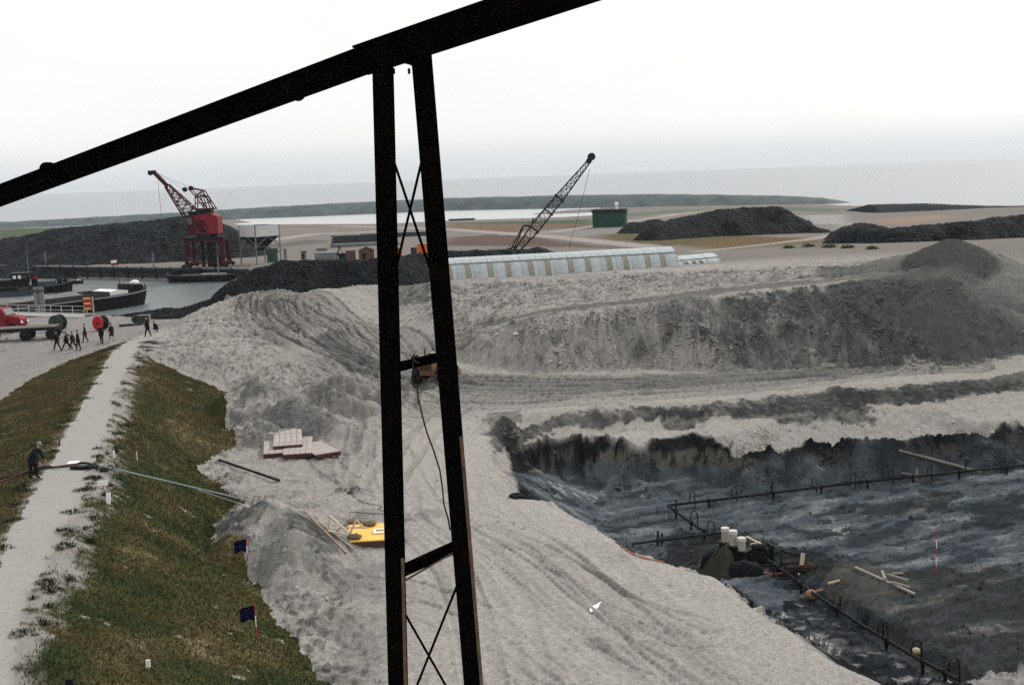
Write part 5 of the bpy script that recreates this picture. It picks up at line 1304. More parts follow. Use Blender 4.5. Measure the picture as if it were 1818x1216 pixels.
# ------------------------------------------------------------------ jetty with railing, dolphin, notice board
ja, jb = Vector(PZ(-60, 553, .35)), Vector(PZ(152, 561, .15))
jd = (jb - ja); jn = Vector((-jd.y, jd.x, 0)).normalized()
jet = empty('jetty', (ja + jb) / 2, math.atan2(jd.y, jd.x), 'narrow jetty walkway with white tubular railing at the harbour edge', 'jetty')
jl = jd.length
build('deck', lambda bm: [add_box(bm, (-jl / 2 + (k + .5) * jl / 40, .8, -.06), (jl / 40 - .03, 1.9, .1)) for k in range(40)], GREY, jet)['kind'] = 'stuff'
build('edge_beam', lambda bm: add_box(bm, (0, -.2, -.1), (jl, .12, .26)), WHITE, jet)
RAILP = plain('rail_paint', (.40, .40, .38), .6, 0, .15, 3)
nrp = 11
for k in range(nrp):
    x = jl / 2 - .3 - k * jl * .90 / (nrp - 1)
    build('rail_post', lambda bm: add_bar(bm, (x, .1, 0), (x + (.1 if k % 3 == 0 else 0), .1, 1.0), .065), RAILP, jet)
for z in (.5, 1.0): build('rail', lambda bm: add_cyl(bm, (jl / 2 - .3, .1, z), (-jl / 2 + .3, .1, z), .035, 6), RAILP, jet)
for k in range(6):
    build('pile', lambda bm: (add_cyl(bm, (-jl / 2 + 1 + k * 2.4, .7, -4.5), (-jl / 2 + 1 + k * 2.4, .7, -.1), .14, 8), add_bar(bm, (-jl / 2 + 1 + k * 2.4, .7, -.3), (-jl / 2 + 2.6 + k * 2.4, .7, -3), .12)), BLACKM, jet)
dp_ = Vector(PZ(72, 557, -.6))
dol = empty('mooring_dolphin', (dp_.x, dp_.y, -.6), 0, 'pair of thick grey mooring piles standing behind the jetty railing', 'mooring dolphin')
for x in (-.33, .33): build('pile', lambda bm: add_cyl(bm, (x, 0, -3.2), (x, 0, 3.3), .3, 14), GREY, dol, smooth=False)
build('waling', lambda bm: (add_box(bm, (0, -.05, 2.9), (1.3, .75, .2)),), DKGREY, dol)
np_ = hit(160, 561); nb = empty('notice_board', np_, 0, 'red notice board with orange stripes on two posts at the jetty end', 'sign')
build('board', lambda bm: add_box(bm, (-.15, 0, 1.45), (.95, .06, 1.5)), plain('sign_red', (.30, .035, .03), .6, 0, .2, 4), nb)
SO = plain('sign_stripe', (.70, .42, .20), .6, 0, .15, 4)
for z in (2.05, 1.45, .85): build('stripe', lambda bm: add_box(bm, (-.2, -.045, z), (.8, .03, .17)), SO, nb)
for x in (-.35, .42): build('post', lambda bm: add_box(bm, (x, .06, .8 if x < 0 else 1.1), (.09, .06, 1.8 if x < 0 else 2.3)), CREAM, nb)

# ------------------------------------------------------------------ red lorry and flat trailer
def wheel_bm(bm, c, r, wd, hubr=.55):
    seg = 20; c = Vector(c); rings = []
    for (y, q) in ((-wd / 2, r * hubr), (-wd / 2, r * .94), (-wd * .36, r), (wd * .36, r), (wd / 2, r * .94), (wd / 2, r * hubr)):
        rings.append([bm.verts.new(c + Vector((q * math.cos(2 * math.pi * k / seg), y, q * math.sin(2 * math.pi * k / seg)))) for k in range(seg)])
    for i in range(5):
        for k in range(seg): bm.faces.new((rings[i][k], rings[i][(k + 1) % seg], rings[i + 1][(k + 1) % seg], rings[i + 1][k]))
def wheel(parent, c, r, wd, rimmat):
    w_ = build('wheel', lambda bm: wheel_bm(bm, c, r, wd), RUBBER, parent, smooth=False)
    build('rim', lambda bm: (add_cyl(bm, Vector(c) - Vector((0, wd * .42, 0)), Vector(c) + Vector((0, wd * .42, 0)), r * .56, 16), add_cyl(bm, Vector(c) - Vector((0, wd * .5, 0)), Vector(c) + Vector((0, wd * .5, 0)), r * .2, 10)), rimmat, w_)
lp = hit(8, 592); lor = empty('red_lorry', (lp.x, lp.y + 1.2, lp.z), R(-6), 'red bonneted lorry parked behind the flat trailer at the left edge', 'lorry')
build('chassis', lambda bm: add_box(bm, (-2.2, 0, .75), (7.5, .9, .25)), BLACKM, lor)
cabm = build('cab', lambda bm: add_prism(bm, [(-1.9, .7), (.35, .7), (.35, 1.75), (-.15, 2.55), (-1.75, 2.6), (-1.9, 1.7)], 2.1), RED, lor, .06)
build('bonnet', lambda bm: add_prism(bm, [(.3, .75), (1.75, .75), (1.8, 1.35), (1.5, 1.62), (.3, 1.78)], 1.5), RED, lor, .06)
build('side_window', lambda bm: add_box(bm, (-.95, -1.06, 2.05), (.8, .03, .6)), GLASS, cabm)
build('windscreen', lambda bm: add_bar(bm, (.34, 0, 1.85), (-.05, 0, 2.45), 1.7, .05, up=(1, 0, .6)), GREY, cabm)
build('mudguard', lambda bm: [add_prism(bm, [(.35, .6), (.5, 1.05), (.95, 1.25), (1.4, 1.05), (1.6, .6), (1.5, .6), (1.3, .95), (.95, 1.1), (.6, .95), (.45, .6)], .4, Matrix.Translation((0, s * .85, 0))) for s in (-1, 1)], RED, lor)
for s in (-1, 1): build('headlight', lambda bm: add_cyl(bm, (1.72, s * .6, 1.1), (1.86, s * .6, 1.1), .14, 12), WHITE, lor)
build('cargo_bed', lambda bm: add_box(bm, (-4.0, 0, 1.15), (4.0, 2.3, .5)), WOODD, lor, .03)
for x in (.95, -3.9):
    for s in (-1, 1): wheel(lor, (x, s * .95, .48), .48, .28, DKGREY)
tr_ = hit(52, 603); trl = empty('flat_trailer', tr_, R(9), 'long dark flatbed trailer with paired rear wheels in front of the red lorry', 'trailer')
for k in range(12): build('plank', lambda bm: add_box(bm, (-1.2, -1.05 + k * .19, 1.28), (8.0, .17, .07)), plain('trailer_plank', (.13, .115, .10), .9, 0, .25, 4) if k == 0 else bpy.data.materials['trailer_plank'], trl)
build('frame', lambda bm: (add_box(bm, (-1.2, -1.0, 1.1), (8.0, .14, .3)), add_box(bm, (-1.2, 1.0, 1.1), (8.0, .14, .3)), add_box(bm, (-1.2, 0, 1.05), (7.8, 1.2, .2)), add_box(bm, (2.75, 0, 1.1), (.14, 2.1, .3))), BLACKM, trl)
for x in (-.1, 2.35):
    build('axle', lambda bm: (add_box(bm, (x, 0, .55), (.16, 2.0, .16)), add_box(bm, (x, 0, .8), (.5, .8, .35))), BLACKM, trl)
    for y in (-.95, .95): wheel(trl, (x, y, .55), .55, .42, BLACKM)
wheel(trl, (-3.4, -.95, .5), .5, .4, BLACKM); wheel(trl, (-3.4, .95, .5), .5, .4, BLACKM)
build('draw_bar', lambda bm: add_bar(bm, (2.8, -.3, .9), (4.1, -.5, .15), .1), BLACKM, trl)

# ------------------------------------------------------------------ cable reels, crate, beam
REELG = plain('reel_grey_green', (.045, .058, .055), .85, 0, .35, 3)
REELR = plain('reel_red', (.42, .012, .02), .6, 0, .15, 2)
def reel(px, py, r, wd, rz, mA, mB, label):
    p = hit(px, py); o = empty('cable_reel', p, rz, label, 'cable reel', 'cable reels on the harbour yard')
    for y, m_ in ((-wd / 2, mA), (wd / 2, mB)):
        fl = build('flange', lambda bm: add_cyl(bm, (0, y - .05, r), (0, y + .05, r), r, 28), m_, o)
        s = -1 if y < 0 else 1
        build('hub', lambda bm: add_cyl(bm, (0, y + s * .05, r), (0, y + s * .09, r), r * .2, 14), BLACKM, fl)
        for a in range(4):
            ca, sa = math.cos(a * math.pi / 4), math.sin(a * math.pi / 4)
            build('batten', lambda bm: add_bar(bm, (-.93 * r * ca, y + s * .065, r - .93 * r * sa), (.93 * r * ca, y + s * .065, r + .93 * r * sa), .09, .03, up=(0, 1, 0)), m_, fl)
    build('cable', lambda bm: [add_cyl(bm, (0, -wd / 2 + .06 + k * (wd - .12) / 9, r), (0, -wd / 2 + .06 + (k + .85) * (wd - .12) / 9, r), r * (.74 + .02 * (k % 2)), 22) for k in range(9)], BLACKM, o)['kind'] = 'stuff'
reel(104, 587, .84, .75, R(-12), REELG, REELG, 'large grey-green cable reel behind the trailer')
reel(180, 586, .74, .8, R(-28), REELR, REELG, 'bright red cable reel with dark far side')
reel(241, 573, .42, .5, R(15), REELG, REELG, 'small dark cable reel beside the grey crate')
cr_ = hit(256, 573); cr = empty('crate', cr_, R(4), 'small grey crate behind the lone walking person', 'crate')
for k in range(4): build('slat', lambda bm: add_box(bm, (0, -.46, .12 + .21 * k), (1.3, .05, .18)), DKGREY, cr)
build('body', lambda bm: add_box(bm, (0, 0, .42), (1.26, .86, .82)), GREY, cr)
a_, b__ = hit(212, 580), hit(257, 577)
tag(build('timber_beam', lambda bm: add_bar(bm, a_ + Vector((0, 0, .12)), b__ + Vector((0, 0, .12)), .28, .2, up=(0, 0, 1)), DKGREY), 'long dark timber beam lying on the yard behind the people', 'beam')

# ------------------------------------------------------------------ people
SKIN = plain('skin', (.42, .23, .16), .6, 0, .1, 20)
def cloth(name, c): return plain(name, c, .95, 0, .25, 12)
CL_BLK = cloth('black_cloth', (.009, .009, .011)); CL_NAVY = cloth('navy_cloth', (.012, .013, .020)); CL_CHAR = cloth('charcoal_cloth', (.018, .019, .022)); CL_BRN = cloth('brown_cloth', (.025, .018, .014)); CL_DEN = cloth('denim_cloth', (.03, .036, .045))
HAIR = plain('dark_hair', (.02, .014, .01), .8, 0, .2, 30); HAIRG = plain('grey_hair', (.16, .15, .13), .8, 0, .2, 30)
def person(p, rz, label, top, bot, stride=.0, armsw=.0, lean=0., pose='walk', hair=HAIR, scale=1.0, skirt=False, cap=None, group='people walking on the harbour yard', arm_fwd=None):
    """skin-modifier body; local +X is the facing direction"""
    o = empty('person', p, rz, label, 'person', group); o.scale = (scale,) * 3
    J = {}; E = []; RAD = {}
    def j(n, c, r, par=None):
        J[n] = Vector(c); RAD[n] = tuple(q * (1.0 if n.startswith(('head', 'neck', 'ha', 'wr')) else 1.22) for q in (r if isinstance(r, tuple) else (r, r)))
        if par: E.append((par, n))
    hipz = .92; 
    if pose == 'bend': hipz = .88
    if pose == 'crouch': hipz = .38
    def bend(z, y=0):   # point of the back above the hip, tilted forward by lean
        d = z - .95
        return Vector((math.sin(lean) * d, y, hipz + .03 + math.cos(lean) * d))
    j('pelvis', (0, 0, hipz + .03), (.135, .165)); j('waist', bend(1.12), (.12, .15), 'pelvis'); j('chest', bend(1.34), (.125, .175), 'waist'); j('neckb', bend(1.47), (.075, .085), 'chest')
    nk = bend(1.47); hd = Vector((math.sin(lean * .75), 0, math.cos(lean * .75)))
    j('neck', nk + hd * .07 + Vector((.01, 0, 0)), .055, 'neckb'); j('head1', nk + hd * .15 + Vector((.025, 0, 0)), (.085, .072), 'neck'); j('head2', nk + hd * .235 + Vector((.02, 0, 0)), (.095, .078), 'head1'); j('head3', nk + hd * .30 + Vector((.01, 0, 0)), (.06, .055), 'head2')
    hands = []
    for s, nm in ((-1, 'r'), (1, 'l')):
        sw = armsw * s
        if arm_fwd is not None: sw = arm_fwd
        sh_ = bend(1.40, s * .185); j('sh' + nm, sh_, .068, 'chest')
        down = Vector((math.sin(sw), s * .10, -math.cos(sw))).normalized()
        el = sh_ + down * .29; fw = Vector((math.sin(sw + .25), s * .02, -math.cos(sw + .25))).normalized()
        wr = el + fw * .26; j('el' + nm, el, .05, 'sh' + nm); j('wr' + nm, wr, .036, 'el' + nm); j('ha' + nm, wr + fw * .07, (.04, .026), 'wr' + nm)
        hands.append((wr + fw * .07, fw, s))
        st = stride * s
        hp_ = Vector((0, s * .095, hipz - .02)); j('hip' + nm, hp_, .095, 'pelvis')
        if pose == 'crouch':
            kn = Vector((.36, s * .14, .44)); an = Vector((.06, s * .13, .09))
        else:
            kb = .12 if st > 0 else .30 * abs(stride) * 2
            d1_ = Vector((math.sin(st + (.12 if st >= 0 else 0)), 0, -math.cos(st))).normalized(); kn = hp_ + d1_ * .43
            d2_ = Vector((math.sin(st - kb), 0, -math.cos(st - kb))).normalized(); an = kn + d2_ * .41
        j('kn' + nm, kn, .066, 'hip' + nm); j('an' + nm, an, .046, 'kn' + nm)
        tip = -.5 if (st < -.15 and pose == 'walk') else 0
        j('to' + nm, an + Vector((.16, 0, -.045 + tip * .12)), (.045, .04), 'an' + nm)
    low = min(J['anl'].z, J['anr'].z, J['tol'].z, J['tor'].z) - .045
    names = list(J); me = bpy.data.meshes.new('body')
    me.from_pydata([J[n] - Vector((0, 0, low)) for n in names], [(names.index(a), names.index(b)) for a, b in E], [])
    tmp = bpy.data.objects.new('tmp_body', me); COL.objects.link(tmp)
    sk = tmp.modifiers.new('skin', 'SKIN'); ss = tmp.modifiers.new('sub', 'SUBSURF'); ss.levels = 1; ss.render_levels = 1
    for i, n in enumerate(names):
        v = me.skin_vertices[0].data[i]; v.radius = RAD[n]; v.use_root = (n == 'pelvis')
    dg = bpy.context.evaluated_depsgraph_get(); ev = tmp.evaluated_get(dg)
    bme = bpy.data.meshes.new_from_object(ev); bpy.data.objects.remove(tmp)
    bm = bmesh.new(); bm.from_mesh(bme)
    nkz = (J['neck'] - Vector((0, 0, low)))
    for (hc, fw, s) in hands:
        hc = hc - Vector((0, 0, low)); side = Vector((0, 1, 0)).cross(fw).normalized()
        for q, ln in ((-.024, .07), (-.008, .08), (.008, .075), (.024, .06)):
            a = hc + fw * .02 + side * q; add_tube(bm, [a, a + fw * ln * .55 + Vector((0, -s * .006, 0)), a + fw * ln + Vector((0, -s * .022, 0))], .0085, 5)
        a = hc - fw * .03 + side * .03; add_tube(bm, [a, a + side * .03 + fw * .03, a + side * .035 + fw * .055], .0095, 5)
    bm.to_mesh(bme); bm.free()
    for m_ in (top, bot, SKIN, CL_BLK): bme.materials.append(m_)
    zsplit = hipz - low - .02
    wrs = [J['wrl'] - Vector((0, 0, low)), J['wrr'] - Vector((0, 0, low))]; ans = [J['anl'] - Vector((0, 0, low)), J['anr'] - Vector((0, 0, low))]
    for f in bme.polygons:
        c = f.center; k = 0 if c.z > zsplit or pose == 'crouch' else 1
        if hd.dot(c - nkz) > 0 and (c - nkz).length < .35: k = 2
        for w__, (hc, fw, s) in zip((wrs[1], wrs[0]), hands):
            if (c - w__).dot(fw) > .0 and (c - w__).length < .22: k = 2
        if skirt and c.z < .5: k = 2
        if min((c - a).length for a in ans) < .20 and c.z < .10: k = 3
        f.material_index = k; f.use_smooth = True
    link('body', bme, None, o)
    off = Vector((0, 0, -low)); hc = J['head2'] + off; fx = Vector((math.cos(lean * .75), 0, -math.sin(lean * .75)))
    build('nose', lambda bm: add_tube(bm, [hc + fx * .08 - hd * .01, hc + fx * .118 - hd * .045], .013, 6, True, 1.3), SKIN, o)
    for s in (-1, 1):
        build('ear', lambda bm: add_box(bm, hc + Vector((-.005, s * .085, 0)) - hd * .02, (.035, .018, .055)), SKIN, o)
        build('eye', lambda bm: add_cyl(bm, hc + fx * .085 + Vector((0, s * .03, 0)), hc + fx * .093 + Vector((0, s * .03, 0)), .010, 6), CL_BLK, o)
    build('mouth', lambda bm: add_box(bm, hc + fx * .088 - hd * .085, (.012, .042, .010)), DKRED, o)
    rot = frame_to(hd)
    def hr(bm):
        bmesh.ops.create_uvsphere(bm, u_segments=14, v_segments=10, radius=1, matrix=Matrix.Translation(hc - fx * .018 + hd * .032) @ rot.to_4x4() @ Matrix.Diagonal((.088, .102, .083, 1)))
        bmesh.ops.delete(bm, geom=[v for v in bm.verts if (v.co - hc).dot(fx) > .055 and (v.co - hc).dot(hd) < .05 or (v.co - hc).dot(hd) < -.06], context='VERTS')
    build('hair', hr, hair, o, smooth=True)
    if cap is not None:
        build('cap', lambda bm: (add_tube(bm, [hc + hd * .05, hc + hd * .09, hc + hd * .125], .108, 14, True, .75), add_box(bm, hc + fx * .12 + hd * .055, (.10, .13, .015))), cap, o)
    # open jacket hem round the hips
    jz = hipz - low
    if pose != 'crouch':
        def hem(bm):
            rings = []
            for t, r1_, r2_ in ((.12, .155, .195), (0, .175, .215), (-.20 if not skirt else -.42, .195 if not skirt else .21, .23 if not skirt else .24)):
                c = Vector((math.sin(lean) * max(t, 0), 0, jz + t)); rings.append([bm.verts.new(c + Vector((r1_ * math.cos(q * math.pi / 7), r2_ * math.sin(q * math.pi / 7), 0))) for q in range(14)])
            for i in range(2):
                for q in range(14): bm.faces.new((rings[i][q], rings[i][(q + 1) % 14], rings[i + 1][(q + 1) % 14], rings[i + 1][q]))
        build('skirt' if skirt else 'jacket_hem', hem, bot if skirt else top, o, smooth=True)
    return o
def pp(px, py): return hit(px, py)
person(pp(102, 623), R(170), 'leftmost of the walking group, black jacket, beside the trailer', CL_BLK, CL_BLK, .30, .4)
person(pp(119, 622), R(185), 'second walker from the left in a black coat with wide stride', CL_BLK, CL_BLK, .50, .3)
person(pp(130, 621), R(178), 'third walker from the left, shorter, in brown jacket', CL_BRN, CL_BLK, .38, .4, scale=.94)
person(pp(140, 624), R(190), 'tallest walker at the right of the close group, dark overcoat', CL_BLK, CL_NAVY, .16, .15, scale=1.04)
person(pp(152, 609), R(200), 'person in dark jacket and denim trousers standing behind the group', CL_CHAR, CL_DEN, .24, .2)
person(pp(181, 611), R(95), 'person in black suit standing in front of the red cable reel', CL_BLK, CL_BLK, .08, .15, scale=1.02)
person(pp(199, 606), R(160), 'person with bare legs and short skirt right of the red cable reel', CL_NAVY, CL_NAVY, .22, .3, skirt=True, scale=.95)
person(pp(263, 599), R(190), 'lone person in black coat walking on the pale path end', CL_BLK, CL_BLK, .25, .35, scale=1.05, group='people on the levee path')
person(pp(279, 590), R(250), 'person in black crouching beside the path end', CL_BLK, CL_BLK, 0, .5, lean=.6, pose='crouch', group='people on the levee path')
person(pp(60, 850), R(-12), 'workman in dark clothes and light cap bending over the cable on the path', CL_NAVY, CL_BLK, .12, .1, lean=.62, pose='bend', hair=HAIRG, cap=plain('pale_cap', (.20, .19, .18), .9, 0, .1, 10), group='people on the levee path', arm_fwd=.35)
person(hit(1558, 372) , R(90), 'tiny distant person standing on the far shore at the right', CL_BLK, CL_BLK, .05, .1, group='people on the far shore')
# ------------------------------------------------------------------ wheel loader among the tracks
YEL = plain('loader_yellow', (.17, .085, .04), .7, 0, .3, 2, 0, dirt=(.06, .045, .035))
lp = hit(772, 677); ld = empty('wheel_loader', lp, R(76), 'yellow-brown wheel loader half hidden behind the right steel leg', 'wheel loader')
for x in (-1.15, 1.15):
    for y in (-1.05, 1.05): wheel(ld, (x, y, .78), .78, .55, YEL)
build('rear_frame', lambda bm: add_box(bm, (-1.0, 0, 1.15), (2.0, 1.2, .7)), YEL, ld, .05)
build('front_frame', lambda bm: add_box(bm, (.9, 0, 1.15), (1.5, 1.0, .8)), YEL, ld, .05)
build('engine_hood', lambda bm: add_prism(bm, [(-2.3, 1.3), (-.5, 1.3), (-.5, 2.15), (-2.1, 2.05), (-2.3, 1.85)], 1.25), YEL, ld, .05)
build('grille', lambda bm: [add_box(bm, (-2.33, 0, 1.4 + .1 * k), (.03, 1.0, .05)) for k in range(5)], BLACKM, ld)
build('exhaust', lambda bm: add_cyl(bm, (-1.3, .3, 2.0), (-1.3, .3, 2.9), .06, 8), BLACKM, ld)
build('seat', lambda bm: (add_box(bm, (-.15, 0, 1.75), (.5, .55, .15)), add_box(bm, (-.38, 0, 2.05), (.1, .55, .6))), BLACKM, ld)
build('steering_wheel', lambda bm: (add_cyl(bm, (.35, 0, 2.1), (.39, 0, 2.13), .2, 14), add_bar(bm, (.37, 0, 2.1), (.65, 0, 1.5), .05)), BLACKM, ld)
for s in (-1, 1): build('lift_arm', lambda bm: (add_bar(bm, (.5, s * .6, 1.9), (1.9, s * .6, 1.5), .12, .25, up=(0, 1, 0)), add_bar(bm, (1.9, s * .6, 1.5), (2.5, s * .6, .6), .12, .22, up=(0, 1, 0))), YEL, ld)
build('bucket', lambda bm: add_prism(bm, [(2.5, .9), (2.45, .35), (2.7, .1), (3.5, .08), (3.5, .14), (2.8, .2), (2.58, .42), (2.62, .9)], 2.5), YEL, ld)
for s in (-1, 1): build('bucket_side', lambda bm: add_prism(bm, [(2.5, .9), (2.45, .35), (2.7, .1), (3.45, .1), (3.2, .4)], .05, Matrix.Translation((0, s * 1.24, 0))), YEL, ld)
op = Vector((-.15, 0, 1.42)); 
pr = person(ld.matrix_world @ Vector((0, 0, 0)), 0, 'loader driver in pale shirt sitting on the wheel loader', plain('pale_shirt', (.62, .50, .34), .9, 0, .1, 10), CL_DEN, 0, .3, lean=.05, pose='crouch', group='drivers')
bpy.context.view_layer.update()
pr.location = Matrix.Translation(lp) @ Matrix.Rotation(R(76), 4, 'Z') @ Vector((-.2, 0, 1.50)); pr.rotation_euler = (0, 0, R(76))

# ------------------------------------------------------------------ things on the sand flat
def at_rot(o, tilt=(0, 0)):
    o.rotation_euler = (tilt[0], tilt[1], o.rotation_euler.z)
SLEEP = plain('pinkish_boards', (.34, .305, .28), .9, 0, .35, 4, .2); SLEEPE = plain('dark_board_edge', (.075, .035, .03), .9, 0, .35, 5)
def board_stack(px, py, rz, wd, ln, nboards, layers, label, tilt=(0, 0), dz=0):
    p = hit(px, py); o = empty('shutter_panel', (p.x, p.y, p.z + dz), rz, label, 'panel', 'timber panels on the sand'); at_rot(o, tilt)
    b0_ = None
    for l in range(layers):
        for k in range(nboards):
            if b0_ is None: ob = b0_ = build('plank', lambda bm: add_box(bm, (0, 0, .05), (wd / nboards - .02, ln, .09)), SLEEP, o)
            else: ob = b0_.copy(); COL.objects.link(ob)
            ob.location = (-wd / 2 + (k + .5) * wd / nboards, random.uniform(-.03, .03), .16 + l * .1)
    for y in (-ln * .48, ln * .3): build('batten', lambda bm: add_box(bm, (0, y, .05), (wd, .14, .13)), SLEEPE, o)
    build('front_board', lambda bm: add_box(bm, (0, -ln / 2 - .05, .13), (wd, .05, .22)), SLEEPE, o)
    return o
board_stack(490, 795, R(11), 1.5, 5.2, 4, 1, 'leftmost of the timber panels lying on the sand')
board_stack(530, 798, R(8), 1.7, 4.8, 5, 1, 'middle timber panel lying flat under the raised one', dz=.03)
board_stack(512, 789, R(10), 1.8, 4.4, 5, 1, 'raised timber panel lying across the other two', (R(2), 0), dz=.24)
board_stack(565, 803, R(30), 1.6, 3.4, 5, 1, 'rightmost timber panel angled away from the others', dz=.03)
def pole_thing(name, a, b, r, mat, label, cat, lift=None, seg=8, square=False, sag=0, group=None):
    a, b = hit(*a), hit(*b); lift = r if lift is None else lift
    a = a + Vector((0, 0, lift)); b = b + Vector((0, 0, lift))
    o = build(name, (lambda bm: add_bar(bm, a, b, r * 2, r * 1.4, up=(0, 0, 1))) if square else (lambda bm: add_cyl(bm, a, b, r, seg)), mat)
    return tag(o, label, cat, group)
pole_thing('black_pipe', (390, 822), (496, 857), .075, BLACKM, 'straight black pipe lying on the sand near the grass edge', 'pipe', .12)
def cable_thing(name, pts, r, mat, label, cat, lift=.02, seg=6):
    P = [hit(*p) + Vector((0, 0, lift + r)) for p in pts]
    # smooth through the points
    Q = []
    for i in range(len(P) - 1):
        p0, p1, p2, p3 = P[max(i - 1, 0)], P[i], P[i + 1], P[min(i + 2, len(P) - 1)]
        for t in (0, .25, .5, .75): Q.append(.5 * ((2 * p1) + (-p0 + p2) * t + (2 * p0 - 5 * p1 + 4 * p2 - p3) * t * t + (-p0 + 3 * p1 - 3 * p2 + p3) * t ** 3))
    Q.append(P[-1])
    return tag(build(name, lambda bm: add_tube(bm, Q, r, seg), mat, smooth=True), label, cat)
PIPEG = plain('grey_green_pipe', (.20, .25, .25), .6, 0, .2, 3)
def span(a, b, r, mat, name, label, za, zb):
    A, B = hit(*a) + Vector((0, 0, za)), hit(*b) + Vector((0, 0, zb))
    return tag(build(name, lambda bm: add_cyl(bm, A, B, r, 8), mat), label, 'pipe')
span((175, 831), (440, 894), .045, PIPEG, 'water_pipe', 'pale grey pipe running from the path down the grass slope', .12, .12)
span((320, 862), (425, 897), .035, PIPEG, 'thin_pipe', 'short thin pipe lying just below the pale grey pipe', .08, .06)
cable_thing('cable', [(-40, 862), (20, 848), (70, 836), (100, 832), (130, 828), (150, 825), (175, 831)], .055, BLACKM, 'thick black cable crossing the pale path by the workman', 'cable')
cable_thing('hose', [(-30, 872), (30, 848), (72, 833), (110, 834), (140, 829)], .035, plain('brown_hose', (.10, .035, .025), .7, 0, .2, 4), 'thin reddish hose beside the black cable on the path', 'hose', .08)
ch = PD(152, 830, hit(152, 832).y)
heap_p = hit(150, 834)
tag(build('rag_heap', lambda bm: [bmesh.ops.create_icosphere(bm, subdivisions=2, radius=.2, matrix=Matrix.Translation(heap_p + Vector((q, .05 * math.sin(9 * q), .10))) @ Matrix.Diagonal((1.3, .8, .55, 1))) for q in (-.45, -.15, .15, .45)], BLACKM), 'crumpled black sacking over the cable in the middle of the path', 'sacking')
cable_thing('fallen_cable', [(-10, 818), (20, 810), (45, 800)], .03, BLACKM, 'short dark cable on the brown outer slope behind the workman', 'cable')
wb = hit(130, 825); tag(build('white_mat', lambda bm: add_box(bm, wb + Vector((0, 0, .06)), (.50, .55, .10), Matrix.Rotation(R(8), 3, 'Z')), WHITE), 'small white board lying flat on the path', 'board')
# coiled wire
def coil(bm, c, r, n):
    for k in range(n): 
        q = Vector(c) + Vector((random.uniform(-.06, .06), random.uniform(-.06, .06), .05 + .03 * k)); add_tube(bm, [q + Vector(((r + .02 * k) * math.cos(a * .5236), (r * 1.1) * math.sin(a * .5236), 0)) for a in range(13)], .012, 5)
c1_, c2_ = hit(606, 872), hit(631, 872)
wc = empty('wire_coil', hit(622, 876), 0, 'tangled coil of thin dark wire lying on the sand', 'wire coil')
build('coil', lambda bm: coil(bm, c1_ - wc.location, .28, 3), DKGREY, wc)['kind'] = 'stuff'; build('coil', lambda bm: coil(bm, c2_ - wc.location, .26, 3), DKGREY, wc)['kind'] = 'stuff'
kq = hit(622, 877) - wc.location
build('tangle', lambda bm: [add_tube(bm, [kq + Vector((random.uniform(-.18, .18), random.uniform(-.2, .2), random.uniform(.02, .16))) for _ in range(6)], .016, 5) for k in range(5)], DKGREY, wc)['kind'] = 'stuff'
cable_thing('loose_wire', [(625, 880), (640, 890), (660, 896), (678, 900), (672, 905), (682, 910)], .018, DKGREY, 'thin wire trailing from the coil towards the left steel leg', 'wire')
cable_thing('ground_wire', [(620, 911), (640, 911), (660, 913), (690, 914)], .018, DKGREY, 'thin wire on the sand above the yellow plywood stack', 'wire')

# plywood stack with sacks and scrap wood
pc = hit(664, 972); ply = empty('plywood_stack', pc, R(4), 'stack of bright yellow plywood sheets partly behind the left steel leg', 'plywood stack')
for k in range(6):
    build('sheet', lambda bm: add_box(bm, (random.uniform(-.05, .05) + (.12 if k < 4 else 0), 1.35, .06 + k * .055), (2.5, 2.7, .04 if k < 5 else .05)), YELLOWP if k == 5 else WOODD, ply)
build('bearer', lambda bm: add_box(bm, (0, .1, .03), (2.3, .12, .1)), WOODD, ply)
ps = ply.matrix_world
SACK = plain('jute_sack', (.17, .125, .085), .95, 0, .25, 9, .4)
def sack(loc, rz, label, s=1):
    def sb(bm):
        bmesh.ops.create_uvsphere(bm, u_segments=16, v_segments=10, radius=1, matrix=Matrix.Diagonal((.38 * s, .22 * s, .14 * s, 1)))
        for v in bm.verts:
            v.co.z += .02 * math.sin(v.co.x * 22) * s; t = abs(v.co.x) / (.38 * s)
            if t > .8: v.co.z *= .5; v.co.y *= 1.25
    o = build('sack', sb, SACK, smooth=True); o.location = loc; o.rotation_euler = (0, 0, rz)
    return tag(o, label, 'sack', 'sacks weighing down the plywood')
ctp = pc + Vector((0, 0, .37))
sack(ctp + Vector((-.92, .30, .1)), R(-4), 'filled brown sack on the front left corner of the yellow plywood')
sack(ctp + Vector((-.45, 2.3, .12)), R(6), 'filled brown sack on the back edge of the yellow plywood')
sack(hit(633, 938) + Vector((-.1, 0, .35)), R(10), 'filled brown sack among the scrap wood left of the plywood', 1.1)
fl_ = ctp + Vector((.35, 1.3, .03)); wf = empty('wooden_pallet', fl_, R(6), 'white wooden pallet frame lying on the yellow plywood beside the steel leg', 'pallet')
for (c, s) in (((0, .3, 0), (1.0, .14, .05)), ((0, -.3, 0), (1.0, .14, .05)), ((-.45, 0, .002), (.14, .5, .05)), ((.45, 0, .002), (.14, .5, .05))): build('rail', lambda bm: add_box(bm, c, s), WHITE, wf)
def stick(a, b, za, zb, r, mat, label, cat='timber', group=None):
    A, B = hit(*a) + Vector((0, 0, za)), hit(*b) + Vector((0, 0, zb)); rz = random.uniform(0, 1)
    o = tag(build('timber', lambda bm: add_bar(bm, A, B, r * 2, r * 1.5, up=(0, 0, 1)), mat), label, cat, group)
stick((540, 916), (615, 985), .25, .08, .05, WOOD, 'long pale pole leaning from the sand pile past the scrap wood', 'pole')
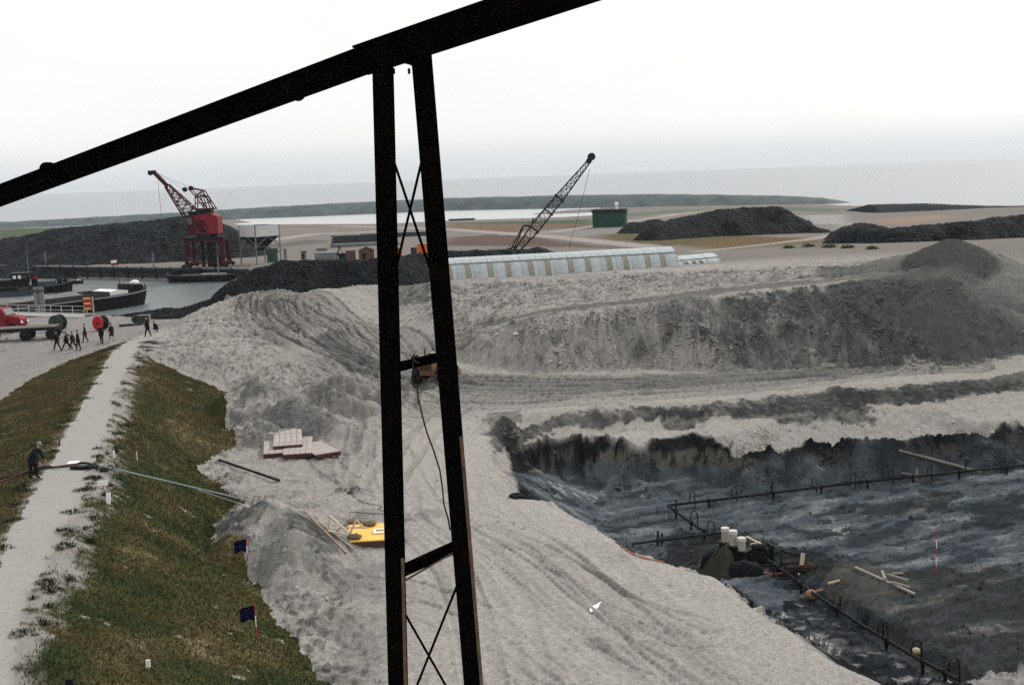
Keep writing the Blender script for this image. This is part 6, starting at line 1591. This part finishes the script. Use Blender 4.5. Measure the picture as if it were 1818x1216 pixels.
stick((552, 925), (628, 980), .22, .12, .045, WOOD, 'second long pole beside the plywood stack, slightly browner', 'pole')
tw = empty('trestle', hit(597, 955), R(-25), 'broken trestle of pale scrap timber left of the plywood', 'trestle')
build('leg', lambda bm: add_bar(bm, (-.5, 0, .1), (-.35, .1, 1.0), .09, .06), CREAM, tw); build('leg', lambda bm: add_bar(bm, (-.35, .1, 1.0), (.75, -.1, .35), .09, .06), CREAM, tw); build('brace', lambda bm: add_bar(bm, (-.5, 0, .3), (.6, -.1, .25), .09, .06), CREAM, tw); build('spreader', lambda bm: add_bar(bm, (-.2, .3, .2), (.5, .2, .7), .08, .05), WOOD, tw)
tw = empty('trestle', hit(622, 957), R(20), 'small zigzag trestle of pale battens leaning on the plywood edge', 'trestle')
for a, b in (((-.3, 0, .75), (0, 0, .25)), ((0, 0, .25), (.35, .1, .85)), ((.35, .1, .85), (.65, 0, .4)), ((-.1, .2, .5), (.8, -.1, .45))): build('batten', lambda bm: add_bar(bm, a, b, .09, .06), CREAM, tw)

# ------------------------------------------------------------------ survey flags, poles and markers on the levee
FLAGB = plain('navy_flag', (.012, .016, .085), .9, 0, .2, 5); POLR = plain('pole_red', (.42, .05, .04), .6, 0, .1, 8)
def ranging(px, py, h, label, flag=False, n=4, r=.02, lean=0):
    p = hit(px, py); o = empty('survey_flag' if flag else 'ranging_pole', p, 0, label, 'flag' if flag else 'survey pole'); o.rotation_euler = (0, lean, 0)
    for k in range(n): build('band', lambda bm: add_cyl(bm, (0, 0, h * k / n - (.15 if k == 0 else 0)), (0, 0, h * (k + 1) / n), r, 8), POLR if k % 2 == (n - 1) % 2 else WHITE, o)
    if flag:
        def fb_(bm):
            n_ = 10; rows_ = []
            for z, sg in ((h - .04, 0), (h - .30, .02), (h - .55, .05)):
                rows_.append([bm.verts.new((-.02 - .52 * i / n_, .07 * math.sin(i * 1.0) * i / n_, z - .12 * (i / n_) ** 1.5 - sg * math.sin(i))) for i in range(n_ + 1)])
            for a in range(2):
                for i in range(n_): bm.faces.new((rows_[a][i], rows_[a][i + 1], rows_[a + 1][i + 1], rows_[a + 1][i]))
            bmesh.ops.solidify(bm, geom=bm.faces[:], thickness=.008)
        build('flag_cloth', fb_, FLAGB, o, smooth=True)
ranging(440, 998, 1.0, 'navy flag on a red and white pole at the dark sand pile', True, 3)
ranging(456, 1132, 1.25, 'navy flag on a red and white pole low on the grass slope', True, 3)
ranging(245, 833, 1.35, 'slim red and white survey pole standing on the grass by the path', n=3)
ranging(1662, 1020, 2.3, 'tall red and white survey pole standing in the wet pit', n=5, r=.025)
def marker(px, py, s, label, rz=0, leg=0., mat=WHITE, tilt=0):
    p = hit(px, py); o = empty('marker_board', p, rz, label, 'marker'); o.rotation_euler = (tilt, 0, rz)
    build('board', lambda bm: add_box(bm, (0, 0, leg + s[2] / 2), s), mat, o)
    build('stake', lambda bm: add_box(bm, (0, .04, leg / 2 + s[2] * .3), (.05, .04, leg + s[2] * .6 + .1)), WOOD, o)
marker(203, 815, (.10, .04, .42), 'slim white marker stake on the grass edge above the cable', R(10), 0)
marker(183, 868, (.46, .05, .22), 'small whitish board on stakes at the path edge', R(5), .15)
marker(192, 896, (.18, .05, .50), 'bright white upright marker beside the path edge', R(-6), 0, tilt=R(-14))
marker(264, 1190, (.13, .05, .22), 'small white marker board low on the grass slope', R(8), .1)
marker(125, 1228, (.2, .05, .3), 'dark marker stub in the grass at the bottom edge', 0, .05, BLACKM)
stk = hit(105, 792); tag(build('stake', lambda bm: add_bar(bm, stk, stk + Vector((.05, 0, .35)), .06, .06), BLACKM), 'short dark stake in the path near the workman', 'stake')
wa_ = hit(1056, 1078); wsh = empty('white_sheet', wa_, R(-38), 'crumpled white sheet lying on the open sand platform', 'sheet')
def shm(bm):
    P = [(x * .7, y * .75) for x, y in [(-.10, .75), (.02, .55), (.10, .2), (.26, .1), (.30, -.25), (.24, -.7), (.05, -.55), (-.2, -.2), (-.24, .05), (-.08, .2)]]
    t = [bm.verts.new((x, y, .05 + .03 * math.sin(7 * x + 5 * y))) for x, y in P]; b_ = [bm.verts.new((x, y, -.02)) for x, y in P]
    bm.faces.new(t); bm.faces.new(b_[::-1])
    for i in range(len(P)): bm.faces.new((t[i], b_[i], b_[(i + 1) % len(P)], t[(i + 1) % len(P)]))
build('cloth', shm, plain('white_sheeting', (.8, .8, .8), .6, 0, .05, 5), wsh)
# ------------------------------------------------------------------ wellpoint dewatering pipe in the pit
PIPEB = plain('black_pipe_paint', (.010, .011, .013), .6, 0, .3, 5)
def header(pts, loops, label, loop_dir, r=.085, back=(0, 1, 0), loops_h=.75):
    P = [hit(*p) + Vector((0, 0, .42)) for p in pts]
    o = empty('dewatering_pipe', P[0], 0, label, 'pipeline'); base = P[0]
    for i in range(len(P) - 1):
        build('header_pipe', lambda bm: add_cyl(bm, P[i] - base, P[i + 1] - base, r, 10), PIPEB, o)
        n = max(1, int((P[i + 1] - P[i]).length / 3))
        for k in range(n):
            q = P[i].lerp(P[i + 1], (k + .5) / n) - base; d = (P[i + 1] - P[i]).normalized()
            build('flange', lambda bm: add_cyl(bm, q - d * .05, q + d * .05, r * 1.7, 10), PIPEB, o)
            build('trestle', lambda bm: add_box(bm, q + Vector((0, 0, -.35)), (.12, .10, .55)), PIPEB, o)
    def pipe_at(px):
        best = None
        for i in range(len(P) - 1):
            for k in range(60):
                q = P[i].lerp(P[i + 1], k / 60); l = MR.transposed() @ (q - CAM); x = CX + F * l.x / (-l.z); y = CY - F * l.y / (-l.z)
                e_ = abs(x - px)
                if best is None or e_ < best[0]: best = (e_, q)
        return best[1] - base
    for px, kind in loops:
        q = pipe_at(px); bk = Vector(back).normalized()
        if kind:
            pts_ = [q, q + Vector((0, 0, .35)), q + Vector((0, 0, .55)) + bk * .05, q + Vector((0, 0, .68)) + bk * .22, q + Vector((0, 0, .56)) + bk * .40, q + Vector((0, 0, .2)) + bk * .45, q + Vector((0, 0, -.6)) + bk * .46]
            build('swan_neck', lambda bm: add_tube(bm, pts_, .032, 7), PIPEB, o, smooth=True)
        else:
            build('riser', lambda bm: (add_cyl(bm, q, q + Vector((0, 0, .75)), .04, 7), add_cyl(bm, q + Vector((0, 0, .3)), q + Vector((0, 0, .42)), .08, 8)), PIPEB, o)
header([(1186, 909), (1330, 893), (1500, 871), (1660, 855), (1830, 836)], [(1225, 1), (1298, 1), (1371, 0), (1440, 1), (1510, 1), (1578, 1), (1646, 1), (1715, 0), (1776, 1)], 'long black wellpoint pipe with hoops running across the pit to the right', 1, back=(.8, .6, 0))
header([(1186, 909), (1215, 932), (1240, 950), (1262, 962)], [(1200, 0), (1226, 1), (1256, 1)], 'short black pipe arm turning from the corner down to the pumps', 1, back=(1, .2, 0))
header([(1365, 1010), (1400, 1035), (1445, 1068), (1530, 1125), (1620, 1180), (1700, 1226)], [(1373, 1), (1414, 0), (1492, 0), (1559, 1), (1568, 0), (1618, 1), (1684, 1)], 'black wellpoint pipe along the ditch towards the lower right corner', 1, back=(1, .1, 0))
a, b = hit(1122, 976), hit(1282, 964); tag(build('suction_pipe', lambda bm: add_cyl(bm, a + Vector((0, 0, .3)), b + Vector((0, 0, .6)), .07, 8), PIPEB), 'straight black suction pipe left of the pumps', 'pipe')
CREAMW = plain('dull_white', (.52, .50, .46), .7, 0, .2, 4)
def pump(px, py, h, label):
    p = hit(px, py); o = empty('pump', p, 0, label, 'pump', 'dewatering pumps in the pit')
    build('skid', lambda bm: add_box(bm, (0, 0, .1), (1.0, .8, .2)), PIPEB, o, .02)
    build('casing', lambda bm: (add_cyl(bm, (0, 0, .2), (0, 0, h * .5), .34, 14), add_cyl(bm, (0, 0, h * .5), (0, 0, h * .55), .42, 14), add_cyl(bm, (.3, -.2, .35), (.75, -.3, .35), .1, 8)), PIPEB, o)
    build('motor', lambda bm: add_cyl(bm, (0, 0, h * .55), (0, 0, h - .3), .21, 16), plain('pump_cream', (.40, .38, .33), .7, 0, .15, 4) if 'pump_cream' not in MATS else MATS['pump_cream'], o)
    build('cap', lambda bm: add_cyl(bm, (0, 0, h - .3), (0, 0, h - .12), .25, 16, .23), CREAMW, o)
pump(1288, 996, 2.0, 'leftmost of the three white-capped pumps in the pit')
pump(1302, 1003, 2.05, 'middle one of the three white-capped pumps in the pit')
pump(1317, 1008, 1.8, 'rightmost and lowest of the three white-capped pumps')
TARP = plain('olive_tarpaulin', (.040, .041, .030), .9, 0, .3, 4)
p = hit(1278, 1016); 
def tarp(bm):
    top_ = bm.verts.new((.3, .1, 1.45)); n = 18; ring = []; mid = []
    for k in range(n):
        a = 2 * math.pi * k / n; r_ = .95 + .12 * math.sin(3 * a) + .07 * (k % 2); ring.append(bm.verts.new((r_ * math.cos(a), .8 * r_ * math.sin(a), -.1))); mid.append(bm.verts.new((.2 + .38 * (1 + .2 * (k % 2)) * math.cos(a), .08 + .35 * math.sin(a), 1.0 + .1 * math.sin(2.3 * k))))
    for k in range(n):
        bm.faces.new((ring[k], ring[(k + 1) % n], mid[(k + 1) % n], mid[k])); bm.faces.new((mid[k], mid[(k + 1) % n], top_))
o = build('tarpaulin', tarp, TARP); o.location = p; tag(o, 'olive tarpaulin draped in folds over machinery left of the pumps', 'tarpaulin')
for (px, py, sx, sy, h, lab) in ((1262, 1008, 1.1, .8, .9, 'dark rounded tarpaulin cover left of the olive tarpaulin'), (1316, 1022, 2.6, 1.0, .75, 'long dark covered pump engine in front of the white-capped pumps')):
    p = hit(px, py)
    def cov(bm):
        bmesh.ops.create_uvsphere(bm, u_segments=18, v_segments=12, radius=1, matrix=Matrix.Diagonal((sx / 2, sy / 2, h, 1)))
        bmesh.ops.delete(bm, geom=[v for v in bm.verts if v.co.z < -.2], context='VERTS')
        for v in bm.verts: v.co.z += .05 * math.sin(v.co.x * 9 + v.co.y * 5)
    o = build('engine_cover', cov, plain('black_tarpaulin', (.008, .009, .012), .8, 0, .3, 3) if 'black_tarpaulin' not in MATS else MATS['black_tarpaulin'], smooth=True); o.location = p; tag(o, lab, 'cover')
p = hit(1345, 1000)
o = empty('engine_block', p, R(10), 'dark pump engine with hoses right of the white-capped pumps', 'engine')
build('block', lambda bm: add_box(bm, (0, 0, .45), (1.3, .7, .7)), PIPEB, o, .04); build('radiator', lambda bm: add_box(bm, (.75, 0, .5), (.15, .7, .9)), BLACKM, o); build('fuel_tank', lambda bm: add_cyl(bm, (-.4, -.3, .95), (.3, -.3, .95), .18, 12), BLACKM, o); build('hose', lambda bm: add_tube(bm, [(.8, -.2, .4), (1.3, -.3, .6), (1.9, -.2, .35), (2.6, -.1, .2)], .06, 7), PIPEB, o)
# stakes, planks and logs in the pit
def stake(px, py, h, r, label, mat=WOOD):
    p = hit(px, py); tag(build('stake', lambda bm: (add_box(bm, p + Vector((0, 0, h / 2 - .1)), (r * 2, r * 1.6, h), Matrix.Rotation(R(random.uniform(-4, 4)), 3, 'Y'))), mat), label, 'stake')
stake(1168, 968, .95, .075, 'taller of the two wooden stakes by the suction pipe', DKGREY); stake(1175, 968, .8, .06, 'shorter of the two wooden stakes by the suction pipe', DKGREY)
stake(1228, 1000, .75, .07, 'thick dark stake near the platform edge left of the tarpaulin', WOODD); stake(1237, 1000, .95, .035, 'thin dark stake near the platform edge left of the tarpaulin', WOODD)
stake(1167, 911, .5, .03, 'thin stake left of the pipe corner', DKGREY); stake(1183, 922, .4, .03, 'small yellowish stake just below the pipe corner', CREAM)
stake(1627, 853, .80, .07, 'upright pale stake behind the long pipe', WOOD)
stake(1374, 1024, .6, .04, 'short dark stake by the ditch right of the pumps', PIPEB)
def plank(a, b, r, label, mat=WOOD, lift=None, sq=True): return pole_thing('plank', a, b, r, mat, label, 'plank', lift, square=sq)
GWOOD = plain('grey_wood', (.24, .225, .20), .9, 0, .25, 6, .2)
plank((1596, 811), (1742, 842), .085, 'long pale plank lying down the bank behind the pipe', GWOOD, .15)
plank((1600, 843), (1618, 845), .07, 'short pale plank beside the upright stake', GWOOD, .1)
plank((1518, 1011), (1624, 1061), .07, 'long pale plank lying on the dark mound in the pit', GWOOD, .12)
plank((1566, 1018), (1572, 1034), .09, 'short log pointing away at the left of the log pile', GWOOD, .1, False)
plank((1575, 1026), (1612, 1037), .075, 'upper log of the small pile on the dark mound', GWOOD, .18, False)
plank((1582, 1036), (1615, 1046), .08, 'lower log of the small pile on the dark mound', GWOOD, .08, False)
plank((1584, 1022), (1603, 1020), .055, 'small pale stick behind the log pile', GWOOD, .08)
plank((1470, 1039), (1490, 1036), .06, 'short bright plank left of the long plank', CREAM, .06)
plank((1325, 963), (1356, 980), .05, 'pale plank lying right of the pumps', CREAM, .35); plank((1332, 979), (1350, 975), .04, 'short crosswise stick right of the pumps', CREAM, .4)
p = hit(1422, 1012); tag(build('upright_board', lambda bm: add_bar(bm, p, p + Vector((.14, .1, .85)), .22, .05, up=(0, 1, 0)), CREAM), 'bright upright board by the dark mound right of the pumps', 'board')
p = hit(1416, 1020); tag(build('paper_scrap', lambda bm: add_box(bm, p + Vector((0, 0, .05)), (.25, .2, .06), Matrix.Rotation(.5, 3, 'Z')), WHITE), 'white scrap beside the upright board in the pit', 'scrap')
p = hit(1420, 1016)
def clay(bm):
    rs = random.Random(4)
    bmesh.ops.create_icosphere(bm, subdivisions=3, radius=1, matrix=Matrix.Diagonal((.75, .5, .32, 1)))
    for v in bm.verts:
        k = 1 + .28 * math.sin(7 * v.co.x + 2) * math.cos(9 * v.co.y) + rs.uniform(-.12, .12); v.co *= k
o = build('earth_clod', clay, plain('brown_clay', (.030, .020, .015), .95, 0, .5, 5, .5)); o.location = p + Vector((.1, .25, .05)); tag(o, 'brown clay lump around the upright board in the pit', 'clay lump')
p = hit(1440, 1064); jar = empty('clay_jug', p, R(-20), 'round tan jug with a short neck beside the ditch pipe', 'jug')
TAN = plain('tan_clay', (.30, .17, .09), .85, 0, .25, 4)
build('body', lambda bm: bmesh.ops.create_uvsphere(bm, u_segments=16, v_segments=12, radius=.26, matrix=Matrix.Translation((0, 0, .24)) @ Matrix.Diagonal((1.15, .95, 1, 1))), TAN, jar, smooth=True); build('neck', lambda bm: add_tube(bm, [(.18, .05, .32), (.38, .08, .45), (.55, .08, .52)], .085, 10, True, .7), TAN, jar, smooth=True)
p = hit(1626, 1168); tag(build('sack', lambda bm: bmesh.ops.create_icosphere(bm, subdivisions=2, radius=.18, matrix=Matrix.Translation(p + Vector((0, 0, .3))) @ Matrix.Diagonal((1.1, .8, .9, 1))), CREAM), 'small pale bag tied at the pipe near the lower right', 'bag')
HOSEO = plain('orange_hose', (.36, .13, .08), .7, 0, .2, 6)
cable_thing('orange_hose', [(1102, 972), (1125, 985), (1150, 994), (1180, 1000)], .035, HOSEO, 'orange hose over the platform edge left of the pumps', 'hose')
cable_thing('orange_hose', [(1296, 1026), (1330, 1022), (1352, 1020), (1380, 1024), (1402, 1018), (1425, 1012)], .035, HOSEO, 'orange hose crossing the ditch right of the pumps', 'hose', .1)
cable_thing('black_hose', [(1300, 1010), (1340, 1012), (1372, 1012), (1410, 1006)], .05, PIPEB, 'black hose beside the orange hose in the ditch', 'hose', .15)
for (px, py, s, lab) in ((916, 884, .26, 'dark lump at the platform tip left of the pit'), (934, 886, .2, 'second dark lump at the platform tip')):
    p = hit(px, py); o = build('tyre_fender', lambda bm: [add_tube(bm, [(s * math.cos(a * .5236), s * math.sin(a * .5236), .1) for a in range(13)], .13, 8)], RUBBER); o.location = p; tag(o, lab.replace('lump', 'old tyre'), 'tyre')

# ------------------------------------------------------------------ stores and huts behind the basalt heap
def shack(px, py, D, wd, h, mat, rmat, label, roof='gable', rz=0, nm='shack', cat='shack', dpt=None):
    p = Vector(PD(px, py, D)); dpt = dpt or wd * .8
    o = empty(nm, p, rz, label, cat)
    if roof == 'gable':
        build('wall', lambda bm: add_prism(bm, [(-wd / 2, -.8), (wd / 2, -.8), (wd / 2, h), (0, h + wd * .22), (-wd / 2, h)], dpt), mat, o)
        for s in (-1, 1): build('roof', lambda bm: add_bar(bm, (s * wd * .27, -dpt / 2 - .15, h + wd * .115), (s * wd * .27, dpt / 2 + .15, h + wd * .115), wd * .60, .08, up=(s * .42, 0, 1)), rmat, o)
        build('door', lambda bm: add_box(bm, (-wd * .2, -dpt / 2 - .03, h * .35), (wd * .22, .06, h * .7)), BLACKM, o)
    else:
        build('body', lambda bm: add_box(bm, (0, 0, h / 2 - .2), (wd, dpt, h + .4)), mat, o, .03)
        build('lid', lambda bm: add_box(bm, (0, 0, h + .06), (wd + .12, dpt + .12, .10)), rmat, o)
        build('panel', lambda bm: add_box(bm, (-wd * .1, -dpt / 2 - .03, h * .5), (wd * .5, .05, h * .6)), rmat, o)
    return o
shack(484, 461, 172, 1.5, 1.5, GREENC, DKGREY, 'dark green tool box standing on the heap below the hopper', 'flat', R(8), 'tool_box', 'tool box')
shack(507, 459, 172, .45, 1.3, GREY, GREY, 'slim grey cabinet right of the green tool box', 'flat', 0, 'cabinet', 'cabinet')
shack(540, 462, 172, .75, 1.2, GREY, BLACKM, 'small grey stove-like cabinet behind the black heap', 'flat', 0, 'cabinet', 'cabinet')
shack(651, 459, 185, 2.3, 1.3, WOODD, WOODD, 'small brown wooden shack with pitched roof behind the black heap', 'gable', R(10))
shack(623, 458, 185, 1.4, 1.05, WOODD, WOODD, 'low brown crate left of the brown shack', 'flat', 0, 'store_crate', 'crate')
shack(608, 459, 188, 1.1, .7, BLACKM, BLACKM, 'dark low crate under the wooden tripod', 'flat', 0, 'store_crate', 'crate')
shack(580, 458, 188, 3.4, .8, GREY, GREY, 'long low grey pallet stack behind the black heap', 'flat', 0, 'pallet_stack', 'pallet')
shack(572, 452, 196, 1.8, 1.0, GREY, GREY, 'pale grey pile of boxes behind the pallets', 'flat', R(8), 'box_pile', 'boxes')
shack(751, 449, 178, 1.7, 1.25, ORANGE, ORANGE, 'bright orange container between the steel legs beyond the black heap', 'flat', R(4), 'container', 'container')
shack(735, 450, 182, .9, .8, DKGREY, DKGREY, 'dark grey box left of the orange container', 'flat', 0, 'store_box', 'box')
shack(709, 449, 190, .9, .6, ORANGE, DKGREY, 'small orange drum store just right of the left steel leg', 'flat', 0, 'store_box', 'box')
p = Vector(PD(603, 453, 188)); tp_ = empty('tripod', p, 0, 'small dark wooden tripod behind the black heap', 'tripod')
for a in range(3): build('leg', lambda bm: add_bar(bm, (.75 * math.cos(a * 2.1), .75 * math.sin(a * 2.1), -.1), (0, 0, 1.3), .1), BLACKM, tp_)
build('head', lambda bm: add_box(bm, (0, 0, 1.3), (.4, .3, .25)), BLACKM, tp_)
# stacked piles of timber
def timber_stack(px, py, D, L, n, rows_, label, rz, mat=None):
    p = Vector(PD(px, py, D)); p.z = gz(p.x, p.y); o = empty('timber_stack', p, rz, label, 'timber stack'); b0_ = None
    for l in range(rows_):
        for k in range(n - l):
            if b0_ is None: ob = b0_ = build('beam', lambda bm: add_box(bm, (0, 0, .18), (L, .34, .32)), mat or DKGREY, o, .03)
            else: ob = b0_.copy(); COL.objects.link(ob)
            ob.location = (random.uniform(-.6, .6), (k - (n - l) / 2) * .42, l * .36); ob.rotation_euler = (0, 0, random.uniform(-.02, .02))
timber_stack(635, 420, 270, 11, 7, 5, 'dark stack of long timber piles beyond the black heap', R(6))
timber_stack(648, 428, 255, 14, 6, 2, 'low grey row of long timber piles in front of the dark stack', R(10), GREY)
timber_stack(700, 415, 290, 16, 6, 3, 'long grey timber stack passing behind the left steel leg', R(8), DKGREY)
timber_stack(578, 433, 235, 3.2, 5, 1, 'short dark timbers lying loose left of the timber stacks', R(2))
timber_stack(820, 391, 440, 9, 6, 2, 'small dark pile of timber on the basin shore right of the steel legs', R(4))
# shrubs along the road
LEAF = plain('shrub_leaf', (.075, .085, .05), .9, 0, .4, 3)
def shrub(px, py, r, label):
    p = hit(px, py); o = empty('shrub', p, 0, label, 'shrub', 'shrubs along the dyke road')
    rs = np.random.RandomState(px); n = 260; V = []; Fc = []
    for k in range(n):
        d = rs.normal(size=3); d /= np.linalg.norm(d); c = d * r * rs.uniform(.4, 1) * np.array((2.2, 1.2, .55)) + np.array((0, 0, r * .35)); a = rs.normal(size=3) * .16; b = rs.normal(size=3) * .16
        V += [c, c + a, c + b]; Fc.append((3 * k, 3 * k + 1, 3 * k + 2))
    me = bpy.data.meshes.new('foliage'); me.from_pydata([tuple(v) for v in V], [], Fc); link('foliage', me, LEAF, o)
    build('stem', lambda bm: [add_cyl(bm, (0, 0, -.2), (math.cos(q) * r * .5, math.sin(q) * r * .5, r * .9), .03, 5, .012) for q in (0, 2, 4)], WOODD, o)
for (px, py, r, lb) in ((1400, 441, .45, 'leftmost low shrub beside the road behind the bank'), (1436, 439, .5, 'second low shrub along the road behind the bank'), (1472, 440, .6, 'third and fullest low shrub along the road'), (1505, 441, .5, 'fourth low shrub near the black heap foot'), (1548, 443, .45, 'last low shrub at the foot of the right hand black heap')): shrub(px, py, r, lb)

# ------------------------------------------------------------------ grass on the levee
def grass():
    rs = np.random.RandomState(11)
    fl = (zoneid == 2); Qg = QF[fl]; cen = VALL[Qg].mean(1); dcam = np.hypot(cen[:, 0], cen[:, 1]); bs = bare[Qg].mean(1)
    area = np.linalg.norm(np.cross(VALL[Qg[:, 2]] - VALL[Qg[:, 0]], VALL[Qg[:, 3]] - VALL[Qg[:, 1]]), axis=1) / 2
    okf = (dcam > 24) & (dcam < 118) & (np.abs(np.arctan2(cen[:, 0], cen[:, 1])) < R(28))
    wgt = area * okf * np.clip(1.15 - 1.1 * bs, 0, 1); wgt /= wgt.sum()
    n = 170000
    pick = rs.choice(len(Qg), n, p=wgt); u, v = rs.rand(n, 1), rs.rand(n, 1); q = VALL[Qg[pick]]
    P = (q[:, 0] * (1 - u) + q[:, 1] * u) * (1 - v) + (q[:, 3] * (1 - u) + q[:, 2] * u) * v
    patch = fbm(P[:, 0] * .35, P[:, 1] * .35, 3)
    h = (rs.uniform(.05, .12, n) * (1 + .6 * patch))[:, None]; a = rs.uniform(0, 2 * np.pi, n)[:, None]
    wv = np.concatenate([np.cos(a), np.sin(a), np.zeros((n, 1))], 1) * rs.uniform(.012, .03, (n, 1)); ln = np.concatenate([rs.normal(size=(n, 2)) * .5, np.ones((n, 1))], 1) * h
    V = np.stack([P - wv - [0, 0, .03], P + wv - [0, 0, .03], P + ln], 1).reshape(-1, 3)
    me = np_mesh('grass', V, np.arange(3 * n).reshape(-1, 3), smooth=False)
    t_ = patch + rs.normal(size=n) * .2 + .35 * sstep(55, 85, P[:, 1]) + .25 * (P[:, 0] < -18 - .18 * (P[:, 1] - 40))
    pal = np.array([(.012, .026, .008), (.026, .042, .013), (.070, .056, .022), (.125, .092, .045)])
    x = np.clip((t_ + .75) / 1.7 * 3, 0, 2.999); i = x.astype(int); f = (x - i)[:, None]; col = pal[i] * (1 - f) + pal[np.minimum(i + 1, 3)] * f
    ca = me.color_attributes.new('Col', 'FLOAT_COLOR', 'POINT'); ca.data.foreach_set('color', np.concatenate([np.repeat(col, 3, 0), np.ones((3 * n, 1))], 1).astype(np.float32).ravel())
    m_, t, b = mat_nodes('grass_blade'); at = N(t, 'ShaderNodeAttribute', attribute_name='Col'); t.links.new(at.outputs['Color'], b.inputs['Base Color']); b.inputs['Roughness'].default_value = .9; b.inputs['Specular IOR Level'].default_value = .1
    tag(link('grass', me, m_), 'short mixed green and straw coloured grass on the levee slopes', 'grass', kind='stuff')
    # tussocks on the bare crest edges
    spots = []
    for k in range(85):
        yy = rs.uniform(0, 1); t0 = rs.rand()
        Lp = PATH_P; i = rs.randint(2, len(Lp) - 3); p = Lp[i] * (1 - t0) + Lp[i + 1] * t0
        d = Lp[i + 1] - Lp[i]; nn = np.array((d[1], -d[0])) / (np.hypot(*d) + 1e-6); off = rs.uniform(-.1, 1.0)
        if np.hypot(*p) > 110: continue
        spots.append((p[0] - nn[0] * off, p[1] - nn[1] * off))
    V = []; n = 0
    for (x, y) in spots:
        z = gz(x, y); r_ = rs.uniform(.12, .42) * (1 + (y > 60) * .5); m2 = int(90 * r_ / .2)
        for k in range(m2):
            a = rs.uniform(0, 2 * np.pi); rr = r_ * rs.rand() ** .6; c = np.array((x + rr * math.cos(a) * 1.5, y + rr * math.sin(a), z - .03)); hh = rs.uniform(.06, .22) * (1.2 - rr / r_ * .6); wq = np.array((math.cos(a + 1.3), math.sin(a + 1.3), 0)) * .02
            V += [c - wq, c + wq, c + np.array((rs.normal() * .05 + .06 * math.cos(a), rs.normal() * .05 + .06 * math.sin(a), hh))]; n += 1
    me = np_mesh('grass_tussocks', np.array(V), np.arange(3 * n).reshape(-1, 3), smooth=False)
    tag(link('grass_tussocks', me, plain('tussock_leaf', (.026, .030, .016), .95, 0, .4, 3)), 'dark grass tussocks scattered along both edges of the path', 'grass', kind='stuff')
grass()

# ------------------------------------------------------------------ loose clods lying on the sand
def clods():
    rs = np.random.RandomState(21)
    fl = np.isin(zoneid, (0, 1)); Qg = QF[fl]; cen = VALL[Qg[:, 0]]; dc = np.hypot(cen[:, 0], cen[:, 1])
    area = np.linalg.norm(np.cross(VALL[Qg[:, 2]] - VALL[Qg[:, 0]], VALL[Qg[:, 3]] - VALL[Qg[:, 1]]), axis=1) / 2
    rub = (.12 + rubm + .9 * m_cliff + .25 * m_pitall).reshape(-1)[Qg[:, 0]] * (1 - .85 * road.reshape(-1)[Qg[:, 0]])
    cl_ = sstep(-.1, .4, fbm(cen[:, 0] * .25, cen[:, 1] * .25, 3))
    wg = area * rub * (.25 + cl_) * (dc < 135) * (dc > 30) * (np.abs(np.arctan2(cen[:, 0], cen[:, 1])) < R(28)); wg /= wg.sum()
    n = 34000
    pk = rs.choice(len(Qg), n, p=wg); u, v = rs.rand(n, 1), rs.rand(n, 1); q = VALL[Qg[pk]]
    P = (q[:, 0] * (1 - u) + q[:, 1] * u) * (1 - v) + (q[:, 3] * (1 - u) + q[:, 2] * u) * v
    s = (.035 + .16 * rs.rand(n) ** 5)[:, None] * (.7 + np.hypot(P[:, 0], P[:, 1])[:, None] / 130)
    V = []
    a0 = rs.uniform(0, 6.28, n)[:, None]
    for k in range(4):
        a = a0 + k * 1.571 + rs.uniform(-.4, .4, (n, 1)); V.append(P + np.concatenate([np.cos(a), np.sin(a), np.full((n, 1), -.25)], 1) * s * rs.uniform(.7, 1.3, (n, 1)))
    V.append(P + np.concatenate([rs.normal(size=(n, 2)) * .25, rs.uniform(.5, .9, (n, 1))], 1) * s)
    V = np.stack(V, 1).reshape(-1, 3); b = np.arange(n)[:, None] * 5
    T = np.concatenate([b + np.array([[k, (k + 1) % 4, 4]]) for k in range(4)], 0)
    me = np_mesh('sand_clods', V, T, smooth=False)
    col = CALL[Qg[pk][:, 0]] * rs.uniform(.7, 1.05, (n, 1))
    ca = me.color_attributes.new('Col', 'FLOAT_COLOR', 'POINT'); ca.data.foreach_set('color', np.concatenate([np.repeat(col, 5, 0), np.ones((5 * n, 1))], 1).astype(np.float32).ravel())
    tag(link('sand_clods', me, ground_mat('clod', grain=.1, bump=.2)), 'loose sand clods strewn over the spoil banks', 'clods', kind='stuff')
clods()
